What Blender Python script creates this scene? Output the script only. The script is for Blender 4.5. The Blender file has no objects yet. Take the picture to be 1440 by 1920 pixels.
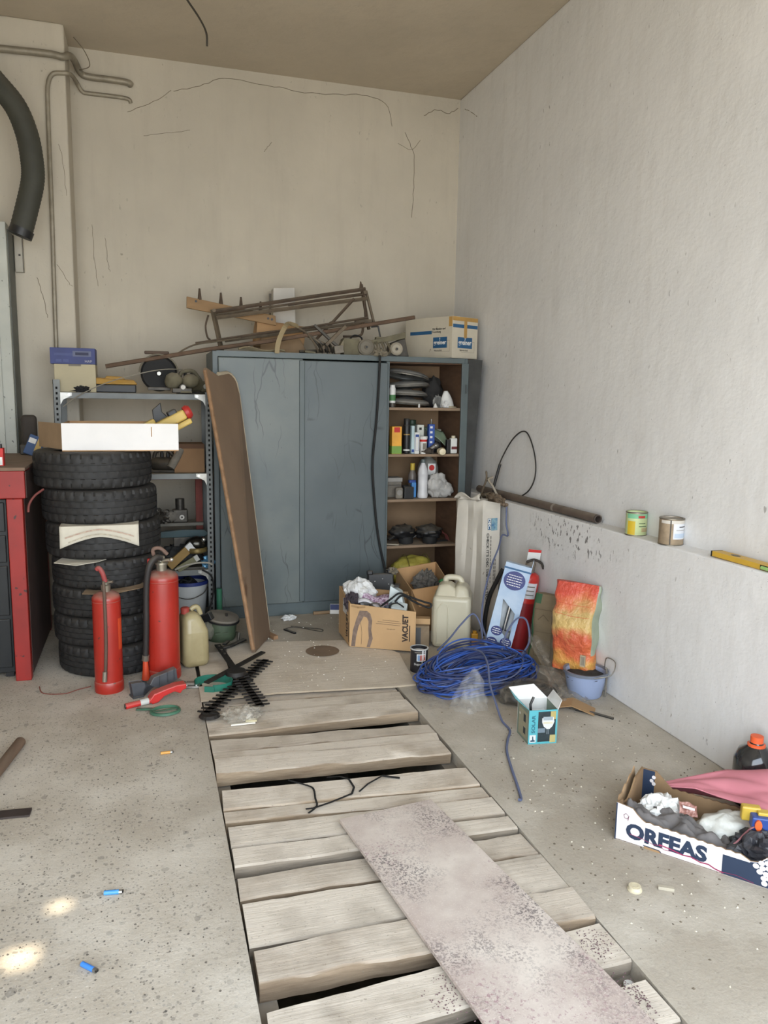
import bpy, bmesh, math, random
from math import sin, cos, pi, radians as R
from mathutils import Vector as V, Matrix, noise
random.seed(7)
S = bpy.context.scene
C = S.collection
# ---------------------------------------------------------------- camera
cam_d = bpy.data.cameras.new('camera'); cam = bpy.data.objects.new('camera', cam_d); C.objects.link(cam)
cam_d.sensor_fit = 'AUTO'; cam_d.sensor_width = 36.0; cam_d.lens = 27.316
cam_d.clip_start = 0.05
_p, _y, _r = R(8.56014), R(17.13102), R(0.94898)
_f = V((sin(_y)*cos(_p), cos(_y)*cos(_p), -sin(_p))); _rt = V((cos(_y), -sin(_y), 0)); _up = _rt.cross(_f)
_a = cos(_r)*_rt + sin(_r)*_up; _b = -sin(_r)*_rt + cos(_r)*_up
cam.matrix_world = Matrix(((_a.x, _b.x, -_f.x, 0), (_a.y, _b.y, -_f.y, 0), (_a.z, _b.z, -_f.z, 1.5), (0, 0, 0, 1)))
S.camera = cam
# ---------------------------------------------------------------- sky, sun, exposure
W = bpy.data.worlds.new('sky'); S.world = W; W.use_nodes = True
wn = W.node_tree.nodes; wl = W.node_tree.links
bgn = wn['Background']
tc = wn.new('ShaderNodeTexCoord'); sx = wn.new('ShaderNodeSeparateXYZ'); rp = wn.new('ShaderNodeValToRGB')
wl.new(tc.outputs['Generated'], sx.inputs[0]); wl.new(sx.outputs['Z'], rp.inputs[0]); wl.new(rp.outputs[0], bgn.inputs[0])
rp.color_ramp.elements[0].color = (0.88, 0.94, 1.0, 1); rp.color_ramp.elements[0].position = 0.0
rp.color_ramp.elements[1].color = (0.72, 0.84, 1.0, 1); rp.color_ramp.elements[1].position = 0.9
bgn.inputs[1].default_value = 1.0
sun_d = bpy.data.lights.new('sun', 'SUN'); sun = bpy.data.objects.new('sun', sun_d); C.objects.link(sun)
sun_d.energy = 1.5; sun_d.angle = R(0.9); sun_d.color = (1.0, 0.88, 0.68)
SUN_DIR = V((0.3, 1.0, -2.45)).normalized()          # the way the sunlight travels
sun.rotation_euler = SUN_DIR.to_track_quat('-Z', 'Y').to_euler()
portal_d = bpy.data.lights.new('doorway_portal', 'AREA'); portal = bpy.data.objects.new('doorway_portal', portal_d); C.objects.link(portal)
portal_d.shape = 'RECTANGLE'; portal_d.size = 4.0; portal_d.size_y = 2.95; portal_d.cycles.is_portal = True
portal.location = (0.2, -0.2, 1.48); portal.rotation_euler = (R(90), 0, 0)
S.view_settings.view_transform = 'Standard'; S.view_settings.look = 'None'
S.view_settings.exposure = 2.86; S.view_settings.gamma = 1.0; S.view_settings.use_curve_mapping = False
S.cycles.max_bounces = 10; S.cycles.diffuse_bounces = 6; S.cycles.use_denoising = True
S.cycles.sample_clamp_indirect = 6.0

# ---------------------------------------------------------------- helpers
def lin(c):
    return tuple(((x/255.0)/12.92 if x <= 10 else ((x/255.0+0.055)/1.055)**2.4) for x in c[:3]) + (1.0,)
MC = {}
def nodes(name):
    m = bpy.data.materials.new(name); m.use_nodes = True
    n = m.node_tree.nodes; return m, n, m.node_tree.links, n['Principled BSDF']
def mixc(n, l, fac, a, b, mode='MIX'):
    x = n.new('ShaderNodeMix'); x.data_type = 'RGBA'; x.blend_type = mode
    for sock, v in ((x.inputs[0], fac), (x.inputs[6], a), (x.inputs[7], b)):
        if hasattr(v, 'is_linked'): l.new(v, sock)
        else: sock.default_value = v
    return x.outputs[2]
def math_(n, l, op, a, b=0.0, clamp=False):
    x = n.new('ShaderNodeMath'); x.operation = op; x.use_clamp = clamp
    for i, v in enumerate((a, b)):
        if hasattr(v, 'is_linked'): l.new(v, x.inputs[i])
        else: x.inputs[i].default_value = v
    return x.outputs[0]
def ramp(n, l, f, p0, p1):
    x = n.new('ShaderNodeMapRange'); x.inputs[1].default_value = p0; x.inputs[2].default_value = p1
    l.new(f, x.inputs[0]); return x.outputs[0]
def coords(n, l, stretch=(1, 1, 1), world=False):
    if world:
        g = n.new('ShaderNodeNewGeometry'); src = g.outputs['Position']
    else:
        t = n.new('ShaderNodeTexCoord'); oi = n.new('ShaderNodeObjectInfo'); ad = n.new('ShaderNodeVectorMath'); ad.operation = 'ADD'
        ml = n.new('ShaderNodeMath'); ml.operation = 'MULTIPLY'; ml.inputs[1].default_value = 37.0
        l.new(oi.outputs['Random'], ml.inputs[0]); l.new(t.outputs['Object'], ad.inputs[0]); l.new(ml.outputs[0], ad.inputs[1]); src = ad.outputs[0]
    mp = n.new('ShaderNodeMapping'); mp.inputs['Scale'].default_value = stretch; l.new(src, mp.inputs['Vector'])
    return mp.outputs[0]
def noise_(n, l, co, scale, detail=3.0, rough=0.55):
    x = n.new('ShaderNodeTexNoise'); x.inputs['Scale'].default_value = scale; x.inputs['Detail'].default_value = detail
    x.inputs['Roughness'].default_value = rough; l.new(co, x.inputs['Vector']); return x.outputs['Fac']
def M(name, col, rough=0.6, metal=0.0, var=0.12, scale=9.0, bump=0.0, bscale=60.0, dust=0.0, stretch=(1, 1, 1), col2=None,
      spots=0.0, spotcol=(60, 52, 45), spotscale=40.0, dustcol=(150, 141, 126), trans=0.0, alpha=1.0, coat=0.0, lo=0.3, hi=0.7):
    if name in MC: return MC[name]
    m, n, l, b = nodes(name); MC[name] = m
    co = coords(n, l, stretch)
    f = ramp(n, l, noise_(n, l, co, scale, 4), lo, hi)
    c = lin(col)
    if col2 is None:
        lo_c = tuple(x*(1-var) for x in c[:3])+(1,); hi_c = tuple(min(1, x*(1+var)) for x in c[:3])+(1,)
    else: lo_c, hi_c = c, lin(col2)
    out = mixc(n, l, f, lo_c, hi_c)
    if spots:
        s = ramp(n, l, noise_(n, l, co, spotscale, 2), 0.72-0.2*spots, 0.76-0.2*spots)
        out = mixc(n, l, s, out, lin(spotcol))
    if dust:
        g = n.new('ShaderNodeNewGeometry'); sp = n.new('ShaderNodeSeparateXYZ'); l.new(g.outputs['Normal'], sp.inputs[0])
        d = math_(n, l, 'MULTIPLY', ramp(n, l, sp.outputs['Z'], 0.1, 0.9), dust)
        d = math_(n, l, 'MULTIPLY', d, ramp(n, l, noise_(n, l, co, 14, 3), 0.15, 0.6), True)
        out = mixc(n, l, d, out, lin(dustcol))
    l.new(out, b.inputs['Base Color']); b.inputs['Roughness'].default_value = rough; b.inputs['Metallic'].default_value = metal
    if trans: b.inputs['Transmission Weight'].default_value = trans
    if alpha < 1: b.inputs['Alpha'].default_value = alpha
    if coat: b.inputs['Coat Weight'].default_value = coat
    if bump:
        bp = n.new('ShaderNodeBump'); bp.inputs['Strength'].default_value = bump; bp.inputs['Distance'].default_value = 0.01
        l.new(noise_(n, l, co, bscale, 4), bp.inputs['Height']); l.new(bp.outputs[0], b.inputs['Normal'])
    return m

class MB:
    """collects shapes, then links them as one mesh object"""
    def __init__(s): s.v = []; s.f = []; s.m = []; s.k = 0
    def add(s, vs, fs, T=None):
        o = len(s.v)
        s.v += [tuple(T @ V(p)) if T else tuple(p) for p in vs]
        for q in fs: s.f.append(tuple(i+o for i in q)); s.m.append(s.k)
        return s
    def mat(s, k): s.k = k; return s
    def box(s, lo, hi, T=None):
        x0, y0, z0 = lo; x1, y1, z1 = hi
        return s.add([(x0,y0,z0),(x1,y0,z0),(x1,y1,z0),(x0,y1,z0),(x0,y0,z1),(x1,y0,z1),(x1,y1,z1),(x0,y1,z1)],
                     [(0,3,2,1),(4,5,6,7),(0,1,5,4),(1,2,6,5),(2,3,7,6),(3,0,4,7)], T)
    def cbox(s, c, d, T=None): return s.box([c[i]-d[i]/2 for i in range(3)], [c[i]+d[i]/2 for i in range(3)], T)
    def bar(s, a, b, w, h, up=(0, 0, 1)):
        """rectangular bar from a to b, w across, h along up"""
        a, b = V(a), V(b); d = (b-a); L = d.length; d.normalize(); u = V(up); sd = d.cross(u)
        if sd.length < 1e-4: sd = d.cross(V((1, 0, 0)))
        sd.normalize(); u = sd.cross(d)
        T = Matrix(((d.x, sd.x, u.x, a.x), (d.y, sd.y, u.y, a.y), (d.z, sd.z, u.z, a.z), (0, 0, 0, 1)))
        return s.box((0, -w/2, -h/2), (L, w/2, h/2), T)
    def hexa(s, p): return s.add(p, [(0,3,2,1),(4,5,6,7),(0,1,5,4),(1,2,6,5),(2,3,7,6),(3,0,4,7)])
    def prism(s, poly, y0, y1, T=None):
        """outline in x,z pushed from y0 to y1"""
        n = len(poly); vs = [(x, y0, z) for x, z in poly]+[(x, y1, z) for x, z in poly]
        return s.add(vs, [tuple(range(n)), tuple(range(2*n-1, n-1, -1))]+[(i, i+n, (i+1) % n+n, (i+1) % n) for i in range(n)], T)
    def tube(s, pts, r, n=8, caps=True, T=None, closed=False):
        pts = [V(p) for p in pts]; N = len(pts); rs = r if isinstance(r, (list, tuple)) else [r]*N
        up = V((0, 0, 1)); vs = []; prev = None
        for i, p in enumerate(pts):
            t = (pts[(i+1) % N]-pts[i-1]) if closed else (pts[min(i+1, N-1)]-pts[max(i-1, 0)])
            t.normalize()
            if prev is None:
                a = t.cross(up)
                if a.length < 1e-3: a = t.cross(V((1, 0, 0)))
            else: a = prev - t*prev.dot(t)
            a.normalize(); prev = a; b = t.cross(a)
            vs += [p+(a*cos(2*pi*j/n)+b*sin(2*pi*j/n))*rs[i] for j in range(n)]
        fs = []
        for i in range(N if closed else N-1):
            k = (i+1) % N
            fs += [(i*n+j, i*n+(j+1) % n, k*n+(j+1) % n, k*n+j) for j in range(n)]
        if caps and not closed: fs += [tuple(range(n-1, -1, -1)), tuple(range((N-1)*n, N*n))]
        return s.add(vs, fs, T)
    def lathe(s, prof, n=24, T=None, sx=1, sy=1, a0=0, a1=2*pi):
        full = abs(a1-a0-2*pi) < 1e-6; k = n if full else n+1
        vs = [(r*cos(a0+(a1-a0)*j/n)*sx, r*sin(a0+(a1-a0)*j/n)*sy, z) for r, z in prof for j in range(k)]
        fs = []
        for i in range(len(prof)-1):
            for j in range(n):
                q = (j+1) % k
                fs.append((i*k+j, i*k+q, (i+1)*k+q, (i+1)*k+j))
        return s.add(vs, fs, T)
    def grid(s, fn, nu, nv, T=None, wrap=False):
        vs = [fn(i/nu, j/nv) for j in range(nv+1) for i in range(nu+1)]
        return s.add(vs, [(j*(nu+1)+i, j*(nu+1)+i+1, (j+1)*(nu+1)+i+1, (j+1)*(nu+1)+i) for j in range(nv) for i in range(nu)], T)
    def blob(s, c, rad, amp=0.15, fr=3.0, n=16, seed=0, T=None, flat=None):
        """lumpy ball"""
        vs = []; fs = []
        for i in range(n+1):
            th = pi*i/n
            for j in range(2*n):
                ph = pi*j/n; d = V((sin(th)*cos(ph), sin(th)*sin(ph), cos(th)))
                k = 1+amp*noise.noise(d*fr+V((seed*7.3, seed*3.1, 0)))+amp*0.5*noise.noise(d*fr*2.3+V((seed, 0, 5)))
                p = V((d.x*rad[0]*k, d.y*rad[1]*k, d.z*rad[2]*k))+V(c)
                if flat is not None: p.z = max(p.z, flat)
                vs.append(p)
        for i in range(n):
            for j in range(2*n):
                a = i*2*n+j; b = i*2*n+(j+1) % (2*n); fs.append((a, a+2*n, b+2*n, b))
        return s.add(vs, fs, T)
    def build(s, name, mats, parent=None, loc=(0, 0, 0), rot=(0, 0, 0), smooth=None, bevel=0.0, seg=2, sub=0, solid=0.0):
        me = bpy.data.meshes.new(name); me.from_pydata(s.v, [], s.f)
        if not isinstance(mats, (list, tuple)): mats = [mats]
        for m in mats: me.materials.append(m)
        for p, k in zip(me.polygons, s.m): p.material_index = k
        bm = bmesh.new(); bm.from_mesh(me); bmesh.ops.remove_doubles(bm, verts=bm.verts, dist=1e-5)
        bmesh.ops.recalc_face_normals(bm, faces=bm.faces); bm.to_mesh(me); bm.free()
        o = bpy.data.objects.new(name, me); C.objects.link(o); o.location = loc; o.rotation_euler = rot
        if parent: o.parent = parent
        if smooth is not None:
            me.shade_smooth()
            if smooth > 0: me.set_sharp_from_angle(angle=R(smooth))
        if solid:
            md = o.modifiers.new('thick', 'SOLIDIFY'); md.thickness = solid; md.offset = 0
        if bevel:
            md = o.modifiers.new('edge', 'BEVEL'); md.width = bevel; md.segments = seg; md.limit_method = 'ANGLE'; md.angle_limit = R(40)
        if sub:
            md = o.modifiers.new('soft', 'SUBSURF'); md.levels = sub; md.render_levels = sub
        return o
def tag(o, label, cat, group=None, kind=None):
    o['label'] = label; o['category'] = cat
    if group: o['group'] = group
    if kind: o['kind'] = kind
    return o
def thing(name, label, cat, loc=(0, 0, 0), rot=(0, 0, 0), group=None):
    o = bpy.data.objects.new(name, None); C.objects.link(o); o.empty_display_size = 0.05
    o.location = loc; o.rotation_euler = rot if isinstance(rot, (tuple, list)) else (0, 0, rot)
    return tag(o, label, cat, group)
def struct(o): o['kind'] = 'structure'; return o
def lettering(s, size, mat, parent, loc, rot=(R(90), 0, 0), width=None, height=None, bold=0.0, name='lettering', align='CENTER', shear=0.0, ext=0.0003):
    cu = bpy.data.curves.new('t', 'FONT'); cu.body = s; cu.size = size; cu.align_x = align; cu.align_y = 'CENTER'; cu.extrude = ext; cu.offset = bold; cu.shear = shear
    cu.resolution_u = 3
    to = bpy.data.objects.new('t', cu); me = bpy.data.meshes.new_from_object(to)
    bpy.data.objects.remove(to); bpy.data.curves.remove(cu)
    xs = [v.co.x for v in me.vertices]; ys = [v.co.y for v in me.vertices]
    kx = width/(max(xs)-min(xs)) if width else 1; ky = height/(max(ys)-min(ys)) if height else (kx if width else 1)
    cx = (max(xs)+min(xs))/2 if align == 'CENTER' else 0; cy = (max(ys)+min(ys))/2
    for v in me.vertices: v.co.x = (v.co.x-cx)*kx; v.co.y = (v.co.y-cy)*ky
    me.materials.clear(); me.materials.append(mat); me.name = name
    o = bpy.data.objects.new(name, me); C.objects.link(o); o.parent = parent; o.location = loc; o.rotation_euler = rot
    return o
def smoothpath(pts, k=6, closed=False):
    pts = [V(p) for p in pts]; N = len(pts); out = []
    for i in range(N if closed else N-1):
        p0 = pts[(i-1) % N] if closed else pts[max(i-1, 0)]; p1 = pts[i]; p2 = pts[(i+1) % N]; p3 = pts[(i+2) % N] if closed else pts[min(i+2, N-1)]
        for j in range(k):
            t = j/k
            out.append(0.5*((2*p1)+(p2-p0)*t+(2*p0-5*p1+4*p2-p3)*t*t+(3*p1-p0-3*p2+p3)*t**3))
    if not closed: out.append(pts[-1])
    return out
def tubething(name, pts, r, mat, label, cat, n=8, k=6, group=None, closed=False):
    b = MB().tube(smoothpath(pts, k, closed), r, n, closed=closed); return tag(b.build(name, mat, smooth=50), label, cat, group)
def Tm(loc=(0, 0, 0), rot=(0, 0, 0), sc=(1, 1, 1)):
    from mathutils import Euler
    return Matrix.Translation(loc) @ Euler(rot).to_matrix().to_4x4() @ Matrix.Diagonal((*sc, 1))

# ---------------------------------------------------------------- setting materials
def wall_mat(name, base, specks=0.5, smudge=0.3):
    m, n, l, b = nodes(name); co = coords(n, l, world=True)
    c = lin(base)
    f = ramp(n, l, noise_(n, l, co, 1.3, 5, 0.6), 0.35, 0.7)
    out = mixc(n, l, f, tuple(x*(1-smudge*0.45) for x in c[:3])+(1,), c)
    cs = coords(n, l, (5, 5, 0.6), True)
    f2 = ramp(n, l, noise_(n, l, cs, 2.6, 5, 0.65), 0.5, 0.78)
    out = mixc(n, l, math_(n, l, 'MULTIPLY', f2, 0.28 if specks < 0.7 else 0.16), out, lin((168, 160, 146)))
    cst = coords(n, l, (1, 1, 0.45), True)
    sp = noise_(n, l, cst, 42, 2, 0.5); mk = ramp(n, l, noise_(n, l, co, 2.2, 3), 0.45, 0.72)
    s = math_(n, l, 'MULTIPLY', ramp(n, l, sp, 0.70, 0.74), mk)
    out = mixc(n, l, math_(n, l, 'MULTIPLY', s, specks), out, lin((88, 80, 68)))
    if specks > 0.7:                                                     # scuffs and dirt dots on the plinth by the pipe end
        sx_ = n.new('ShaderNodeSeparateXYZ'); l.new(co, sx_.inputs[0])
        dy = math_(n, l, 'POWER', math_(n, l, 'DIVIDE', math_(n, l, 'SUBTRACT', sx_.outputs['Y'], 3.75), 0.42), 2.0)
        dz = math_(n, l, 'POWER', math_(n, l, 'DIVIDE', math_(n, l, 'SUBTRACT', sx_.outputs['Z'], 0.74), 0.11), 2.0)
        mk3 = ramp(n, l, math_(n, l, 'ADD', dy, dz), 1.6, 0.3)
        d3 = ramp(n, l, noise_(n, l, coords(n, l, (1, 1, .55), True), 48, 2, 0.5), 0.60, 0.64)
        out = mixc(n, l, math_(n, l, 'MULTIPLY', math_(n, l, 'MULTIPLY', d3, mk3), 0.8), out, lin((84, 78, 72)))
    sp2 = ramp(n, l, noise_(n, l, co, 95, 2, 0.5), 0.735, 0.76)
    out = mixc(n, l, math_(n, l, 'MULTIPLY', sp2, specks*0.6), out, lin((70, 64, 56)))
    l.new(out, b.inputs['Base Color']); b.inputs['Roughness'].default_value = 0.9
    bp = n.new('ShaderNodeBump'); bp.inputs['Strength'].default_value = 0.35; bp.inputs['Distance'].default_value = 0.02
    l.new(noise_(n, l, co, 7, 6, 0.6), bp.inputs['Height']); l.new(bp.outputs[0], b.inputs['Normal'])
    return m
def floor_mat():
    m, n, l, b = nodes('concrete_floor'); co = coords(n, l, world=True)
    f = ramp(n, l, noise_(n, l, co, 1.6, 5, 0.6), 0.35, 0.68)
    out = mixc(n, l, f, lin((172, 162, 146)), lin((204, 196, 182)))
    g = n.new('ShaderNodeSeparateXYZ'); l.new(co, g.inputs[0])
    left = ramp(n, l, g.outputs['X'], 0.35, 0.0)                       # the left slab is worn down to its gravel
    out = mixc(n, l, math_(n, l, 'MULTIPLY', math_(n, l, 'SUBTRACT', 1.0, left), 0.30), out, lin((138, 130, 116)))   # the right slab is greyer
    def peb(scale, d, c0, c1, amt, masklo):
        nonlocal out
        w = n.new('ShaderNodeTexNoise'); w.inputs['Scale'].default_value = scale*0.8; l.new(co, w.inputs['Vector'])
        wv = n.new('ShaderNodeVectorMath'); wv.operation = 'MULTIPLY_ADD'; l.new(w.outputs['Color'], wv.inputs[0]); wv.inputs[1].default_value = (0.6/scale,)*3; l.new(co, wv.inputs[2])
        v = n.new('ShaderNodeTexVoronoi'); v.inputs['Scale'].default_value = scale; l.new(wv.outputs[0], v.inputs['Vector'])
        sc = n.new('ShaderNodeSeparateColor'); l.new(v.outputs['Color'], sc.inputs[0])
        size = math_(n, l, 'MULTIPLY', sc.outputs[0], d)
        k = math_(n, l, 'GREATER_THAN', math_(n, l, 'SUBTRACT', size, v.outputs['Distance']), 0.0)
        k = math_(n, l, 'MULTIPLY', k, math_(n, l, 'GREATER_THAN', sc.outputs[1], masklo))
        k = math_(n, l, 'MULTIPLY', k, amt)
        k = math_(n, l, 'MULTIPLY', k, math_(n, l, 'ADD', math_(n, l, 'MULTIPLY', left, 0.75), 0.25))
        out = mixc(n, l, k, out, mixc(n, l, sc.outputs[2], lin(c0), lin(c1)))
    peb(26, 0.36, (96, 92, 86), (176, 168, 154), 0.6, 0.84)
    peb(60, 0.42, (84, 80, 74), (196, 188, 172), 0.6, 0.6)
    peb(130, 0.5, (84, 78, 70), (212, 206, 194), 0.75, 0.45)
    d = ramp(n, l, noise_(n, l, co, 3.2, 4), 0.5, 0.72)
    out = mixc(n, l, math_(n, l, 'MULTIPLY', d, 0.45), out, lin((208, 201, 188)))
    fine = ramp(n, l, noise_(n, l, co, 160, 2), 0.3, 0.7)
    out = mixc(n, l, math_(n, l, 'MULTIPLY', fine, 0.14), out, lin((104, 98, 88)))
    l.new(out, b.inputs['Base Color']); b.inputs['Roughness'].default_value = 0.88
    bp = n.new('ShaderNodeBump'); bp.inputs['Strength'].default_value = 0.35; bp.inputs['Distance'].default_value = 0.008
    l.new(noise_(n, l, co, 55, 5, 0.65), bp.inputs['Height']); l.new(bp.outputs[0], b.inputs['Normal'])
    return m
WALL = wall_mat('wall_paint', (198, 190, 174)); WALLR = wall_mat('wall_paint_daylit', (226, 225, 223), 0.8, 0.22)  # same paint: the right wall's stronger daylight is put into a paler colour
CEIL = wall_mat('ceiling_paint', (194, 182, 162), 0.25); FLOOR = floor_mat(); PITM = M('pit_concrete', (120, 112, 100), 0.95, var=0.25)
DIRT = M('outside_concrete', (170, 165, 155), 0.9)

# ---------------------------------------------------------------- the room
b = MB()
b.box((-2.6, -0.25, -0.05), (0.228, 5.9, 0)); b.box((1.222, -0.25, -0.05), (2.6, 5.9, 0))
b.box((0.228, -0.25, -0.05), (1.222, 1.2, 0)); b.box((0.228, 4.45, -0.05), (1.222, 5.9, 0))
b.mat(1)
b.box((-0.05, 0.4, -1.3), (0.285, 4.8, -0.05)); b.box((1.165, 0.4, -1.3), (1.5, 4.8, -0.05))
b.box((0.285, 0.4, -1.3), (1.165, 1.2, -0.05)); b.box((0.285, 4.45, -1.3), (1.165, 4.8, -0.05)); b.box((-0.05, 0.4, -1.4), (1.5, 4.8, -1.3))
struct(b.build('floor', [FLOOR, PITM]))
wall_back = struct(MB().box((-2.6, 5.8, 0), (2.6, 6.0, 3.7)).build('wall_back', WALL))
pil = struct(MB().box((-1.5, 5.47, 0), (-0.405, 5.81, 3.7)).build('trim_1', WALL, bevel=0.012, seg=3))
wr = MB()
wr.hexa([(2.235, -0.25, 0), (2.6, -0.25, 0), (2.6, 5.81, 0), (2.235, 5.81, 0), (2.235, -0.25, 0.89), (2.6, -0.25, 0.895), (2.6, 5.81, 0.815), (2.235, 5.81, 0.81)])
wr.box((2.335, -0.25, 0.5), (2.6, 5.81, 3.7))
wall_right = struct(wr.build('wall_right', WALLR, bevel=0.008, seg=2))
struct(MB().box((-2.7, -0.25, 0), (-2.5, 6.0, 3.7)).build('wall_left', WALL))
# roof slab with two unseen gaps added to put sun spots on the floor
def sunhole(x, y, r):
    t = 3.7/-SUN_DIR.z; return (x-SUN_DIR.x*t, y-SUN_DIR.y*t, r)
def slab_with_gaps(mb, x0, x1, y0, y1, gaps):
    xs = sorted({x0, x1, *[h[0]-h[2] for h in gaps], *[h[0]+h[2] for h in gaps]})
    for i in range(len(xs)-1):
        a, c = xs[i], xs[i+1]; yy = y0
        for h in sorted([h for h in gaps if h[0]-h[2] <= a+1e-6 and h[0]+h[2] >= c-1e-6], key=lambda h: h[1]):
            mb.box((a, yy, 3.7), (c, h[1]-h[2], 3.72)); yy = h[1]+h[2]
        mb.box((a, yy, 3.7), (c, y1, 3.72))
ce = MB(); slab_with_gaps(ce, -2.7, 2.6, -0.25, 6.0, [sunhole(-0.36, 2.06, 0.042), sunhole(-0.28, 2.26, 0.026)])
struct(ce.build('ceiling', CEIL))
# front wall behind the camera with a wide open garage doorway
FY = -0.15
wf = MB(); wf.box((-2.6, FY-0.1, 0), (-1.8, FY, 3.7)); wf.box((-1.8, FY-0.1, 2.95), (2.22, FY, 3.7)); wf.box((2.22, FY-0.1, 0), (2.6, FY, 3.7))
struct(wf.build('wall_front', WALL))
struct(MB().box((-8, -14, -0.12), (8, -0.25, -0.02)).build('bounce_ground', DIRT))  # unseen ground added outside to bounce warm light onto the ceiling
# ---------------------------------------------------------------- planks over the pit
def plank_mat(name, c0, c1, dust=0.55):
    m, n, l, b = nodes(name); co = coords(n, l)
    g = coords(n, l, (1.2, 14, 14)); f = ramp(n, l, noise_(n, l, g, 3.0, 6, 0.65), 0.3, 0.72)
    out = mixc(n, l, f, lin(c0), lin(c1))
    st = ramp(n, l, noise_(n, l, coords(n, l, (1, 2.2, 2)), 2.2, 4), 0.52, 0.72)
    out = mixc(n, l, math_(n, l, 'MULTIPLY', st, 0.5), out, lin((138, 118, 92)))
    ge = n.new('ShaderNodeNewGeometry'); sp = n.new('ShaderNodeSeparateXYZ'); l.new(ge.outputs['Normal'], sp.inputs[0])
    d = math_(n, l, 'MULTIPLY', ramp(n, l, sp.outputs['Z'], 0.5, 0.95), dust)
    d = math_(n, l, 'MULTIPLY', d, ramp(n, l, noise_(n, l, co, 5, 4), 0.12, 0.55), True)
    out = mixc(n, l, d, out, lin((213, 203, 188)))
    k = ramp(n, l, noise_(n, l, co, 120, 2), 0.66, 0.72)
    out = mixc(n, l, math_(n, l, 'MULTIPLY', k, 0.5), out, lin((120, 110, 96)))
    l.new(out, b.inputs['Base Color']); b.inputs['Roughness'].default_value = 0.88
    bp = n.new('ShaderNodeBump'); bp.inputs['Strength'].default_value = 0.5; bp.inputs['Distance'].default_value = 0.006
    l.new(noise_(n, l, g, 4.0, 6, 0.7), bp.inputs['Height']); l.new(bp.outputs[0], b.inputs['Normal'])
    return m
PLK = [plank_mat('plank_wood_pale', (112, 94, 74), (156, 138, 114), .92), plank_mat('plank_wood_grey', (104, 94, 80), (150, 138, 122), .86),
       plank_mat('plank_wood_dark', (96, 80, 62), (140, 122, 100), .72)]
def plank(BL, BR, FL, FR, zt, th, mat, label, rag=0.004, cat='plank', name='wooden_plank', group='loose planks over the pit', seed=0, tilt=0.0):
    cx = (BL[0]+BR[0]+FL[0]+FR[0])/4; cy = (BL[1]+BR[1]+FL[1]+FR[1])/4
    N = 22; b = MB(); vs = []
    for i in range(N+1):
        t = i/N
        B = V((BL[0]+(BR[0]-BL[0])*t, BL[1]+(BR[1]-BL[1])*t)); F = V((FL[0]+(FR[0]-FL[0])*t, FL[1]+(FR[1]-FL[1])*t))
        j = lambda q: noise.noise(V((t*6, q*5.1, seed*3.7)))*rag + noise.noise(V((t*19, q*5.1, seed*3.7)))*rag*0.6
        zz = zt + tilt*(t-0.5) + noise.noise(V((t*2.5, seed*2.9, 1)))*rag*0.6
        c = 0.006
        ring = [(B.x, B.y+j(1), zz-c), (B.x, B.y-c+j(1), zz), (F.x, F.y+c+j(2)*1.4, zz), (F.x, F.y+j(2)*1.4, zz-c+j(4)*0.4),
                (F.x, F.y+j(3), zz-th*0.6), (F.x, F.y+0.004+j(3), zz-th), (B.x, B.y, zz-th)]
        vs += [(x-cx, y-cy, z-zt+th) for x, y, z in ring]
    k = 7; fs = [tuple(range(k))[::-1], tuple(range(N*k, N*k+k))]
    for i in range(N):
        fs += [(i*k+q, i*k+(q+1) % k, (i+1)*k+(q+1) % k, (i+1)*k+q) for q in range(k)]
    b.add(vs, fs)
    return tag(b.build(name, mat, loc=(cx, cy, zt-th), smooth=35), label, cat, group)
PL = [
 ((.235,3.672),(1.210,3.618),(.235,3.532),(1.204,3.500), -.004,.040,0,'narrow pale plank next to the dusty sheet, under the toothed blades'),
 ((.232,3.524),(1.205,3.494),(.232,3.322),(1.212,3.322), .004,.046,0,'wide dusty plank second from the sheet, clear plastic lump on its left end'),
 ((.235,3.288),(1.217,3.204),(.235,3.166),(1.219,3.110), -.005,.044,2,'plank with torn splintered back edge, third from the sheet'),
 ((.235,3.160),(1.219,3.104),(.236,3.094),(1.206,3.020), -.003,.044,0,'very narrow strip of plank, fourth from the sheet'),
 ((.236,3.081),(1.200,3.008),(.232,2.938),(1.202,2.880), .007,.050,0,'thick plank with rough front edge behind the widest dark gap'),
 ((.242,2.826),(1.213,2.752),(.234,2.681),(1.214,2.604), .000,.045,0,'pale plank just in front of the widest dark gap, black straps across it'),
 ((.234,2.676),(1.215,2.598),(.234,2.600),(1.215,2.514), -.004,.045,0,'narrow plank under the tip of the black straps'),
 ((.238,2.562),(1.215,2.506),(.236,2.434),(1.215,2.380), .002,.045,1,'grey plank with a short dark crack, touching the top edge of the speckled board'),
 ((.237,2.421),(1.215,2.367),(.235,2.316),(1.215,2.282), .004,.048,1,'pale grey plank crossed by the upper corner of the speckled board'),
 ((.238,2.272),(1.215,2.266),(.234,2.164),(1.220,2.136), -.008,.046,2,'weathered narrow plank with brown stained right end and chipped front edge'),
 ((.237,2.133),(1.220,2.128),(.234,1.948),(1.222,1.938), -.002,.045,1,'widest clean pale plank, halfway along the speckled board'),
 ((.242,1.926),(1.220,1.932),(.240,1.790),(1.215,1.780), .008,.055,2,'thick grey weathered plank with bare orange wood on its front edge'),
 ((.245,1.706),(1.215,1.772),(.236,1.556),(1.220,1.612), .000,.048,1,'grey plank in front of the wedge shaped dark gap, reddish crumbs on it'),
 ((.245,1.500),(1.214,1.549),(.240,1.360),(1.218,1.408), -.003,.045,1,'nearest plank at the bottom edge of the picture, mostly under the speckled board'),
]
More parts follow.
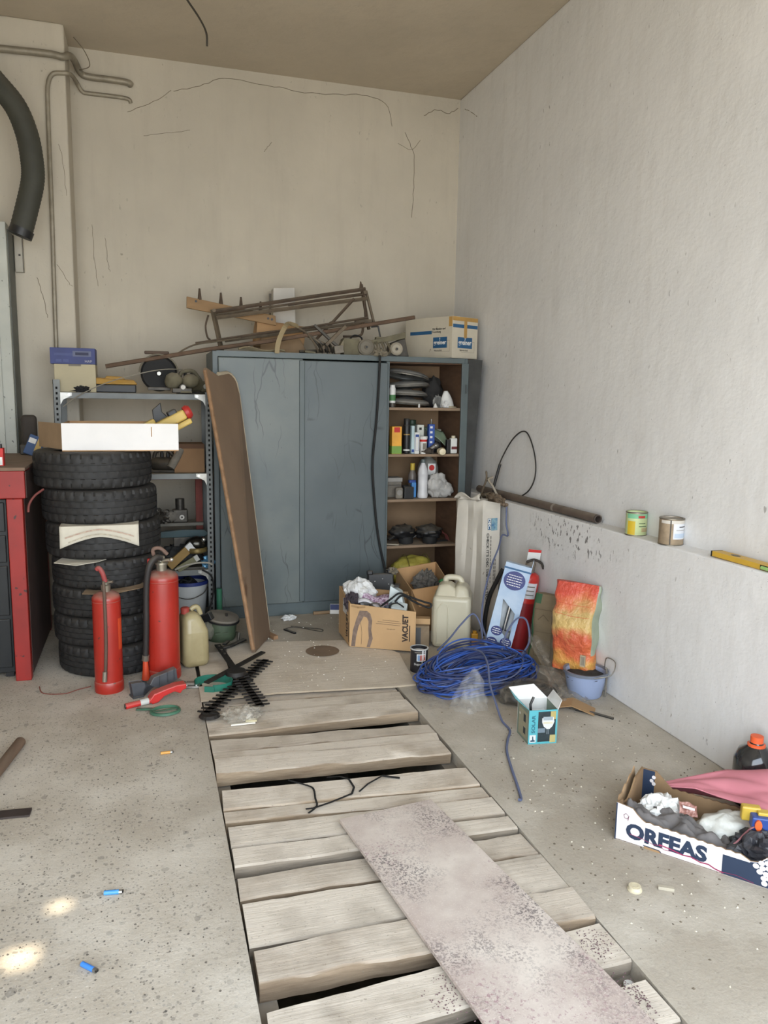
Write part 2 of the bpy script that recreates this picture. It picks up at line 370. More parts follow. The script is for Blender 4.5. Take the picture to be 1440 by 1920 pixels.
for i, (a, b_, c, d, z, th, mi, lab) in enumerate(PL):
    plank(a, b_, c, d, z, th, PLK[mi], lab, seed=i+1, rag=(0.009 if i in (2, 4, 9, 11) else 0.005))
# big dusty sheet at the cupboard end, and the plank showing under its front edge
plank((.236,3.80),(1.212,3.80),(.236,3.700),(1.21,3.640), -.012,.040, PLK[2], 'dark edged plank half hidden under the front of the dusty sheet', seed=31)
plank((.25,4.44),(.40,4.44),(.245,3.90),(.40,3.90), .006,.02, PLK[0], 'short dusty board lying beside the toothed blades and the canister', seed=32, rag=.001, group=None, name='short_board', cat='board')
SHEET = plank_mat('sheet_wood', (168, 152, 130), (184, 170, 148), 0.75)
sb = MB()
outl = [(.226,3.712),(.60,3.722),(.90,3.690),(1.192,3.656),(1.317,3.655),(1.35,3.90),(1.385,4.142),(1.30,4.36),(1.160,4.455),(.90,4.50),(.64,4.545),(.42,4.545),(.42,3.90),(.226,3.90)]
n_ = len(outl); sb.add([(x-.8, y-4.1, 0) for x, y in outl]+[(x-.8, y-4.1, .009) for x, y in outl], [tuple(range(n_))[::-1], tuple(range(n_, 2*n_))]+[(i, (i+1) % n_, (i+1) % n_+n_, i+n_) for i in range(n_)])
tag(sb.build('plywood_sheet', SHEET, loc=(.8, 4.1, .001)), 'large dusty plywood sheet on the floor in front of the grey cupboard', 'sheet')
st = MB(); st.lathe([(0, 0), (.098, .0)], 30, sy=1.0)
# speckled board lying along the planks
def panel_mat():
    m, n, l, b = nodes('speckled_chipboard'); co = coords(n, l)
    a = ramp(n, l, noise_(n, l, co, 3.2, 5, 0.65), 0.38, 0.66)
    out = mixc(n, l, a, lin((176, 161, 152)), lin((206, 196, 185)))
    mk = ramp(n, l, noise_(n, l, co, 4.3, 4, 0.6), 0.46, 0.66)
    s1 = ramp(n, l, noise_(n, l, co, 130, 3, 0.7), 0.5, 0.56)
    out = mixc(n, l, math_(n, l, 'MULTIPLY', math_(n, l, 'MULTIPLY', s1, mk), 0.8), out, lin((84, 76, 78)))
    s2 = ramp(n, l, noise_(n, l, co, 75, 3, 0.7), 0.56, 0.62)
    mk2 = ramp(n, l, noise_(n, l, coords(n, l, (1.3, 1, 1)), 2.7, 3), 0.5, 0.68)
    out = mixc(n, l, math_(n, l, 'MULTIPLY', math_(n, l, 'MULTIPLY', s2, mk2), 0.65), out, lin((136, 96, 108)))
    s3 = ramp(n, l, noise_(n, l, co, 210, 2, 0.7), 0.58, 0.64)
    out = mixc(n, l, math_(n, l, 'MULTIPLY', s3, 0.45), out, lin((210, 200, 190)))
    l.new(out, b.inputs['Base Color']); b.inputs['Roughness'].default_value = 0.85
    return m
pb = MB(); q = [(.616,2.468),(.974,2.512),(1.105,1.60),(1.17,1.05),(.80,1.0),(.705,1.735)]
n_ = len(q); pb.add([(x-.86, y-1.75, 0) for x, y in q]+[(x-.86, y-1.75, .011) for x, y in q], [tuple(range(n_)), tuple(range(2*n_-1, n_-1, -1))]+[(i, i+n_, (i+1) % n_+n_, (i+1) % n_) for i in range(n_)])
tag(pb.build('chipboard_panel', panel_mat(), loc=(.86, 1.75, .012)), 'long pinkish grey speckled board lying lengthwise on the planks', 'board')
# ---------------------------------------------------------------- grey cupboard
def cupboard_mat(name, c0, c1):
    m, n, l, b = nodes(name); co = coords(n, l)
    out = mixc(n, l, ramp(n, l, noise_(n, l, co, 2.0, 4), 0.3, 0.7), lin(c0), lin(c1))
    w = noise_(n, l, co, 3.0, 3)
    cm = n.new('ShaderNodeCombineXYZ'); l.new(w, cm.inputs[0]); l.new(noise_(n, l, co, 2.0, 2), cm.inputs[2])
    sc = n.new('ShaderNodeVectorMath'); sc.operation = 'MULTIPLY_ADD'; l.new(cm.outputs[0], sc.inputs[0]); sc.inputs[1].default_value = (2.2, 0, .8)
    l.new(coords(n, l, (12, 0.01, 1.9)), sc.inputs[2])
    v = n.new('ShaderNodeTexVoronoi'); v.feature = 'DISTANCE_TO_EDGE'; v.inputs['Scale'].default_value = 1.0; l.new(sc.outputs[0], v.inputs['Vector'])
    mk = ramp(n, l, noise_(n, l, coords(n, l, (3, 1, 1.2)), 2.4, 2), 0.5, 0.6)
    ck = math_(n, l, 'MULTIPLY', ramp(n, l, v.outputs['Distance'], 0.026, 0.004), mk)
    out = mixc(n, l, math_(n, l, 'MULTIPLY', ck, 0.7), out, lin((52, 56, 56)))
    sp = ramp(n, l, noise_(n, l, co, 60, 2), 0.73, 0.75)
    out = mixc(n, l, math_(n, l, 'MULTIPLY', sp, 0.5), out, lin((60, 62, 60)))
    l.new(out, b.inputs['Base Color']); b.inputs['Roughness'].default_value = 0.42
    return m
CUP = cupboard_mat('crackled_grey_paint', (72, 82, 85), (86, 95, 97)); CUPL = cupboard_mat('faded_grey_paint', (84, 94, 95), (108, 114, 110)); CUPP = M('grey_paint_plain', (84, 94, 95), 0.45, var=.08)
CIN = M('cupboard_inside', (104, 78, 58), 0.8, var=.15, stretch=(1, 1, 4)); CINL = M('cupboard_back_panel', (138, 112, 84), 0.8, var=.1)
SHELF = M('shelf_board', (140, 118, 96), 0.8, dust=.6)
cup = thing('grey_cupboard', 'tall blue grey painted wooden cupboard with cracked doors and open shelf bay', 'cupboard', (.42, 5.1, 0))
b = MB()                                                            # local x 0..1.755, y 0..0.5, z 0..1.76
b.box((0, 0, 0), (.03, .5, 1.76)); b.box((1.725, .02, 0), (1.755, .5, 1.76)); b.box((.03, 0, 1.725), (1.725, .5, 1.76))
b.box((.03, .012, 0), (1.725, .04, .085)); b.box((.03, .03, .07), (1.725, .48, .09))
b.build('carcass', CUPP, cup, bevel=.003)
MB().box((.03, .48, .09), (1.725, .495, 1.725)).build('back_panel', CINL, cup)
b = MB().box((1.155, .004, .085), (1.178, .48, 1.725)); b.build('partition', CUPP, cup, bevel=.003)
MB().box((1.1785, .03, .09), (1.183, .478, 1.724)).build('bay_lining', CIN, cup); MB().box((1.7195, .03, .09), (1.7245, .478, 1.724)).build('bay_lining', CIN, cup)
MB().box((1.1785, .03, 1.718), (1.7245, .478, 1.7245)).build('bay_lining', CIN, cup)
MB().box((1.705, 0, 0), (1.755, .018, 1.726)).build('stile', CUPP, cup, bevel=.003)
d = MB().box((0, -.018, 0), (.545, 0, 1.63)).build('door', CUPL, cup, loc=(.034, -.002, .092), bevel=.006)
d2 = MB().box((0, -.012, 0), (.58, .006, 1.625)).build('door', CUP, cup, loc=(.582, -.002, .09), bevel=.006)
MB().box((.552, -.028, .1), (.590, -.012, 1.715)).build('cover_strip', CUPP, cup, bevel=.006)
for z in (1.417, 1.095, .778, .443):
    s = MB(); s.box((1.183, .028 if z > .5 else .05, z-.019), (1.7195, .478, z)); s.build('shelf', SHELF, cup, bevel=.002)
for z in (1.55, .55):
    MB().tube([(1.738, -.004, z-.03), (1.738, -.004, z+.03)], .006, 8).build('hinge', M('hinge_metal', (70, 74, 74), .5, .6), cup, smooth=40)
# ---- things on the shelves of the bay: z of the shelf tops
Z1, Z2, Z3, Z4, Z5 = 1.4175, 1.0955, .7785, .4435, .0905
STEEL = M('worn_steel', (150, 148, 142), .35, .8, var=.2, scale=20); DSTEEL = M('dark_steel', (74, 70, 64), .5, .6, var=.3, scale=25, dust=.5)
BLK = M('black_plastic', (26, 26, 27), .45, var=.2, dust=.35); BLKR = M('black_rubber', (24, 24, 24), .75, var=.25)
WHT = M('white_plastic', (214, 214, 210), .45, var=.05); CREAM = M('cream_plastic', (206, 196, 168), .5)
REDP = M('red_plastic', (168, 44, 38), .45, var=.12); DUSTY = M('dusty_grey', (120, 114, 104), .85, var=.2, scale=20)
BLUEP = M('blue_print', (40, 70, 140), .5); INK = M('print_black', (34, 33, 34), .7); INKW = M('print_white', (226, 226, 222), .6)
GREENP = M('green_print', (72, 120, 72), .6); REDI = M('print_red', (190, 44, 40), .6)
HUBM = M('hub_cap_silver', (156, 156, 152), .4, .5, var=.15, scale=12, dust=.3)
def hubcap(loc, rot, R0, label):
    t = thing('hub_cap', label, 'hub cap', loc, rot, 'hub caps on the top shelf')
    m = MB(); m.lathe([(R0, 0), (R0, .012), (R0*.96, .022), (R0*.8, .034), (R0*.72, .03), (R0*.34, .04), (R0*.3, .046), (0, .05)], 32); m.build('disc', HUBM, t, smooth=40)
    r = MB(); r.lathe([(R0*1.0, -.004), (R0*1.02, .004), (R0*1.0, .01), (R0*.965, .004), (R0*1.0, -.004)], 32); r.build('rim', STEEL, t, smooth=50)
    for k in range(7):
        a = 2*pi*k/7; MB().lathe([(0, 0), (.022, 0), (.018, .008), (0, .008)], 10, Tm((R0*.58*cos(a), R0*.58*sin(a), .028))).build('vent_slot', BLK, t)
hubcap((1.80, 5.34, Z1+.022), (0, R(3), 0), .165, 'lowest silver hub cap, lying on the top shelf of the cupboard')
hubcap((1.79, 5.35, Z1+.082), (R(1), R(3), 1), .162, 'silver hub cap second from below in the stack on the top shelf')
hubcap((1.80, 5.35, Z1+.140), (R(-1), R(4), 2), .165, 'silver hub cap third from below in the tilting stack')
hubcap((1.79, 5.35, Z1+.212), (R(1), R(10), .5), .170, 'topmost silver hub cap, tilted on the stack on the top shelf')
def can(name, loc, r, h, label, cat, mats, bands=(), cap=None, group=None, n=20, neck=.0):
    """tin, spray can or tub with printed bands: (z0, z1, material)"""
    t = thing(name, label, cat, loc, 0, group)
    m = MB().lathe([(r*.96, 0), (r, .004), (r, h-.006), (r*.94, h-.001), (r*.6 if neck else r*.9, h+neck*.3), (0, h+neck*.3)], n); m.build('body', mats, t, smooth=40)
    for z0, z1, bm in bands: MB().lathe([(r+.0006, z0), (r+.0006, z1)], n).build('printed_band', bm, t, smooth=40)
    if cap:
        cr, ch, cm = cap; MB().lathe([(cr, h), (cr, h+ch*.9), (cr*.85, h+ch), (0, h+ch)], n).build('cap', cm, t, smooth=40)
    return t
can('spray_can', (1.640, 5.17, Z1), .022, .135, 'slim white and green can at the left end of the top shelf', 'can', WHT, [(.045, .085, GREENP), (.0, .03, DSTEEL)], (.018, .018, WHT))
# cone, bags and bits at the right end of the top shelf
t = thing('mirror_shell', 'white curved plastic shell standing at the right of the top shelf', 'shell', (2.072, 5.2, Z1))
m = MB(); m.grid(lambda u, v: (-.01+.05*cos(u*pi)*(1-.75*v**1.6)-.012*v, -.035*sin(u*pi)*(1-v*.6)+.01, .118*v**.8), 14, 10); m.build('shell', WHT, t, smooth=0, solid=.003)
MB().lathe([(.055, 0), (.06, .006), (.04, .012), (0, .012)], 20, sy=.7).build('foot', CREAM, t, smooth=40)
def crumple(name, loc, rad, mat, label, cat, seed, amp=.45, fr=3.2, n=14, group=None, sm=None, flat=0.0):
    m = MB().blob((0, 0, rad[2]*.8), rad, amp, fr, n, seed, flat=flat); return tag(m.build(name, mat, loc=loc, smooth=sm), label, cat, group)
FILM = None
def film_mat(name, tint=(210, 210, 206), fac=.2, rough=.15, bsc=26):
    m, n, l, b = nodes(name); co = coords(n, l)
    b.inputs['Base Color'].default_value = lin(tint); b.inputs['Roughness'].default_value = rough
    a = math_(n, l, 'POWER', ramp(n, l, noise_(n, l, coords(n, l, (1, 1, .35)), 22, 3), .4, .78), 2.0)
    l.new(math_(n, l, 'ADD', math_(n, l, 'MULTIPLY', a, fac*2.4), fac*.45), b.inputs['Alpha'])
    bp = n.new('ShaderNodeBump'); bp.inputs['Strength'].default_value = .5; bp.inputs['Distance'].default_value = .02
    l.new(noise_(n, l, co, bsc*.7, 2), bp.inputs['Height']); l.new(bp.outputs[0], b.inputs['Normal']); return m
FILM = film_mat('clear_film'); FILMD = film_mat('dusty_film', (176, 168, 154), .36, .3)
BAGW = M('white_bag_film', (206, 206, 204), .4, var=.06, bump=.5, bscale=30)
crumple('plastic_bag', (1.985, 5.2, Z1), (.032, .03, .045), FILM, 'small crumpled clear bag beside the hub caps on the top shelf', 'bag', 3, .5)
crumple('paper_ball', (2.035, 5.16, Z1), (.022, .02, .026), BAGW, 'crumpled white paper ball on the top shelf next to the shell', 'paper', 5, .5)
tag(MB().lathe([(0, 0), (.018, 0), (.004, .03), (0, .03)], 14).build('plug_cone', WHT, loc=(1.955, 5.16, Z1), smooth=40), 'tiny white cone on the front edge of the top shelf', 'cone')
tag(MB().lathe([(0, 0), (.007, 0), (.007, .022), (.004, .026), (0, .026)], 10).build('screw_plug', WHT, loc=(1.83, 5.15, Z1), smooth=40), 'tiny white plug on the top shelf under the hub caps', 'plug')
m = MB().blob((0, 0, .1), (.075, .06, .12), .3, 2.4, 14, 9, flat=0); tag(m.build('dark_cloth_bundle', M('dark_cloth', (52, 50, 48), .9), loc=(2.045, 5.47, Z1), smooth=0), 'dark bundle at the back right of the top shelf', 'cloth')
# second shelf
t = thing('juice_carton', 'orange carton with green foot and red badge on the second shelf', 'carton', (1.669, 5.17, Z2))
MB().cbox((0, 0, .095), (.07, .06, .19)).build('body', M('carton_orange', (222, 160, 52), .5), t, bevel=.002)
MB().box((-.0355, -.0305, .002), (.0355, .0305, .055)).build('green_foot', M('carton_green', (112, 150, 62), .5), t)
MB().box((-.02, -.0312, .15), (.022, -.0302, .185)).build('badge', REDI, t)
can('spray_can', (1.757, 5.19, Z2), .024, .2, 'tall black spray can with gold ring on the second shelf', 'can', BLK, [(.13, .137, M('gold_ring', (160, 130, 70), .4)), (.02, .03, WHT)], (.022, .045, BLK))
can('spray_can', (1.735, 5.3, Z2), .02, .15, 'short dark can standing behind the orange carton', 'can', M('dark_blue_can', (40, 50, 80), .4), [], (.016, .02, BLK))
def carton(name, loc, d, label, mat, prints=(), rz=0):
    t = thing(name, label, 'carton', loc, rz); MB().cbox((0, 0, d[2]/2), d).build('body', mat, t, bevel=.0015)
    for x0, z0, x1, z1, pm in prints: MB().box((x0, -d[1]/2-.0008, z0), (x1, -d[1]/2, z1)).build('print', pm, t)
    return t
carton('slim_carton', (1.796, 5.19, Z2), (.022, .05, .195), 'tall narrow pale blue carton beside the black spray can', M('pale_blue_card', (176, 196, 200), .6), [(-.009, .01, .009, .03, BLUEP)])
carton('slim_carton', (1.823, 5.17, Z2), (.034, .035, .15), 'white carton with dark blue frame, front of the second shelf', WHT, [(-.013, .02, -.011, .12, BLUEP), (.011, .02, .013, .12, BLUEP), (-.013, .118, .013, .135, BLUEP), (-.013, .02, .013, .022, BLUEP)])
carton('slim_carton', (1.815, 5.25, Z2), (.03, .03, .19), 'white carton with blue top band standing at the back', M('white_card', (210, 208, 200), .6), [(-.015, .155, .015, .188, M('deep_blue', (36, 40, 120), .5))])
carton('slim_carton', (1.866, 5.23, Z2), (.05, .045, .2), 'grey white carton with small dark square near its top', M('grey_card', (190, 192, 184), .6), [(-.01, .165, .008, .182, INK), (-.02, .12, .02, .123, DUSTY), (-.02, .11, .016, .113, DUSTY)])
t = thing('cream_tub', 'white plastic tub with red band on the second shelf', 'tub', (1.872, 5.16, Z2))
MB().lathe([(0, 0), (.022, 0), (.026, .1), (.029, .112), (.029, .122), (0, .122)], 20).build('body', WHT, t, smooth=40)
MB().lathe([(.0258, .085), (.0266, .1)], 20).build('printed_band', REDI, t, smooth=40); MB().box((-.012, -.0268, .03), (.012, -.0245, .075)).build('print', DUSTY, t)
can('green_jar', (1.86, 5.38, Z2), .045, .2, 'dark green round jar at the back of the second shelf', 'jar', M('dark_green', (56, 78, 60), .4), [], (.03, .03, M('dark_green_cap', (46, 66, 50), .5)))
t = thing('glue_tube', 'blue striped tube with nozzle standing on the second shelf', 'tube', (1.957, 5.24, Z2))
MB().cbox((0, 0, .11), (.045, .04, .19)).build('body', M('blue_tube', (52, 84, 160), .45), t, bevel=.004)
for k in range(4): MB().box((-.014, -.0215, .07+.035*k), (.004, -.0195, .085+.035*k)).build('print', INKW, t)
MB().lathe([(.012, .205), (.006, .22), (.004, .24), (0, .24)], 12).build('nozzle', STEEL, t, smooth=40); MB().cbox((0, 0, .0075), (.04, .03, .016)).build('foot', BLUEP, t)
t = thing('floor_lamp_bulb', 'old lamp bulb with pale socket lying on the second shelf', 'bulb', (1.995, 5.16, Z2+.019), (R(90), 0, R(-8)))
MB().lathe([(0, -.001), (.019, 0), (.019, .008), (.012, .012), (.012, .03), (.02, .05), (.03, .075), (.022, .1), (0, .105)], 20).build('bulb', M('cream_ceramic', (214, 202, 170), .4), t, smooth=40)
MB().lathe([(0, -.003), (.008, -.003), (.008, 0)], 12).build('contact', M('rust_dot', (120, 80, 60), .6), t)
t = thing('chrome_tap', 'small chrome tap lying on the second shelf', 'tap', (1.945, 5.18, Z2))
MB().tube([(-.035, 0, .018), (.02, 0, .05)], .016, 14).build('barrel', STEEL, t, smooth=40); MB().blob((.03, 0, .055), (.024, .022, .022), .1, 2, 10).build('knob', STEEL, t, smooth=0)
crumple('dark_rag', (1.905, 5.16, Z2), (.05, .035, .022), M('brown_rag', (70, 62, 54), .9), 'small brown rag on the front of the second shelf', 'rag', 12, .3)
crumple('dark_rag', (2.0, 5.28, Z2), (.05, .045, .045), M('black_rag', (36, 36, 36), .9), 'black rag behind the bulb on the second shelf', 'rag', 13, .35)
t = thing('bottle', 'small white and black bottle at the right of the second shelf', 'bottle', (2.09, 5.17, Z2))
MB().cbox((.012, 0, .055), (.05, .04, .11)).build('body', WHT, t, bevel=.008, seg=3); MB().cbox((-.028, 0, .05), (.028, .035, .1)).build('dark_side', BLK, t, bevel=.003)
MB().box((-.008, -.0215, .03), (.034, -.0198, .05)).build('print', M('dark_red', (96, 30, 34), .5), t); MB().lathe([(.014, .108), (.014, .126), (0, .126)], 14, Tm((.012, 0, 0))).build('cap', CREAM, t, smooth=40)
t = thing('green_folder', 'sagging grey green paper folder leaning over the bottle on the second shelf', 'folder', (1.99, 5.27, Z2+.006))
m = MB(); m.grid(lambda u, v: (-.06+.15*u+.03*(1-v), .0+.06*v-.05*(1-v)*u, .17-.015*u-.138*(1-v)**1.3*(.35+.65*u)+.012*sin(u*5)), 10, 8); m.build('sheet', M('grey_green_paper', (128, 146, 122), .7), t, solid=.002, smooth=0)
m = MB(); m.grid(lambda u, v: (-.06+.14*u, .065+.01*v, .172-.165*v-.015*u), 4, 4); m.build('sheet', M('grey_paper', (120, 122, 112), .7), t, solid=.002)
# third shelf
t = thing('plastic_bottle', 'tall white one litre plastic bottle with grey cap on the third shelf', 'bottle', (1.885, 5.19, Z3))
MB().lathe([(0, 0), (.034, 0), (.037, .006), (.037, .03), (.035, .035), (.035, .16), (.037, .165), (.037, .18), (.03, .21), (.015, .245), (.014, .252), (0, .252)], 24).build('body', M('milky_plastic', (206, 206, 208), .35), t, smooth=50)
MB().lathe([(.016, .25), (.016, .275), (0, .276)], 16).build('cap', M('grey_cap', (100, 110, 108), .5), t, smooth=40)
t = thing('plastic_canister', 'grey rounded plastic canister with red badge behind the white bottle', 'canister', (1.985, 5.36, Z3))
MB().lathe([(0, 0), (.072, 0), (.076, .01), (.076, .2), (.06, .25), (.025, .275), (.025, .295), (0, .295)], 24).build('body', M('grey_plastic', (134, 134, 128), .5), t, smooth=40)
MB().box((-.03, -.079, .155), (.03, -.0745, .235)).build('label_plate', INKW, t); MB().lathe([(0, 0), (.021, 0), (.021, .001), (0, .001)], 20, Tm((0, -.0795, .205), (R(90), 0, 0))).build('badge', REDI, t)
m = MB().blob((0, 0, .085), (.075, .05, .085), .35, 2.6, 18, 21, flat=0.0); m.blob((.06, -.01, .05), (.055, .045, .055), .35, 3, 14, 22, flat=0)
tag(m.build('plastic_bag', M('dirty_white_bag', (176, 174, 170), .6, var=.2, scale=16, bump=.8, bscale=24), loc=(1.995, 5.19, Z3+.002), smooth=0), 'crumpled dirty white bag on the right of the third shelf', 'bag')
t = thing('bottle', 'small blue can with yellow topped bottle behind, third shelf', 'can', (1.825, 5.22, Z3))
MB().cbox((0, 0, .055), (.034, .04, .11)).build('body', M('sky_blue', (70, 130, 190), .4), t, bevel=.006); MB().cbox((-.01, 0, .115), (.05, .03, .02)).build('top', BLUEP, t, bevel=.003)
t = thing('bottle', 'yellow capped bottle standing behind the white plastic bottle', 'bottle', (1.855, 5.33, Z3))
MB().lathe([(0, 0), (.03, 0), (.03, .15), (.014, .19), (0, .19)], 18).build('body', M('smoky_plastic', (120, 112, 104), .4), t, smooth=40); MB().lathe([(.017, .185), (.017, .235), (0, .237)], 14).build('cap', M('yellow_cap', (206, 176, 64), .5), t, smooth=40)
t = thing('socket_box', 'black square plastic box at the front of the third shelf', 'box', (1.768, 5.17, Z3))
MB().cbox((0, 0, .042), (.07, .06, .084)).build('body', BLK, t, bevel=.004); MB().cbox((-.02, 0, .088), (.04, .045, .012)).build('lid', BLKR, t, bevel=.003)
t = thing('timer_switch', 'grey clock shaped device beside the black box, third shelf', 'device', (1.70, 5.17, Z3))
MB().cbox((0, 0, .04), (.055, .04, .08)).build('body', DUSTY, t, bevel=.012, seg=3); MB().lathe([(0, 0), (.02, 0), (.02, .003), (0, .003)], 18, Tm((0, -.02, .045), (R(90), 0, 0))).build('dial', STEEL, t)
t = thing('tool_case', 'dusty grey case at the left end of the third shelf', 'case', (1.681, 5.3, Z3))
MB().cbox((0, 0, .055), (.13, .1, .11)).build('body', DUSTY, t, bevel=.004); MB().cbox((0, -.005, .125), (.14, .11, .03)).build('lid', M('pale_grey', (150, 146, 140), .7), t, bevel=.004); MB().tube([(-.05, -.056, .09), (.05, -.056, .09)], .005, 8).build('bar', STEEL, t)
# fourth shelf: black car parts
def lampart(loc, rz, label, seed):
    t = thing('headlamp_housing', label, 'car part', loc, rz)
    MB().blob((0, 0, .075), (.095, .07, .055), .35, 2.2, 16, seed, flat=.03).build('shell', BLK, t, smooth=0); MB().lathe([(0, 0), (.05, 0), (.056, .02), (.05, .05), (0, .055)], 20, Tm((.01, -.03, 0))).build('ring', BLKR, t, smooth=40)
    MB().bar((-.12, .0, .03), (-.03, 0, .08), .05, .012).build('bracket', BLK, t, bevel=.003); MB().tube([(-.05, -.06, .07), (.05, -.065, .08)], .006, 8).build('clip', DSTEEL, t)
lampart((1.765, 5.26, Z4+.001), .2, 'left black plastic car part on the fourth shelf of the cupboard', 31)
lampart((1.955, 5.24, Z4+.001), -.3, 'right black plastic car part on the fourth shelf of the cupboard', 37)
t = thing('wire_clamp', 'dark red wire clamp at the right of the fourth shelf', 'clamp', (2.06, 5.27, Z4))
w = MB()
for k in range(4): w.tube(smoothpath([(-.06, -.03+.02*k, .01), (-.02, -.02+.02*k, .06+.01*k), (.04, -.02+.015*k, .05), (.06, -.03+.02*k, .004)], 4), .004, 6)
w.build('wire', M('red_brown_wire', (110, 56, 50), .6), t, smooth=40); MB().cbox((0, 0, .005), (.1, .06, .01)).build('base', BLK, t)
tag(MB().bar((-.07, .03, .004), (.05, -.03, .004), .022, .006).build('flat_strip', M('pale_strip', (176, 168, 150), .7), loc=(1.66, 5.2, Z4+.0005)), 'pale flat strip lying at the left of the fourth shelf', 'strip')
# bottom: yellow bag
t = thing('plaster_bag', 'yellow printed bag rolled over on the cupboard floor', 'bag', (1.86, 5.3, Z5))
MB().blob((0, 0, .12), (.175, .12, .125), .16, 2.6, 20, 41, flat=0).build('bag', M('yellow_bag_film', (196, 182, 84), .5, var=.2, scale=14, bump=.7, bscale=18), t, smooth=0)
m = MB().grid(lambda u, v: (-.02+.085*u+.01*v, -.125+.004*sin(v*9)-.0*u+.045*abs(v-.35)*v, .07+.13*v), 8, 8); m.build('print', M('orange_print', (186, 84, 40), .6, var=.3, scale=30, col2=(120, 60, 40)), t, smooth=0, solid=.002)
for x in (-.06, .10): MB().lathe([(.122, -.004), (.125, 0), (.122, .004)], 24, Tm((x, 0, .128), (0, R(90), 0), (1, 1, 1))).build('seam', M('olive_seam', (120, 110, 50), .7), t)
# black cable hanging over the right door
tubething('black_cable', [(1.52, 5.13, 1.80), (1.515, 5.068, 1.77), (1.512, 5.068, 1.6), (1.50, 5.068, 1.35), (1.475, 5.066, 1.05), (1.49, 5.066, .8), (1.52, 5.066, .55), (1.565, 5.055, .33), (1.59, 5.0, .2), (1.585, 4.93, .13)], .008, BLKR, 'black cable hanging down over the right door of the grey cupboard', 'cable')
crumple('string_knot', (1.525, 5.09, 1.755), (.04, .035, .028), M('grey_string', (120, 112, 96), .9), 'tangle of grey string hanging over the top edge of the cupboard', 'string', 44, .7, 5, 14)
# ---------------------------------------------------------------- left side: pipes, hose, grey cabinet, red bench
PIPEM = M('dusty_pipe', (146, 138, 122), .5, .3, var=.2, scale=14); 
tubething('wall_pipe', [(-1.45, 5.44, 3.475), (-.76, 5.44, 3.50), (-.496, 5.44, 3.507), (-.42, 5.44, 3.50), (-.378, 5.49, 3.53), (-.362, 5.66, 3.565), (-.335, 5.755, 3.535), (-.29, 5.772, 3.522), (-.159, 5.772, 3.521), (-.05, 5.772, 3.517), (-.025, 5.79, 3.51)], .021, PIPEM, 'thick upper pipe bending round the corner of the pillar onto the back wall', 'pipe', 12, 5)
tubething('wall_pipe', [(-.528, 5.452, .02), (-.526, 5.452, 1.77), (-.516, 5.452, 2.58), (-.512, 5.452, 3.2), (-.505, 5.452, 3.34), (-.475, 5.452, 3.40), (-.42, 5.452, 3.412), (-.387, 5.47, 3.42), (-.375, 5.62, 3.46), (-.36, 5.745, 3.47), (-.33, 5.782, 3.43), (-.29, 5.785, 3.424), (-.178, 5.785, 3.424), (-.05, 5.785, 3.42), (-.03, 5.798, 3.40)], .013, PIPEM, 'thin pipe running down the pillar with a bend at the top', 'pipe', 10, 5)
CABM = M('pale_cabinet_paint', (172, 174, 165), .5, var=.12, scale=4, spots=.15, spotcol=(90, 94, 90))
t = thing('grey_cabinet', 'tall pale grey green metal cabinet against the pillar under the black hose', 'cabinet', (-1.0, 5.33, 0))
MB().cbox((0, .005, 1.235), (.5, .26, 2.47)).build('body', CABM, t, bevel=.004); MB().cbox((-.02, -.13, 1.25), (.42, .012, 2.3)).build('door', CABM, t, bevel=.004)
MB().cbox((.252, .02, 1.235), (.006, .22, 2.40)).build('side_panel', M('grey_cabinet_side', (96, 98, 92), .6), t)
hp = smoothpath([(-1.0, 5.2, 3.42), (-.86, 5.17, 3.33), (-.744, 5.15, 3.203), (-.655, 5.15, 3.094), (-.603, 5.15, 2.956), (-.582, 5.15, 2.813), (-.583, 5.15, 2.70), (-.617, 5.15, 2.559), (-.66, 5.15, 2.41)], 14)
b = MB(); b.tube(hp, [.062+.0025*(i % 2) for i in range(len(hp))], 20)
t = thing('ribbed_hose', 'thick black ribbed hose arching down beside the grey cabinet', 'hose', (0, 0, 0)); b.build('hose', M('hose_dusty', (58, 58, 50), .7, var=.15, dust=.3), t, smooth=50)
MB().tube([(-.652, 5.15, 2.425), (-.668, 5.15, 2.385)], .068, 20).build('end_collar', BLK, t, smooth=40)
MB().bar((-1.0, 5.2, 3.4), (-1.0, 5.47, 3.42), .06, .04).build('wall_bracket', DSTEEL, t)
t = thing('cable_channel', 'short white cable channel on the pillar under the hose end', 'channel', (-.715, 5.455, 2.22))
MB().cbox((0, 0, .11), (.05, .03, .225)).build('body', M('channel_white', (176, 170, 156), .6), t, bevel=.003); MB().cbox((.003, -.016, .10), (.012, .004, .012)).build('screw', DSTEEL, t); MB().cbox((.022, -.014, .11), (.006, .006, .22)).build('edge_rail', DUSTY, t)
REDB = M('bench_red', (138, 28, 20), .5, var=.18, scale=5, spots=.2, spotcol=(60, 30, 28), spotscale=25)
RUSTB = M('bench_side_brown', (66, 46, 40), .75, var=.2); BTOP = M('bench_top_brown', (120, 98, 82), .85, var=.15, dust=.3)
t = thing('red_workbench', 'red painted steel workbench with brown top at the left edge', 'workbench', (-.63, 4.235, 0))
MB().box((-.7, 0, .955), (.045, .95, 1.095)).build('drawer_box', REDB, t, bevel=.004); MB().box((-.7, -.005, 1.0955), (.05, .955, 1.112)).build('top', BTOP, t, bevel=.003)
MB().box((-.045, .0, 0), (.03, .06, .954)).build('leg', REDB, t, bevel=.004); MB().box((-.04, .89, 0), (.03, .95, .954)).build('leg', REDB, t, bevel=.004); MB().box((.02, .061, .02), (.032, .889, .954)).build('side_panel', RUSTB, t)
MB().box((.0455, .02, .957), (.05, .93, 1.09)).build('side_strip', RUSTB, t)
t = thing('black_drawer_unit', 'black metal drawer unit under the red workbench', 'drawer unit', (-.96, 4.30, 0))
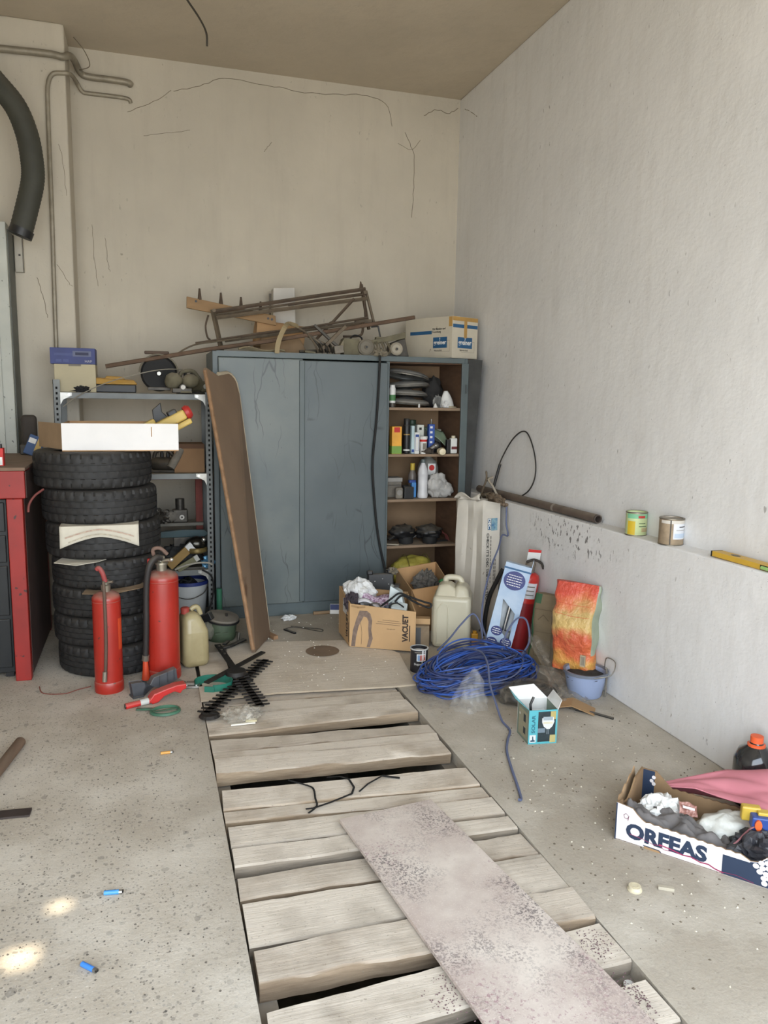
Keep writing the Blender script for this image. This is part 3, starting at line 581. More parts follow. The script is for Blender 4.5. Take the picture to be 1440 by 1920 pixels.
MB().box((-.28, 0, .03), (.275, .5, .945)).build('body', M('black_metal', (34, 36, 37), .45, .3, var=.2, dust=.2), t, bevel=.003)
for k, (z0, z1) in enumerate([(.06, .32), (.34, .60), (.62, .76), (.78, .93)]):
    f = MB().box((-.27, -.012, z0), (.265, 0, z1)).build('drawer', M('black_metal', (34, 36, 37)), t, bevel=.004); MB().bar((-.1, -.03, z1-.05), (.1, -.03, z1-.05), .02, .012).build('handle', DSTEEL, f, bevel=.003)
for sx in (-.25, .245): MB().box((sx-.02, .02, 0), (sx+.02, .48, .03)).build('foot', BLK, t)
t = thing('matchbox_pack', 'small red and white pack on the corner of the red workbench', 'box', (-.735, 4.35, 1.112))
MB().cbox((0, 0, .045), (.09, .05, .09)).build('body', REDI, t, bevel=.002); MB().box((-.04, -.0262, .005), (.04, -.0252, .045)).build('label_plate', INKW, t)
for k in range(7): MB().box((-.03+.009*k, -.0272, .008), (-.026+.009*k, -.0262, .03)).build('bar_mark', INK, t)
MB().cbox((0, 0, .1), (.07, .04, .02)).build('lid', BLK, t)
t = thing('paper_packet', 'blue and yellow crumpled paper packet leaning on the workbench', 'packet', (-.65, 5.0, 1.113), (R(-12), R(22), 0))
MB().cbox((0, 0, .06), (.09, .02, .12)).build('body', M('packet_blue', (60, 86, 128), .6), t, bevel=.004); MB().box((.006, -.0115, .03), (.036, -.0105, .115)).build('print', M('packet_yellow', (190, 160, 90), .6), t); MB().box((-.04, -.0115, .07), (-.0, -.0105, .1)).build('print', INKW, t)
t = thing('dark_tool_head', 'dark rounded tool standing behind the paper packet', 'tool', (-.665, 5.11, 1.113))
MB().cbox((0, 0, .12), (.09, .05, .23)).build('body', M('dark_brown_tool', (58, 52, 46), .8), t, bevel=.025, seg=4); MB().cbox((0, -.02, .03), (.1, .07, .06)).build('foot', DSTEEL, t, bevel=.006)

# ---------------------------------------------------------------- tyres
TYM = M('tyre_rubber', (33, 32, 31), .65, var=.25, scale=18, dust=.25, dustcol=(96, 90, 82))
def tyre_mesh():
    b = MB(); N = 180; R0 = .298
    prof = [(.19, .03, 0), (.2, .012, 0), (.245, .0, 0), (.278, .003, 0), (.290, .009, 3), (.296, .018, 1), (.2985, .032, 1), (.299, .05, 1), (.299, .054, 0), (.2925, .0545, 0), (.2925, .061, 0), (.300, .0615, 2), (.300, .074, 2), (.300, .087, 2), (.2935, .0875, 0), (.2935, .0925, 0), (.300, .093, 2), (.300, .106, 2), (.300, .119, 2), (.2925, .1195, 0), (.2925, .126, 0), (.299, .1265, 0), (.299, .13, 1), (.2985, .148, 1), (.296, .162, 1), (.290, .171, 3), (.278, .177, 0), (.245, .18, 0), (.2, .168, 0), (.19, .15, 0)]
    vs = []; P = len(prof)
    for i, (r, z, k) in enumerate(prof):
        for j in range(N):
            q = r; sl = int(abs(z-.09)*110)
            if k in (1, 3) and (j+sl//2) % 5 == 0: q -= .008 if k == 1 else .004
            if k == 2 and (j+int(z*120)) % 6 == 0: q -= .005
            a = 2*pi*j/N; vs.append((q*cos(a), q*sin(a), z))
    b.add(vs, [(i*N+j, i*N+(j+1) % N, ((i+1) % P)*N+(j+1) % N, ((i+1) % P)*N+j) for i in range(P) for j in range(N)]); return b
tyl = ['bottom tyre of the black tyre stack, standing on the floor', 'second tyre from the floor in the black stack', 'third tyre from the floor in the black stack, cardboard scrap on it', 'fourth tyre from the floor, in the middle of the stack, paper scrap on top',
       'fifth tyre from the floor with folded newspaper hanging over it', 'sixth tyre from the floor, second from the top of the stack', 'topmost tyre of the black stack, under the white box']
tz = [0, .166, .322, .478, .634, .817, .999]; th_ = [.165, .155, .155, .155, .182, .181, .191]; tx = [-.195, -.215, -.215, -.208, -.228, -.242, -.270]
base = None
for i in range(7):
    if base is None: o = base = tyre_mesh().build('tyre', TYM, smooth=30)
    else: o = base.copy(); C.objects.link(o)
    sc = [.97, .96, .965, .975, .99, .985, 1.0][i]
    o.location = (tx[i], 4.45+.004*((i*7) % 3), tz[i]); o.scale = (sc, sc, th_[i]/.18); o.rotation_euler = (0, 0, i*1.3)
    tag(o, tyl[i], 'tyre', 'stacked car tyres')
PAPER = M('newsprint', (198, 192, 176), .9, var=.1, scale=10); NEWP = M('news_print_red', (166, 130, 118), .9, var=.3, scale=60, col2=(194, 182, 162)); CARD = M('cardboard', (176, 140, 100), .85, var=.1, scale=6); CARDD = M('cardboard_old', (140, 116, 88), .9, var=.12, dust=.3)
t = thing('newspaper', 'folded newspaper draped over the front of the fifth tyre', 'newspaper', (-.235, 4.15, .82))
m = MB().grid(lambda u, v: (-.19+.38*u, .16-.16*min(v*2, 1)-.012*max(0, v-.5)*2, .0008+.0*u-(max(0, v-.5)*2)*(.055+.055*abs(2*u-1)**1.5)-.003*min(v*2, 1)), 20, 12); m.build('sheet', PAPER, t, smooth=40, solid=.003)
for k, (z, w) in enumerate([(-.022, .33), (-.045, .3)]):
    m = MB().grid(lambda u, v: (-w/2+w*u, -.0155-.001*k, z+.007*v-(abs(2*u-1)**1.5)*.04), 12, 1); m.build('print', NEWP if k == 0 else M('news_print_grey', (156, 148, 134), .9, var=.3, scale=80, col2=(196, 186, 164)), t, smooth=40)
def scrap(name, pts, z, mat, label, cat, th=.003):
    cx = sum(p[0] for p in pts)/len(pts); cy = sum(p[1] for p in pts)/len(pts); n = len(pts); b = MB()
    b.add([(x-cx, y-cy, (q if len(pp) > 2 else 0)) for pp in pts for x, y, q in [(pp[0], pp[1], pp[2] if len(pp) > 2 else 0)]]+[(pp[0]-cx, pp[1]-cy, (pp[2] if len(pp) > 2 else 0)+th) for pp in pts],
          [tuple(range(n))[::-1], tuple(range(n, 2*n))]+[(i, (i+1) % n, (i+1) % n+n, i+n) for i in range(n)])
    return tag(b.build(name, mat, loc=(cx, cy, z)), label, cat)
scrap('paper_scrap', [(-.46, 4.17, -.005), (-.35, 4.115, -.012), (-.25, 4.125, .0), (-.21, 4.18, .0), (-.3, 4.3, 0), (-.42, 4.3, 0)], .635, PAPER, 'pale paper scrap poking out above the fourth tyre', 'paper')
scrap('cardboard_scrap', [(-.33, 4.14, -.01), (-.2, 4.10, -.012), (-.05, 4.13, .006), (.04, 4.20, .014), (-.05, 4.34, .002), (-.3, 4.34, 0)], .4785, CARDD, 'torn cardboard strip poking out above the third tyre', 'cardboard')
tubething('red_tie', [(-.51, 4.33, .99), (-.55, 4.3, .96), (-.575, 4.28, .92), (-.58, 4.27, .88)], .006, M('faded_red', (120, 64, 58), .8), 'faded red strap end hanging at the left of the sixth tyre', 'strap', 6)
t = thing('white_box', 'long low white cardboard box on top of the tyre stack', 'box', (-.115, 4.40, 1.191), R(-1))
WBX = M('white_box_card', (222, 220, 218), .6, var=.03); T_ = .006
MB().box((-.285, -.17, 0), (.285, .17, T_)).build('bottom', CARD, t); MB().box((-.285, -.17, T_), (.285, -.164, .142)).build('front_panel', WBX, t); MB().box((-.285, .164, T_), (.285, .17, .142)).build('rear_panel', CARD, t)
MB().box((.279, -.164, T_), (.285, .164, .142)).build('end_panel', CARD, t); MB().box((-.285, -.164, T_), (-.279, .164, .142)).build('end_panel', CARD, t)
m = MB(); m.add([(-.286, -.165, .01), (-.286, -.165, .14), (-.42, .05, .142), (-.42, .05, .012), (-.36, .06, .0)], [(0, 1, 2, 3)]); m.build('flap', CARDD, t, solid=.004)
MB().cbox((.15, -.171, .1), (.004, .002, .05)).build('stain_mark', M('tea_stain', (150, 110, 60), .7), t)
t = thing('cordless_drill', 'yellow cordless drill case with red end lying in the white box', 'drill', (.09, 4.39, 1.205), (0, R(-28), R(6)))
YEL = M('tool_yellow', (196, 168, 88), .5, var=.08, dust=.2)
MB().cbox((.06, 0, .10), (.26, .07, .055)).build('body', YEL, t, bevel=.012, seg=3); MB().cbox((.1, -.02, .055), (.2, .05, .03)).build('rail', YEL, t, bevel=.008); MB().cbox((-.02, 0, .14), (.1, .06, .03)).build('grip', YEL, t, bevel=.01)
MB().lathe([(0, 0), (.036, 0), (.04, .02), (.03, .035), (0, .035)], 18, Tm((.19, 0, .10), (0, R(90), 0))).build('end_cap', REDP, t, smooth=40); MB().cbox((.13, 0, .135), (.05, .05, .03)).build('trigger_block', BLK, t, bevel=.006)
t = thing('handsaw', 'dark hand saw handle leaning up out of the white box', 'saw', (.0, 4.45, 1.20))
m = MB(); m.prism([(-.06, .02), (.0, .08), (.045, .15), (.04, .2), (.085, .24), (.092, .19), (.12, .165), (.11, .13), (.07, .12), (.02, .05), (-.03, .0)], -.012, .012); m.build('grip', BLK, t, bevel=.004); MB().bar((-.2, 0, .06), (-.03, 0, .03), .003, .06).build('blade', DSTEEL, t)

# ---------------------------------------------------------------- grey angle steel rack
RACK = M('rack_steel', (104, 106, 104), .5, .5, var=.15, scale=10, dust=.2); HOLE = M('hole_black', (14, 14, 14), .9); RACKS = M('rack_shelf', (112, 108, 98), .7, var=.15, dust=.5)
rk = thing('angle_steel_rack', 'grey perforated angle steel shelf rack beside the grey cupboard', 'rack', (-.055, 5.27, 0))
hole_me = None
for (px, py, sx, sy) in ((-.465, -.19, 1, 1), (.465, -.19, -1, 1), (-.465, .19, 1, -1), (.465, .19, -1, -1)):
    p = MB(); p.box((min(px, px+.04*sx), min(py, py+.003*sy), 0), (max(px, px+.04*sx), max(py, py+.003*sy), 1.56 if px < 0 else 1.5)); p.box((min(px, px+.003*sx), min(py, py+.04*sy), 0), (max(px, px+.003*sx), max(py, py+.04*sy), 1.56 if px < 0 else 1.5))
    po = p.build('post', RACK, rk)
    if py < 0:
        h = MB()
        for k in range(48):
            z = .03+k*.0315; h.cbox((px+.02*sx, py-.0004, z), (.011, .0012, .015)); 
            h.cbox((px+(.0034 if px < 0 else -.0034), py+.02, z), (.0012, .011, .015))
        ho = h.build('punched_holes', HOLE, rk); ho['kind'] = 'stuff'
for z in (1.486, .985, .355):
    s = MB(); s.box((-.46, -.186, z-.004), (.46, .186, z)); s.box((-.46, -.1895, z-.035), (.46, -.186, z)); s.box((-.46, .186, z-.035), (.46, .1895, z)); s.build('shelf', [RACKS], rk, bevel=.002)
    f = MB().box((-.425, -.194, z-.036), (.425, -.1902, z-.002)); f.build('shelf_edge', RACK, rk, bevel=.001)
    for sx in (-1, 1):
        MB().prism([(sx*.425, z-.002), (sx*.36, z-.002), (sx*.36, z-.02), (sx*.41, z-.045), (sx*.425, z-.075)], -.1975, -.1945).build('gusset', STEEL, rk)
        MB().lathe([(0, 0), (.008, 0), (.008, .006), (0, .006)], 8, Tm((sx*.375, -.198, z-.014), (R(90), 0, 0))).build('bolt', M('zinc', (170, 170, 166), .3, .8), rk)
# things on the rack top
zt = 1.4862
t = thing('storage_carton', 'plain cream carton at the left end of the rack top, under the blue box', 'box', (-.395, 5.22, zt))
MB().cbox((0, 0, .084), (.235, .2, .168)).build('body', M('cream_card', (178, 168, 140), .8, var=.06), t, bevel=.003); MB().cbox((.0, -.102, .162), (.07, .004, .012)).build('label_slot', DUSTY, t)
t = thing('radio_box', 'blue printed carton on top of the cream carton', 'box', (-.405, 5.22, zt+.1685))
MB().cbox((0, 0, .048), (.255, .19, .096)).build('body', M('box_blue', (44, 54, 110), .55, var=.15), t, bevel=.002)
MB().box((.0, -.0962, .045), (.105, -.0952, .078)).build('print', M('box_grey_print', (92, 98, 124), .6), t); MB().box((.015, -.0972, .053), (.09, -.0962, .07)).build('print', M('dark_navy', (30, 34, 66), .6), t)
MB().box((-.105, -.0962, .05), (.0, -.0952, .065)).build('print', M('box_faint_print', (66, 76, 124), .6), t)
for x in (-.08, -.04): MB().box((x-.016, -.0962, .012), (x+.016, -.0952, .028)).build('print', M('box_faint_print', (66, 76, 124)), t)
lettering('HAF', .02, M('faded_white', (170, 170, 180), .6), t, (.088, -.0962, .018), width=.04)
t = thing('tool_case', 'yellow lidded black plastic tool case on the rack top', 'case', (-.17, 5.2, zt))
MB().cbox((0, 0, .026), (.25, .13, .05)).build('base', BLK, t, bevel=.006); MB().hexa([(-.135, -.07, .052), (.135, -.07, .052), (.135, .07, .052), (-.135, .07, .052), (-.115, -.055, .09), (.115, -.055, .08), (.1, .055, .085), (-.115, .055, .095)]).build('lid', M('case_yellow', (176, 134, 52), .5, dust=.3), t, bevel=.008, seg=3)
MB().hexa([(-.06, -.04, .086), (.06, -.04, .084), (.06, .04, .084), (-.06, .04, .088), (-.05, -.03, .103), (.05, -.03, .1), (.05, .03, .1), (-.05, .03, .103)]).build('grip', M('case_yellow', (176, 134, 52)), t, bevel=.006)
crumple('wire_tangle', (-.36, 5.115, zt), (.04, .014, .02), BLKR, 'small tangle of black wire in front of the cream carton', 'wire', 61, .8, 6, 12)
t = thing('saw_guard', 'round black circular saw with grey guard on the rack top', 'saw', (.095, 5.22, zt+.02))
MB().lathe([(0, .012), (.085, .012), (.088, 0), (.108, 0), (.112, .004), (.112, .04), (.1, .05), (0, .05)], 32, Tm((0, .03, .105), (R(90), 0, 0))).build('disc', BLKR, t, smooth=25)
MB().lathe([(.114, -.004), (.124, 0), (.124, .055), (.114, .06)], 28, Tm((0, .03, .105), (R(90), 0, 0)), a0=R(5), a1=R(175)).build('guard', M('guard_grey', (104, 98, 84), .7, dust=.3), t, smooth=40)
MB().cbox((-.01, 0, .235), (.15, .03, .02)).build('handle', M('brown_handle', (78, 62, 50), .7), t, bevel=.006); MB().lathe([(0, 0), (.02, 0), (.012, .02), (0, .02)], 16, Tm((.0, -.022, .105), (R(90), 0, 0))).build('hub', STEEL, t, smooth=40); MB().cbox((.0, .0, .01), (.14, .09, .02)).build('base_plate', DSTEEL, t, bevel=.003)
def machine(name, loc, rz, label, cat, mat, seed, s=1.0):
    """dusty power tool: motor barrel, gear head, loop handle, feet and knobs"""
    t = thing(name, label, cat, loc, rz)
    MB().lathe([(0, -.09*s), (.03*s, -.09*s), (.045*s, -.07*s), (.045*s, .05*s), (.036*s, .075*s), (.0, .075*s)], 20, Tm((0, 0, .055*s), (0, R(90), 0))).build('motor', mat, t, smooth=40)
    MB().cbox((.095*s, 0, .05*s), (.05*s, .07*s, .07*s)).build('gear_head', mat, t, bevel=.008*s, seg=3); MB().lathe([(0, 0), (.016*s, 0), (.016*s, .006*s), (0, .006*s)], 14, Tm((.095*s, -.036*s, .05*s), (R(90), 0, 0))).build('washer', M('bright_washer', (196, 192, 182), .4), t)
    MB().tube(smoothpath([(-.07*s, 0, .09*s), (-.05*s, 0, .14*s), (.02*s, 0, .15*s), (.06*s, 0, .11*s), (.08*s, 0, .08*s)], 5), .013*s, 10).build('handle', mat, t, smooth=40)
    MB().cbox((0, 0, .008*s), (.16*s, .09*s, .016*s)).build('foot', DSTEEL, t, bevel=.003); 
    for k in (-1, 1): MB().lathe([(0, 0), (.012*s, 0), (.012*s, .03*s), (.007*s, .04*s), (0, .04*s)], 10, Tm((.02*k*s, .02*s, .098*s))).build('knob', BLK, t, smooth=40)
    return t
OLIV = M('dusty_olive', (104, 98, 78), .8, var=.25, scale=16, dust=.4)
machine('bench_grinder', (.285, 5.25, zt), .3, 'dusty olive power tool with two knobs at the right end of the rack top', 'power tool', OLIV, 1, .98)
t = thing('belt_sander', 'dusty round bodied power tool hanging over the front of the rack top', 'power tool', (.20, 5.115, zt+.006))
MB().blob((-.02, .0, .075), (.055, .05, .05), .12, 2, 14, 3).build('body', OLIV, t, smooth=0); MB().blob((.085, .01, .075), (.055, .05, .045), .1, 2, 14, 5).build('body', OLIV, t, smooth=0)
MB().cbox((.03, -.01, .015), (.12, .07, .03)).build('plate', DSTEEL, t, bevel=.004); MB().lathe([(0, 0), (.014, 0), (.014, .006), (0, .006)], 14, Tm((.035, -.052, .035), (R(90), 0, 0))).build('washer', M('bright_washer', (196, 192, 182)), t); MB().tube([(.035, -.046, .035), (.035, 0, .035)], .02, 12).build('bolt_boss', DSTEEL, t)
MB().bar((.0, -.03, .006), (.09, -.05, .006), .02, .01).build('lip', OLIV, t)
tubething('curved_wire', [(-.465, 5.075, 1.40), (-.36, 5.04, 1.475), (-.2, 5.02, 1.55), (.0, 5.02, 1.61), (.13, 5.06, 1.635), (.24, 5.2, 1.640)], .003, M('grey_wire', (140, 134, 120), .6), 'thin curved grey wire arching in front of the rack top', 'wire', 6)
# things on the second shelf
zs = .9852
t = thing('brown_carton', 'plain brown cardboard box on the second rack shelf', 'box', (.268, 5.23, zs)); MB().cbox((0, 0, .092), (.19, .2, .184)).build('body', M('carton_brown', (132, 102, 72), .85, var=.06), t, bevel=.003); MB().box((-.093, -.1012, .155), (.093, -.1002, .184)).build('flap', M('carton_dark', (96, 70, 52), .85), t)
machine('engine_part', (.115, 5.2, zs), -.2, 'dark greasy machine part left of the brown carton on the rack', 'machine part', DSTEEL, 2, .95)
tag(MB().tube([(-.02, 0, .034), (.05, .03, .15)], .026, 12).build('plastic_elbow', DUSTY, loc=(.17, 5.12, zs), smooth=40), 'grey pipe elbow leaning on the brown carton', 'pipe fitting')
# red inner frame and lower things
t = thing('inner_rack', 'rusty red steel inner shelf frame inside the lower rack', 'rack', (.08, 5.36, .356))
RST = M('rust_red', (112, 48, 38), .7, var=.25, scale=10)
MB().box((.235, -.02, 0), (.28, .02, .58)).build('post', RST, t); MB().box((-.28, -.02, 0), (-.24, .02, .58)).build('post', RST, t); MB().box((-.28, -.06, .255), (.28, .08, .275)).build('shelf', RACKS, t)
MB().box((-.28, .0, .56), (.28, .02, .58)).build('rail', RST, t)
zr = .6315
t = thing('engine_part', 'greasy grey carburettor like part with round washer on the red frame shelf', 'machine part', (.21, 5.33, zr)); MB().cbox((0, 0, .045), (.1, .07, .09)).build('body', DSTEEL, t, bevel=.01, seg=3); MB().blob((-.05, -.02, .045), (.05, .03, .035), .3, 3, 12, 7).build('lump', DUSTY, t, smooth=0); MB().lathe([(.007, 0), (.016, 0), (.016, .005), (.007, .005)], 16, Tm((.01, -.04, .04), (R(90), 0, 0))).build('washer', M('bright_washer', (196, 192, 182)), t); MB().tube([(0, 0, .085), (0, .0, .16)], .03, 14).build('neck', DSTEEL, t, smooth=40)
crumple('metal_scrap', (.08, 5.31, zr), (.07, .05, .05), DSTEEL, 'heap of dark metal scrap left of the washer part', 'scrap', 71, .6, 4)
zl = .3552
tag(MB().prism([(-.2, 0), (.16, 0), (.19, .02), (.16, .045), (.02, .05), (-.2, .035)], -.015, .015).build('teal_saw', M('teal_dark', (52, 74, 78), .6, dust=.3), loc=(.2, 5.22, zl+.195), bevel=.004), 'dark teal handled saw lying across the lower rack', 'saw')
t = thing('tool_heap', 'dark heap of tools on the lowest rack shelf', 'tool heap', (.20, 5.19, zl)); MB().blob((0, .02, .06), (.14, .08, .08), .5, 3.5, 20, 73, flat=.0).build('heap', M('dark_heap', (46, 46, 46), .8, var=.5, scale=30), t, smooth=0); MB().box((-.15, -.08, 0), (.15, .1, .012)).build('tray', DSTEEL, t)
MB().cbox((.03, .05, .165), (.14, .08, .06)).build('block', DSTEEL, t, bevel=.004)
t = thing('gold_headlamp', 'brass rimmed round lamp with chrome spots on the lower rack', 'lamp', (.30, 5.12, zl+.11)); MB().blob((0, 0, .055), (.07, .05, .05), .05, 2, 14, 2).build('bowl', M('dark_chrome', (60, 58, 52), .2, .8), t, smooth=0)
MB().lathe([(.06, 0), (.07, .01), (.07, .03), (.062, .035)], 22).build('rim', M('brass', (130, 112, 68), .4, .5), t, smooth=40); MB().blob((.045, -.03, .085), (.014, .012, .014), .0, 2, 8).build('reflector', M('bright_chrome', (230, 228, 220), .15, .9), t, smooth=0)
t = thing('flat_brush', 'yellow brown brush with white end leaning on the rack, above the tall extinguisher', 'brush', (.13, 5.06, zl+.04), (0, R(50), R(10))); MB().cbox((0, 0, .07), (.055, .02, .16)).build('handle', M('brush_amber', (142, 112, 58), .6), t, bevel=.004); MB().cbox((0, 0, .17), (.058, .024, .045)).build('end_cap', WHT, t, bevel=.003)
t = thing('olive_stick', 'olive handled tool with white tip lying on the lowest rack shelf', 'tool', (.18, 5.075, zl+.01), (0, R(60), R(4))); MB().cbox((0, 0, .06), (.04, .02, .13)).build('handle', M('olive_plastic', (110, 106, 76), .6), t, bevel=.003); MB().cbox((0, 0, .135), (.04, .02, .03)).build('tip', M('pale_tip', (186, 184, 174), .6), t, bevel=.003)
tubething('white_cable', [(.16, 5.07, zl+.01), (.22, 5.06, zl+.035), (.3, 5.06, zl+.05), (.37, 5.07, zl+.045), (.395, 5.08, zl+.03)], .006, M('dirty_white', (170, 164, 150), .7), 'dirty white cord along the lowest rack shelf', 'cord', 6)
crumple('blue_foil', (.375, 5.13, zl), (.04, .03, .045), M('blue_foil', (90, 140, 170), .3, .3, var=.4, scale=60), 'shiny blue crumpled foil at the right of the lowest rack shelf', 'foil', 75, .5)
# bucket under the rack
t = thing('white_bucket', 'white plastic bucket with blue rim under the rack', 'bucket', (.25, 5.19, 0))
MB().lathe([(.0, .002), (.10, .002), (.103, .01), (.125, .255), (.122, .255), (.1, .015), (0, .012)], 30).build('body', M('bucket_white', (188, 190, 188), .5, var=.08, scale=8), t, smooth=40)
MB().lathe([(.1245, .245), (.131, .247), (.131, .27), (.121, .27), (.121, .245)], 30).build('rim', M('rim_blue', (36, 50, 110), .45), t, smooth=40)
MB().tube(smoothpath([(.13, -.02, .25), (.09, -.11, .2), (0, -.14, .17), (-.09, -.11, .19), (-.13, -.02, .25)], 6), .003, 6).build('wire_handle', DSTEEL, t, smooth=40); MB().cbox((-.125, -.02, .25), (.015, .03, .03)).build('handle_lug', WHT, t)
b = MB()
for k in range(9):
    a = random.uniform(0, 6.28); b.tube(smoothpath([(.09*cos(a), .09*sin(a), .22), (.06*cos(a+1), .06*sin(a+1), .27+.02*random.random()), (.02*cos(a+2), .05*sin(a+2), .28), (.08*cos(a+3.4), .08*sin(a+3.4), .24)], 5), .006, 6)
c_ = tag(b.build('cable_bundle', BLKR, loc=(.25, 5.19, -.015), smooth=40), 'black cables coiled inside the white bucket', 'cable')
tubething('black_lead', [(.33, 5.05, .36), (.385, 5.045, .32), (.40, 5.03, .25), (.385, 5.02, .15), (.36, 5.0, .1), (.34, 4.98, .01)], .006, BLKR, 'black lead hanging from the rack in front of the white bucket', 'cable', 6)
tag(MB().tube([(0, 0, 0), (0, 0, .23)], .018, 14).build('green_tube', M('green_tube', (58, 120, 92), .5), loc=(.435, 5.045, 0), smooth=40), 'short green tube standing beside the rack post', 'tube')

# ---------------------------------------------------------------- fire extinguishers
RED = M('extinguisher_red', (160, 38, 26), .4, var=.12, scale=5, spots=.08, spotcol=(80, 40, 36), dust=.75, coat=.2); REDD = M('extinguisher_orange', (196, 70, 36), .5)
CHR = M('dull_chrome', (170, 164, 150), .3, .8, var=.15)
def extinguisher(loc, r, h, label, big, group=None):
    t = thing('fire_extinguisher', label, 'extinguisher', loc, 0, group)
    MB().lathe([(0, .035), (r, .035), (r, h*.93), (r*.985, h*.95), (r*.86, h*.975), (r*.5, h), (r*.25, h*1.005), (0, h*1.005)], 36).build('cylinder', RED, t, smooth=40)
    MB().lathe([(r*1.02, 0), (r*1.04, .003), (r*1.04, .05), (r*1.0, .056)], 36).build('base_ring', RED, t, smooth=40)
    MB().lathe([(r*1.0005, h*.905), (r*1.015, h*.91), (r*1.0005, h*.915)], 36).build('weld_ring', RED, t, smooth=40)
    return t
e1 = extinguisher((-.208, 3.998, 0), .068, .512, 'smaller slim red fire extinguisher with brown hose down its front', False)
MB().lathe([(.022, .51), (.024, .545), (.016, .55), (.016, .575), (0, .575)], 18).build('valve', CHR, e1, smooth=40)
MB().tube(smoothpath([(.0, -.02, .565), (-.012, -.02, .61), (-.028, -.015, .635), (-.04, -.01, .625)], 5), [.012]*15+[.009], 10).build('handle', M('faded_red_grip', (150, 60, 58), .6, dust=.4), e1, smooth=40)
MB().tube([(0, -.01, .56), (.035, -.025, .565)], .007, 10).build('pin', CHR, e1, smooth=40)
MB().tube(smoothpath([(-.008, -.03, .565), (-.006, -.06, .545), (-.004, -.074, .5), (-.004, -.078, .3), (-.010, -.079, .15), (-.014, -.08, .11)], 6), .008, 10).build('hose', M('brown_hose', (86, 66, 54), .7, dust=.4), e1, smooth=40)
MB().tube([(-.014, -.082, .125), (-.017, -.084, .075)], .0115, 12).build('nozzle', CHR, e1, smooth=40)
MB().lathe([(.0685, .22), (.0688, .38)], 10, a0=R(-40), a1=R(-10)).build('orange_label', REDD, e1, smooth=40)
e2 = extinguisher((.062, 4.118, 0), .084, .578, 'larger red fire extinguisher with chrome valve and black side hose', True)
MB().lathe([(.026, .575), (.028, .61), (.034, .613), (.034, .622), (.022, .63), (.018, .655), (0, .66)], 20).build('valve', CHR, e2, smooth=40)
MB().tube([(.0, -.02, .635), (.045, -.04, .64)], .009, 10).build('pin', CHR, e2, smooth=40); MB().blob((.05, -.043, .642), (.011, .011, .011), 0, 1, 8).build('knob', M('bright_chrome', (230, 228, 220)), e2, smooth=0)
MB().tube(smoothpath([(-.03, .0, .64), (-.04, -.01, .69), (-.005, -.02, .7), (.03, -.01, .665)], 5), .01, 10).build('handle', M('dusty_handle', (120, 96, 84), .7), e2, smooth=40)
MB().cbox((-.06, -.01, .62), (.02, .03, .05)).build('trigger', REDP, e2, bevel=.005)
MB().tube(smoothpath([(-.0, -.03, .65), (-.03, -.05, .655), (-.062, -.065, .61), (-.078, -.062, .5), (-.084, -.058, .3), (-.092, -.05, .13)], 6), .0155, 12).build('hose', M('black_hose', (40, 36, 34), .6, dust=.3), e2, smooth=40)
MB().tube([(-.09, -.052, .145), (-.093, -.05, .115)], .019, 14).build('hose_collar', CHR, e2, smooth=40); MB().lathe([(.013, .115), (.016, .06), (.022, .012), (0, .012)], 16, Tm((-.093, -.05, 0))).build('nozzle', REDD, e2, smooth=40)
# yellowed canister and green pump
JER = M('yellowed_plastic', (172, 160, 122), .35, var=.14, scale=5, col2=(140, 126, 90))
t = thing('jerrycan', 'yellowed translucent plastic canister with red cap behind the tall extinguisher', 'canister', (.222, 4.285, 0), R(12))
m = MB(); m.hexa([(-.075, -.09, 0), (.075, -.09, 0), (.075, .09, 0), (-.075, .09, 0), (-.07, -.085, .2), (.073, -.085, .2), (.073, .085, .2), (-.07, .085, .2)]); m.hexa([(-.07, -.085, .2), (.073, -.085, .2), (.073, .085, .2), (-.07, .085, .2), (-.066, -.065, .30), (.022, -.07, .312), (.022, .07, .312), (-.066, .065, .30)])
m.build('body', JER, t, bevel=.04, seg=6, smooth=60); MB().lathe([(.024, .295), (.024, .325), (.018, .33), (0, .33)], 18, Tm((-.04, 0, 0))).build('cap', M('cap_red', (160, 66, 56), .5), t, smooth=40); MB().tube(smoothpath([(-.01, 0, .312), (.01, 0, .325), (.03, 0, .32), (.045, 0, .28)], 5), .014, 10).build('grip', JER, t, smooth=40)
t = thing('garden_pump', 'small green motor pump with round dusty lid beside the leaning board', 'pump', (.415, 4.70, 0))
GRN = M('pump_green', (68, 82, 60), .7, var=.3, scale=10, dust=.4)
MB().lathe([(0, .0), (.08, .0), (.09, .03), (.092, .11), (.08, .125), (0, .125)], 24).build('housing', GRN, t, smooth=40); MB().lathe([(0, .0), (.1, .0), (.105, .008), (.1, .016), (.03, .022), (0, .022)], 28, Tm((.005, 0, .13), (R(6), R(8), 0))).build('lid', M('pump_lid', (120, 112, 100), .8, dust=.6), t, smooth=40)
MB().lathe([(0, .0), (.106, .0), (.106, .006), (0, .006)], 28, Tm((.005, 0, .122), (R(6), R(8), 0))).build('gasket', BLKR, t)
MB().blob((-.085, -.05, .07), (.045, .04, .055), .2, 2.5, 14, 4).build('inlet', M('pump_grey', (106, 106, 92), .7, dust=.3), t, smooth=0); MB().bar((-.13, -.02, .13), (-.06, -.06, .17), .04, .05).build('bracket', BLK, t, bevel=.006); MB().tube([(.08, -.03, .05), (.1, -.07, .05), (.09, -.09, .0)], .007, 8).build('stand', DSTEEL, t)
for x in (-.045, .0): MB().bar((x, -.093, .06), (x+.03, -.094, .062), .006, .012).build('fin', GRN, t)
MB().lathe([(0, 0), (.007, 0), (.007, .02), (0, .022)], 8, Tm((.03, -.03, .15))).build('screw', DSTEEL, t)
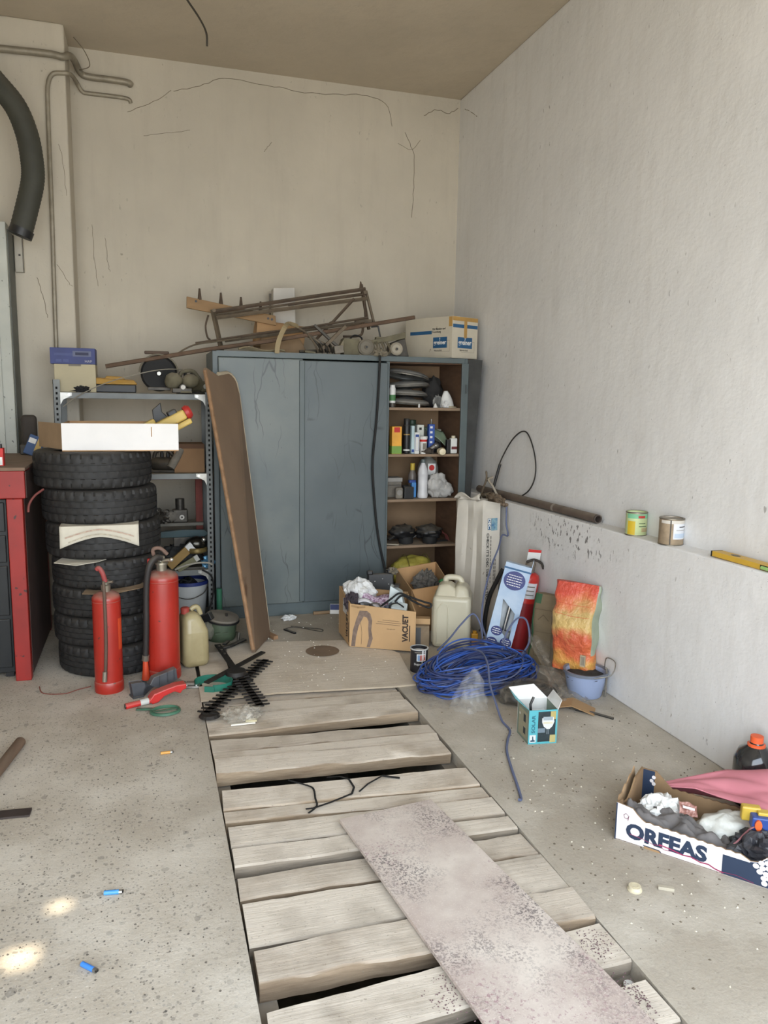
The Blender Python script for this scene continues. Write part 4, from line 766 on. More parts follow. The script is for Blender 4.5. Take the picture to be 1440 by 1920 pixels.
t = thing('black_bracket', 'black broken plastic arm lying below the green pump', 'plastic part', (.46, 4.50, .0135)); m = MB(); m.bar((-.08, -.05, .006), (-.02, -.03, .012), .035, .012); m.bar((-.02, -.03, .01), (.08, .05, .02), .03, .012); m.build('arm', BLK, t, bevel=.003); MB().bar((-.05, -.02, .02), (-.02, .04, .02), .02, .01).build('tab', BLK, t)
# leaning board
t = thing('leaning_board', 'tall brown laminated board with white edging leaning against the grey cupboard', 'board', (0, 0, 0))
BL, BR, TR, TL = V((.556, 4.352, .013)), V((.69, 4.655, .011)), V((.548, 5.065, 1.62)), V((.345, 4.86, 1.64))
nrm = ((BR-BL).cross(TL-BL)).normalized(); thk = .022
def bp_(u, v, w): return (BL*(1-u)+BR*u)*(1-v)+(TL*(1-u)+TR*u)*v+nrm*w
m = MB(); o_ = [(0, .0), (1, .0)]+[(1, .93+.0*k) for k in (0,)]+[(1-.3*(1-cos(a)), .93+.06*sin(a)) for a in (.4, .8, 1.2, 1.57)]+[(.35, .975), (0, 1.0)]
n_ = len(o_); m.add([bp_(u, v, 0) for u, v in o_]+[bp_(u, v, thk) for u, v in o_], [tuple(range(n_)), tuple(range(2*n_-1, n_-1, -1))]+[(i, i+n_, (i+1) % n_+n_, (i+1) % n_) for i in range(n_)])
m.build('core', M('board_brown', (110, 91, 73), .6, var=.12, stretch=(1, 1, .35), scale=5, spots=.12, spotcol=(84, 62, 44), spotscale=8), t)
m = MB(); m.tube([bp_(1.01, v, thk*.5) for v in (0.02, .3, .6, .9)]+[bp_(1-.3*(1-cos(a)), .935+.06*sin(a), thk*.5) for a in (.4, .8, 1.2, 1.57)]+[bp_(.4, .985, thk*.5)], .0128, 8); m.build('edging', M('board_edge', (170, 158, 136), .6), t, smooth=40)
m = MB(); m.tube([bp_(-.01, v, thk*.5) for v in (0.01, .25, .5, .75, .99)], .0125, 8); m.build('raw_edge', M('raw_wood', (142, 110, 80), .8, var=.25, scale=20), t)
m = MB(); w0 = (BL-BR).length
m.bar(bp_(.86, .08, -.003), bp_(.84, .52, -.003), .004, .02); m.build('groove_strip', M('groove', (156, 124, 84), .7), t)
for (u, v) in ((.45, .93), (.5, .82), (.80, .14)): MB().blob(bp_(u, v, -.001), (.012, .006, .018), .1, 2, 8).build('knot', M('dark_knot', (66, 48, 36), .7), t)
scrapm = MB().bar((.70, 4.69, .012), (.735, 4.60, .012), .03, .022); tag(scrapm.build('wood_offcut', M('raw_wood', (142, 110, 80))), 'small brown wood offcut behind the foot of the leaning board', 'wood piece')
# ---------------------------------------------------------------- flat print on faces of things
class Face:
    """a flat printed face: O corner, u across, v up; shapes are thin plates laid on it"""
    def __init__(s, O, U, Vv, parent):
        s.O = V(O); s.u = V(U).normalized(); s.v = V(Vv); s.v = (s.v-s.u*s.v.dot(s.u)).normalized(); s.n = s.u.cross(s.v); s.p = parent
    def at(s, a, b, h=0.0): return s.O+s.u*a+s.v*b+s.n*h
    def poly(s, pts, mat, h=.0006, name='print'):
        n = len(pts); return MB().add([s.at(a, b, 0.0001) for a, b in pts]+[s.at(a, b, h) for a, b in pts], [tuple(range(n, 2*n))]+[(i, (i+1) % n, (i+1) % n+n, i+n) for i in range(n)]).build(name, mat, s.p)
    def rect(s, a0, b0, a1, b1, mat, h=.0006, name='print'): return s.poly([(a0, b0), (a1, b0), (a1, b1), (a0, b1)], mat, h, name)
    def oval(s, a, b, ra, rb, mat, h=.0006, name='print', n=24): return s.poly([(a+ra*cos(2*pi*k/n), b+rb*sin(2*pi*k/n)) for k in range(n)], mat, h, name)
    def line(s, pts, w, mat, h=.0008, name='print'):
        b = MB(); P = [V((*p, 0)) for p in pts]
        for i in range(len(P)-1):
            d = (P[i+1]-P[i]).normalized(); q = V((-d.y, d.x, 0))*w/2; e = d*w*.3
            c = [P[i]-e+q, P[i]-e-q, P[i+1]+e-q, P[i+1]+e+q]
            b.add([s.at(k.x, k.y, h) for k in c], [(0, 1, 2, 3)])
        return b.build(name, mat, s.p)
    def text(s, t, a, b, mat, width=None, height=None, size=.03, spin=0, bold=0.0, h=.0008, shear=0.0, name='lettering'):
        R3 = Matrix((s.u, s.v, s.n)).transposed() @ Matrix.Rotation(R(spin), 3, 'Z')
        return lettering(t, size, mat, s.p, s.at(a, b, h), R3.to_euler(), width, height, bold, name, shear=shear)
def panel_box(t, c, hs, mats, th=.005, names=('front_panel', 'side_panel', 'rear_panel', 'side_panel'), bottom=True, z0=0.0):
    """open cardboard box from four floor corners (front left, front right, back right, back left) and four heights"""
    c = [V((*p, z0)) for p in c]
    for i in range(4):
        a, b = c[i], c[(i+1) % 4]; d = (b-a).normalized(); nin = V((-d.y, d.x, 0))*th
        ha, hb = V((0, 0, hs[i])), V((0, 0, hs[(i+1) % 4]))
        a2, b2 = a+nin, b+nin
        MB().hexa([a, b, b2, a2, a+ha, b+hb, b2+hb, a2+ha]).build(names[i], mats[i % len(mats)], t)
    if bottom: MB().add([p+V((0, 0, .004)) for p in c]+[p+V((0, 0, .001)) for p in c], [(0, 1, 2, 3), (7, 6, 5, 4)]).build('bottom', mats[0], t)
# ---------------------------------------------------------------- on top of the cupboard
BLUEB = M('label_blue', (40, 88, 128), .55); WCARD = M('white_carton', (196, 188, 170), .7, var=.05, spots=.1, spotcol=(150, 136, 110), spotscale=12); TAPE = M('brown_tape', (176, 138, 76), .4, var=.15)
t = thing('medical_carton', 'white carton with blue labels standing across the right end of the cupboard top', 'box', (0, 0, 0))
K = V((2.05, 5.115, 1.7635)); dL = V((-.42, .9, 0)).normalized(); dR = V((.9, .42, 0)).normalized(); Lx, Rx, Hx = .47, .262, .284
pts = [K, K+dR*Rx, K+dR*Rx+dL*Lx, K+dL*Lx]
MB().hexa(pts+[p+V((0, 0, Hx)) for p in pts]).build('body', WCARD, t, bevel=.002)
f = Face(K+dL*Lx, -dL, (0, 0, 1), t); f.rect(.05, .168, .27, .192, BLUEB); f.rect(.285, .07, .42, .145, BLUEB); f.text('greiner', .352, .104, INKW, width=.122, h=.0012, bold=.0006); f.text('labortechnik', .335, .055, INK, width=.075)
f.text('Für Medizin und', .34, .203, INK, width=.125, bold=.0004); f.text('Forschung', .318, .181, INK, width=.08, bold=.0004); f.line([(.42, .12), (.445, .12), (.445, .045), (.31, .045)], .0015, DUSTY); f.rect(.348, .128, .353, .142, INKW, .0012)
f.rect(.435, .215, .468, .281, TAPE, .001, 'tape')
f = Face(K, dR, (0, 0, 1), t); f.rect(.004, .208, .258, .232, BLUEB); f.rect(.055, .07, .205, .145, BLUEB); f.text('greiner', .13, .104, INKW, width=.135, h=.0012, bold=.0006); f.text('labortechnik', .12, .056, INK, width=.085)
f.line([(.205, .115), (.228, .115), (.228, .043), (.09, .043)], .0015, DUSTY); f.rect(.128, .128, .133, .142, INKW, .0012); f.rect(.0, .255, .26, .282, TAPE, .001, 'tape'); f.rect(.118, .14, .148, .262, TAPE, .0014, 'tape')
t = thing('dark_board', 'tall dark grey board standing between the cupboard side and the wall', 'board', (0, 0, 0))
MB().hexa([(2.178, 5.13, 0), (2.184, 5.13, 0), (2.184, 5.6, 0), (2.178, 5.6, 0), (2.18, 5.13, 1.755), (2.29, 5.13, 1.755), (2.29, 5.6, 1.755), (2.182, 5.6, 1.755)]).build('sheet', M('dark_panel', (62, 62, 60), .8, var=.25, scale=8), t)
t = thing('polystyrene_block', 'white foam block sticking up behind the rusty bars on the cupboard', 'block', (.96, 5.64, 1.76))
MB().hexa([(-.085, -.05, 0), (.09, -.05, 0), (.09, .05, 0), (-.085, .05, 0), (-.072, -.045, .47), (.08, -.045, .48), (.08, .05, .48), (-.072, .05, .47)]).build('block', M('foam_white', (196, 192, 184), .8, var=.05), t, bevel=.006); MB().box((-.09, .045, 0), (.09, .052, .44)).build('rear_sheet', DUSTY, t)
RUST = M('rusty_bar', (84, 70, 57), .75, .3, var=.3, scale=18, dust=.35); WOODT = M('tan_wood', (140, 110, 74), .7, var=.14, stretch=(1, 5, 5), scale=6); BARD = M('dull_bar', (104, 92, 76), .65, .4, var=.25, scale=22, dust=.3)
t = thing('spiked_board', 'tan wooden board with four upright spikes on top of the cupboard', 'board', (0, 0, 0))
MB().hexa([(.284, 5.40, 2.045), (.875, 5.40, 1.955), (.875, 5.425, 1.955), (.284, 5.425, 2.045), (.286, 5.40, 2.119), (.87, 5.40, 2.02), (.87, 5.425, 2.02), (.286, 5.425, 2.119)]).build('board', WOODT, t, bevel=.003)
for x, z in ((.37, 2.10), (.508, 2.08), (.64, 2.058), (.771, 2.036)): MB().tube([(x, 5.412, z), (x, 5.412, z+.075)], [.014, .006], 8).build('spike', RUST, t, smooth=40)
for x, z in ((.345, 2.09), (.82, 2.0), (.845, 1.995)): MB().lathe([(0, 0), (.008, 0), (.008, .004), (0, .004)], 8, Tm((x, 5.4, z), (R(90), 0, 0))).build('bolt_hole', BLK, t)
t = thing('rusty_frame', 'folded rusty steel bar frame lying across the cupboard top', 'frame', (0, 0, 0))
def bar(nm, pts, w, mat=None, n=6): return MB().tube(pts, w, n).build(nm, mat or RUST, t, smooth=30)
bar('rail', [(.45, 5.36, 2.025), (1.093, 5.36, 2.150), (1.49, 5.36, 2.225)], .014); bar('rail', [(.47, 5.345, 1.985), (1.50, 5.345, 2.16)], .014, BARD); bar('rail', [(.46, 5.375, 2.005), (1.48, 5.375, 2.195)], .009, BARD); bar('rail', [(.95, 5.355, 2.09), (1.50, 5.355, 2.19)], .008)
MB().bar((.448, 5.35, 2.035), (.50, 5.31, 1.762), .03, .02).build('leg', BARD, t); bar('hook', smoothpath([(.42, 5.35, 2.0), (.40, 5.34, 1.93), (.41, 5.34, 1.86), (.43, 5.34, 1.84)], 4), .006)
bar('post', [(1.462, 5.37, 2.255), (1.51, 5.33, 1.95)], .012); bar('post', [(1.497, 5.37, 2.215), (1.545, 5.33, 2.0)], .010, BARD); bar('post', [(1.475, 5.35, 2.22), (1.49, 5.33, 1.985)], .009); MB().tube([(1.462, 5.37, 2.23), (1.458, 5.37, 2.275)], [.014, .004], 8).build('tip', RUST, t)
bar('brace', [(1.402, 5.33, 2.152), (1.249, 5.33, 1.985), (1.127, 5.31, 1.862)], .011); MB().cbox((1.47, 5.33, 2.0), (.12, .03, .035)).build('clamp', BARD, t); bar('cross_bar', [(.33, 5.29, 1.812), (.74, 5.29, 1.890), (1.08, 5.29, 1.945), (1.49, 5.29, 2.026)], .009); bar('cross_bar', [(.52, 5.305, 1.835), (1.47, 5.305, 1.995)], .012, BARD)
bar('hook', smoothpath([(1.447, 5.26, 1.99), (1.446, 5.26, 1.93), (1.42, 5.26, 1.898), (1.31, 5.26, 1.89)], 4), .009)
for x, z in ((.455, 2.03), (1.48, 2.20), (1.25, 1.985)): MB().tube([(x, 5.33, z), (x, 5.385, z)], .012, 8).build('rivet', BARD, t, smooth=40)
tag(MB().tube([(-.223, 5.2, 1.648), (.41, 5.2, 1.772), (.8, 5.2, 1.838), (1.8, 5.2, 2.033)], .0135, 8).build('steel_rod', [M('rod_rust', (100, 80, 64), .7, .2, var=.25, scale=12)], smooth=40), 'long brown rod slanting across the cupboard top and out to the left', 'rod')
tubething('thin_rod', [(.19, 5.22, 1.72), (.25, 5.22, 1.765), (.33, 5.24, 1.802), (.45, 5.26, 1.825), (.62, 5.27, 1.855)], .006, BARD, 'thin bent rod end beside the long brown rod', 'rod', 6)
t = thing('cardboard_roll', 'brown rolled cardboard behind the pale strap on the cupboard top', 'cardboard', (0, 0, 0)); MB().lathe([(.088, 0), (.094, 0), (.094, .33), (.088, .33), (.088, 0)], 26, Tm((.74, 5.48, 1.905), (0, R(96), 0))).build('tube', CARD, t, smooth=40)
MB().hexa([(.76, 5.37, 1.762), (1.09, 5.36, 1.762), (1.09, 5.375, 1.762), (.76, 5.385, 1.762), (.77, 5.37, 1.90), (1.03, 5.36, 1.87), (1.03, 5.375, 1.87), (.77, 5.385, 1.90)]).build('sheet', CARDD, t)
m = MB()
sp = smoothpath([(1.0, 5.265, 1.945), (.93, 5.2, 1.955), (.887, 5.11, 1.928), (.849, 5.082, 1.86), (.83, 5.072, 1.80), (.826, 5.070, 1.755)], 5)
for i in range(len(sp)-1): m.bar(sp[i], sp[i+1]+(sp[i+1]-sp[i])*.15, .03, .004, up=(0, -1, .4))
tag(m.build('pale_strap', M('strap_tan', (146, 130, 98), .7)), 'pale flat strap hanging over the front edge of the cupboard top', 'strap')
t = thing('spring_linkage', 'heap of curved springs and levers in the middle of the cupboard top', 'metal part', (0, 0, 0))
for k in range(6): bar('spring', smoothpath([(.99+.02*k, 5.2+.02*k, 1.93-.012*k), (1.05+.018*k, 5.19, 1.89-.01*k), (1.10+.02*k, 5.18, 1.82), (1.12+.02*k, 5.18, 1.775)], 4), .007, DSTEEL if k % 2 else BARD)
MB().bar((1.30, 5.16, 1.95), (1.13, 5.16, 1.785), .03, .022).build('lever', BARD, t, bevel=.003); MB().bar((1.09, 5.17, 1.95), (1.28, 5.17, 1.79), .022, .018).build('lever', DSTEEL, t, bevel=.003)
for x in (1.13, 1.165, 1.2): MB().lathe([(.028, -.006), (.036, 0), (.028, .006), (.024, 0), (.028, -.006)], 18, Tm((x, 5.15, 1.80), (0, R(70), 0))).build('ring', DSTEEL, t, smooth=40)
MB().tube([(1.0, 5.22, 1.775), (1.2, 5.22, 1.79)], .012, 8).build('axle', DSTEEL, t); MB().bar((1.02, 5.15, 1.775), (1.09, 5.15, 1.768), .05, .012).build('plate', OLIV, t)
MB().bar((1.22, 5.15, 1.79), (1.28, 5.15, 1.80), .05, .05).build('block', DUSTY, t, bevel=.004)
t = thing('motor_block', 'dusty square motor box with cable on the cupboard top', 'motor', (1.345, 5.21, 1.7615)); MB().cbox((.0, 0, .055), (.11, .10, .11)).build('housing', OLIV, t, bevel=.006); MB().cbox((-.075, -.01, .04), (.05, .07, .07)).build('box', M('dusty_pale', (130, 122, 100), .8, dust=.4), t, bevel=.004, rot=(0, R(30), 0)); MB().tube(smoothpath([(.0, 0, .11), (.03, 0, .135), (.08, 0, .12), (.1, .03, .06)], 4), .006, 6).build('lead', BLKR, t, smooth=40)
t = thing('wheeled_machine', 'dusty flat machine with one grey and one pale wheel on the cupboard top', 'machine', (1.575, 5.2, 1.7615))
MB().hexa([(-.10, -.04, .07), (.15, -.04, .125), (.15, .06, .125), (-.10, .06, .07), (-.10, -.04, .10), (.15, -.04, .168), (.15, .06, .168), (-.10, .06, .10)]).build('deck', OLIV, t, bevel=.004); MB().hexa([(.02, -.03, 0), (.18, -.03, 0), (.16, .06, 0), (.03, .06, 0), (.05, -.03, .09), (.15, -.03, .125), (.14, .06, .125), (.05, .06, .09)]).build('base', DSTEEL, t, bevel=.004)
MB().tube(smoothpath([(-.085, 0, .195), (-.04, 0, .2), (-.033, 0, .19), (-.018, 0, .12)], 4), .006, 8).build('crank', BLK, t, smooth=40); MB().cbox((-.02, 0, .115), (.07, .04, .03)).build('crank_base', OLIV, t, bevel=.006)
for x, z, r_, mm in ((-.135, .055, .055, M('grey_wheel', (110, 104, 92), .7, var=.2)), (.08, .05, .044, M('pale_wheel', (156, 148, 132), .6, var=.12))):
    w = MB(); w.lathe([(0, 0), (r_*.9, 0), (r_, .006), (r_, .026), (r_*.9, .03), (r_*.7, .022), (r_*.25, .022), (r_*.2, .034), (0, .034)], 28, Tm((x, -.035, z), (R(90), 0, 0))); wo = w.build('wheel', mm, t, smooth=35)
    MB().lathe([(0, 0), (.008, 0), (.008, .003), (0, .003)], 10, Tm((x, -.07, z), (R(90), 0, 0))).build('axle_hole', BLK, wo)
b = MB()
for k in range(10): b.tube(smoothpath([(-.08+.012*k, -.045, .09+.004*(k % 3)), (-.075+.014*k+.01*sin(k*2), -.06, .04), (-.07+.01*k, -.055, .006)], 4), .004, 5)
b.build('cord_tangle', M('old_cord', (96, 88, 70), .8), t, smooth=40)
t = thing('loose_paper', 'crumpled pale paper strip on the front edge of the cupboard top', 'paper', (.74, 5.14, 1.7612)); m = MB().grid(lambda u, v: (-.15+.3*u, -.03+.06*v, .012+.010*sin(u*9)+.012*sin(u*4+v*3)), 16, 3); m.build('sheet', M('old_paper', (150, 138, 112), .9), t, solid=.002)
# ---------------------------------------------------------------- right wall ledge
PIPEB = M('brown_pipe', (104, 90, 80), .6, .2, var=.2, scale=10, dust=.4)
t = thing('iron_pipe', 'long brown iron pipe lying on the wall ledge', 'pipe', (0, 0, 0)); m = MB(); m.tube([(2.293, 5.12, .846), (2.290, 4.3, .858), (2.286, 3.56, .868)], .0235, 16, caps=False); m.build('pipe', PIPEB, t, smooth=40)
m = MB(); m.lathe([(.0235, -.01), (.0235, .0), (.017, .0), (.017, -.06), (0, -.06)], 18, Tm((2.286, 3.558, .868), (R(90), 0, 0))); m.build('open_end', [M('pipe_end', (74, 64, 58), .7)], t, smooth=40)
MB().lathe([(.0238, -.012), (.0248, 0), (.0238, .012)], 18, Tm((2.288, 4.02, .862), (R(90), 0, 0))).build('joint', M('pipe_joint', (150, 140, 128), .6), t)
def tin(loc, r, h, label, bm, extra=None, open_=True, rz=0):
    t = thing('tin_can', label, 'tin', loc, rz); rim = M('tin_metal', (140, 134, 122), .4, .8, var=.2, scale=16)
    if open_: MB().lathe([(r*.97, 0), (r, .002), (r, h), (r*.95, h), (r*.95, .01), (0, .01)], 32).build('body', bm, t, smooth=40); MB().lathe([(0, h*.93), (r*.945, h*.93)], 24).build('content', M('white_fill', (208, 206, 198), .7), t)
    else: MB().lathe([(r*.97, 0), (r, .002), (r, h), (r*.9, h), (r*.88, h-.006), (0, h-.006)], 32).build('body', bm, t, smooth=40); MB().lathe([(0, 0), (r*.86, 0), (r*.88, .004), (r*1.0, .004)], 28, Tm((0, 0, h-.003))).build('lid', M('tin_lid', (160, 152, 140), .5, .5, var=.15, dust=.4), t, smooth=40)
    for z in (0.002, h-.002): MB().lathe([(r, z-.003), (r*1.035, z-.001), (r*1.035, z+.002), (r*.97, z+.004)], 32).build('rim', rim, t, smooth=40)
    def band(z0, z1, a0, a1, m, k=1.004): MB().lathe([(r*k, z0), (r*k, z1)], max(3, int((a1-a0)/8)), a0=R(a0), a1=R(a1)).build('printed_band', m, t, smooth=60)
    return t, band
LZ = lambda y: .89-(y+.25)*.0132
tc1, bnd = tin((2.283, 3.22, LZ(3.22)+.0005), .0505, .113, 'small food tin with green and yellow label and open top, on the ledge', M('tin_green_label', (188, 200, 150), .5, var=.12, scale=14), None, True)
bnd(.006, .072, -175, -130, M('tin_yellow', (198, 168, 44), .5)); bnd(.085, .107, -180, -20, M('tin_teal', (120, 178, 140), .5, var=.2)); bnd(.088, .1, -115, -75, M('tin_red', (176, 56, 50), .5), 1.008); bnd(.02, .04, -95, -40, M('tin_food', (176, 160, 120), .6, var=.3, scale=40), 1.006); bnd(.045, .05, -110, -60, M('tin_print', (90, 110, 80), .6), 1.008); bnd(.06, .064, -110, -70, M('tin_print', (90, 110, 80)), 1.008)
tc2, bnd = tin((2.284, 2.955, LZ(2.955)+.0005), .0545, .121, 'paint stained tin with white paper label and closed lid, on the ledge', M('tin_stained', (150, 132, 108), .7, var=.25, scale=26, dust=.3), None, False)
bnd(.03, .1, -118, -10, M('tin_label_white', (206, 208, 212), .6, var=.05)); bnd(.1, .114, -180, -10, M('tin_label_pale', (196, 190, 180), .6)); bnd(.084, .088, -90, -40, INK, 1.008); bnd(.036, .056, -112, -20, M('tin_label_blue', (176, 190, 206), .6), 1.008); bnd(.002, .116, -134, -128, DSTEEL, 1.01); bnd(.07, .072, -105, -40, DUSTY, 1.008)
t = thing('spirit_level', 'yellow spirit level with green vial lying on the wall ledge', 'spirit level', (2.285, 2.40, LZ(2.4)+.001), (0, 0, R(.6)))
LV = M('level_yellow', (200, 160, 60), .4, var=.06); MB().box((-.028, -.55, 0), (-.004, .25, .022)).build('rail', LV, t, bevel=.002); MB().box((-.004, -.55, 0.0), (.026, .25, .022)).build('rail', LV, t, bevel=.002)
MB().box((-.0285, .245, -.0005), (.0265, .253, .0225)).build('end_cap', BLK, t); MB().lathe([(0, 0), (.012, 0), (.012, .001), (0, .001)], 20, Tm((-.002, .14, .0222), (0, 0, 0), (1, 2.0, 1))).build('hole', BLK, t)
MB().box((-.0292, -.085, .002), (-.0272, -.02, .0205)).build('vial_window', BLK, t); MB().tube([(-.031, -.078, .011), (-.031, -.03, .011)], .007, 10).build('vial', M('vial_green', (150, 190, 110), .2, coat=.5), t, smooth=40)
# pliers, chisel and wire loop above the corrugated box
t = thing('wire_whip', 'thin black wire bent into a tall loop standing against the wall', 'wire', (0, 0, 0)); MB().tube(smoothpath([(2.262, 4.82, .86), (2.285, 4.81, .98), (2.30, 4.79, 1.08), (2.32, 4.66, 1.232), (2.325, 4.50, 1.283), (2.325, 4.38, 1.17), (2.322, 4.34, 1.03), (2.315, 4.40, .92), (2.285, 4.52, .845)], 7), .0045, 6).build('wire', M('wire_black', (44, 42, 40), .6), t, smooth=40)
MB().tube([(2.268, 4.825, .89), (2.295, 4.795, 1.05)], .010, 8).build('sleeve', BLK, t, smooth=40)
t = thing('pliers', 'old rusty pliers standing on the ledge corner above the white sleeve', 'pliers', (2.215, 4.86, .83)); m = MB(); m.tube(smoothpath([(-.02, .03, -.03), (.0, .0, .07), (.01, -.01, .12), (.005, -.01, .17)], 4), [.007]*12+[.004], 8); m.build('arm', BARD, t, smooth=40); m = MB(); m.tube(smoothpath([(.05, -.12, .0), (.03, -.07, .07), (.02, -.02, .11), (.04, -.05, .13)], 4), .008, 8); m.build('arm', M('pale_grip', (170, 160, 144), .6), t, smooth=40); MB().lathe([(0, 0), (.014, 0), (.014, .02), (0, .02)], 12, Tm((.012, -.005, .11), (0, R(90), 0))).build('pivot', DSTEEL, t)
MB().blob((.01, -.01, .0), (.03, .03, .02), .3, 3, 10).build('jaw', BARD, t, smooth=0)
t = thing('work_gloves', 'brown crumpled leather glove on the ledge corner', 'glove', (2.205, 4.66, .822)); m = MB(); m.blob((0, 0, .014), (.045, .085, .028), .5, 3, 16, 81); 
for k in range(4): m.tube(smoothpath([(-.03+.02*k, -.05, .015), (-.04+.02*k, -.1, .012-.01*k), (-.045+.022*k, -.14, -.008)], 4), [.012]*8+[.008], 8)
m.build('leather', M('glove_brown', (112, 96, 78), .85, var=.25, scale=20), t, smooth=0); MB().lathe([(.03, 0), (.036, .01), (.03, .02)], 14, Tm((0, .07, .012), (R(70), 0, 0))).build('cuff', M('glove_cuff', (134, 118, 96), .85), t, smooth=0)
# ---------------------------------------------------------------- things in front of the cupboard, right
KRAFT = M('kraft_board', (186, 152, 110), .85, var=.07, scale=5); KRAFTD = M('kraft_inside', (160, 128, 90), .9, var=.08); KP = M('kraft_print', (58, 46, 40), .8)
t = thing('vacuum_carton', 'open kraft cardboard box with dark lettering, full of rags and cables', 'box', (0, 0, 0))
A_, B_, C_, D_ = (1.131, 4.325), (1.480, 4.136), (1.534, 4.45), (1.138, 4.615)
panel_box(t, [A_, B_, C_, D_], [.262, .24, .28, .30], [KRAFT, KRAFT, KRAFTD, KRAFT], .006, z0=.0135)
f = Face((*A_, .0135), (B_[0]-A_[0], B_[1]-A_[1], 0), (0, 0, 1), t)
f.text('VACUET', .335, .135, KP, width=.165, height=.036, spin=90, bold=.0014); f.rect(.359, .058, .365, .155, KP); f.text('www.gbo.com', .25, .125, KP, width=.05); 
for k, (a, b_) in enumerate(((.20, .30), (.17, .31), (.16, .305))): f.line([(a, .178-.012*k), (b_, .174-.012*k)], .003, M('kraft_print_faint', (120, 98, 76), .8))
PB = M('print_brush_grey', (122, 104, 92), .85, var=.25, scale=40)
f.poly([(.01, .004), (.035, .004), (.04, .06), (.055, .13), (.085, .19), (.105, .225), (.06, .225), (.04, .17), (.02, .10)], PB); f.poly([(.085, .19), (.105, .225), (.125, .21), (.137, .17), (.132, .11), (.142, .06), (.125, .004), (.105, .004), (.118, .06), (.113, .12), (.115, .16), (.105, .185)], PB); f.line([(.072, .02), (.075, .09), (.068, .15)], .0015, KP)
f.line([(.012, .25), (.05, .243), (.09, .248)], .012, KRAFTD)
f = Face((*D_, .0135), (A_[0]-D_[0], A_[1]-D_[1], 0), (0, 0, 1), t); f.text('VACUET', .22, .11, KP, width=.15, height=.05, spin=90, bold=.001); f.rect(.262, .02, .272, .14, KP); f.rect(.11, .17, .21, .255, M('white_label', (206, 202, 196), .7))
PURP = M('bubble_purple', (132, 96, 122), .55, var=.3, scale=70, col2=(206, 190, 204), bump=.6, bscale=70, lo=.42, hi=.6)
crumple('rag_bundle', (1.235, 4.495, .20), (.10, .085, .10), BAGW, 'pale grey bag bulging out at the left of the kraft box', 'bag', 91, .3, 2.6, 18, flat=None)
t = thing('bubble_cloth', 'purple bubble patterned wrap lying over the rags in the kraft box', 'wrap', (1.255, 4.38, .265)); m = MB().grid(lambda u, v: (-.075+.27*u, .06-.13*u*.6+.09*v-.02, .045-.035*u+.02*sin(u*7+v*2)+.02*sin(v*5)-.045*(1-v)**2), 22, 12); m.build('sheet', PURP, t, smooth=0, solid=.012)
MB().grid(lambda u, v: (-.07+.28*u, -.01-.10*u+.025*v, -.005-.025*u+.02*sin(u*9)+.012*v), 16, 3).build('edge_film', M('film_white', (210, 208, 212), .4), t, smooth=0, solid=.008)
crumple('dark_scarf', (1.165, 4.40, .215), (.045, .05, .055), M('scarf_dark', (58, 50, 56), .9, var=.4, scale=40), 'dark crumpled cloth at the left front corner inside the kraft box', 'cloth', 93, .5, 3.5, flat=None)
t = thing('black_device', 'black square device with rounded lugs leaning behind the kraft box', 'device', (1.43, 4.665, .0), (R(-8), 0, R(-6))); MB().box((-.085, -.02, .05), (.085, .02, .36)).build('body', BLK, t, bevel=.008)
MB().cbox((-.07, -.005, .365), (.04, .035, .03)).build('lug', BLK, t, bevel=.008); MB().cbox((.07, -.005, .372), (.05, .035, .035)).build('lug', BLK, t, bevel=.008); MB().box((-.085, -.03, 0), (.085, .03, .05)).build('foot', BLK, t)
for x, z in ((-.04, .31), (.01, .325), (.05, .29), (.02, .25)): MB().lathe([(0, 0), (.004, 0), (.003, .003), (0, .003)], 8, Tm((x, -.02, z), (R(90), 0, 0))).build('screw', STEEL, t)
crumple('string_knot', (1.515, 4.70, .355), (.03, .03, .02), M('grey_string', (120, 112, 96)), 'knot of grey string on the black device', 'string', 95, .8, 6, 12, flat=None)
t = thing('white_adapter', 'white plastic bracket with angled lid standing in the kraft box', 'bracket', (1.405, 4.335, .06), (0, 0, R(-25))); MB().hexa([(-.04, -.03, .06), (.09, -.03, .06), (.09, .06, .06), (-.04, .06, .06), (-.02, -.02, .31), (.05, -.02, .27), (.05, .05, .27), (-.02, .05, .31)]).build('body', M('pale_blue_plastic', (196, 206, 206), .4), t, bevel=.006); MB().hexa([(-.02, -.10, .15), (.09, -.09, .15), (.09, -.03, .17), (-.02, -.03, .17), (-.0, -.1, .2), (.09, -.09, .185), (.09, -.03, .21), (.0, -.03, .225)]).build('lid', M('pale_blue_plastic', (196, 206, 206)), t, bevel=.004); MB().cbox((.02, 0, .31), (.03, .05, .012)).build('clip', BLK, t)
crumple('grey_cloth', (1.385, 4.29, .18), (.05, .04, .05), M('slate_cloth', (84, 90, 102), .8), 'slate grey cloth next to the white bracket in the kraft box', 'cloth', 97, .4, flat=None)
tubething('black_loop_cable', [(1.33, 4.33, .25), (1.37, 4.28, .30), (1.42, 4.27, .335), (1.47, 4.24, .32), (1.55, 4.19, .295), (1.585, 4.17, .285), (1.57, 4.17, .265), (1.50, 4.22, .29), (1.44, 4.27, .32), (1.40, 4.29, .28)], .006, BLKR, 'black cable loop sticking out over the right side of the kraft box', 'cable', 8)
tubething('grey_lead', [(1.24, 4.31, .24), (1.25, 4.285, .275), (1.29, 4.275, .28), (1.31, 4.27, .25)], .005, DSTEEL, 'short grey lead curling over the front edge of the kraft box', 'cable', 6)
tubething('black_lead', [(1.36, 4.24, .22), (1.35, 4.23, .275), (1.39, 4.22, .29), (1.43, 4.21, .265)], .005, BLKR, 'short black lead curling over the front right edge of the kraft box', 'cable', 6)
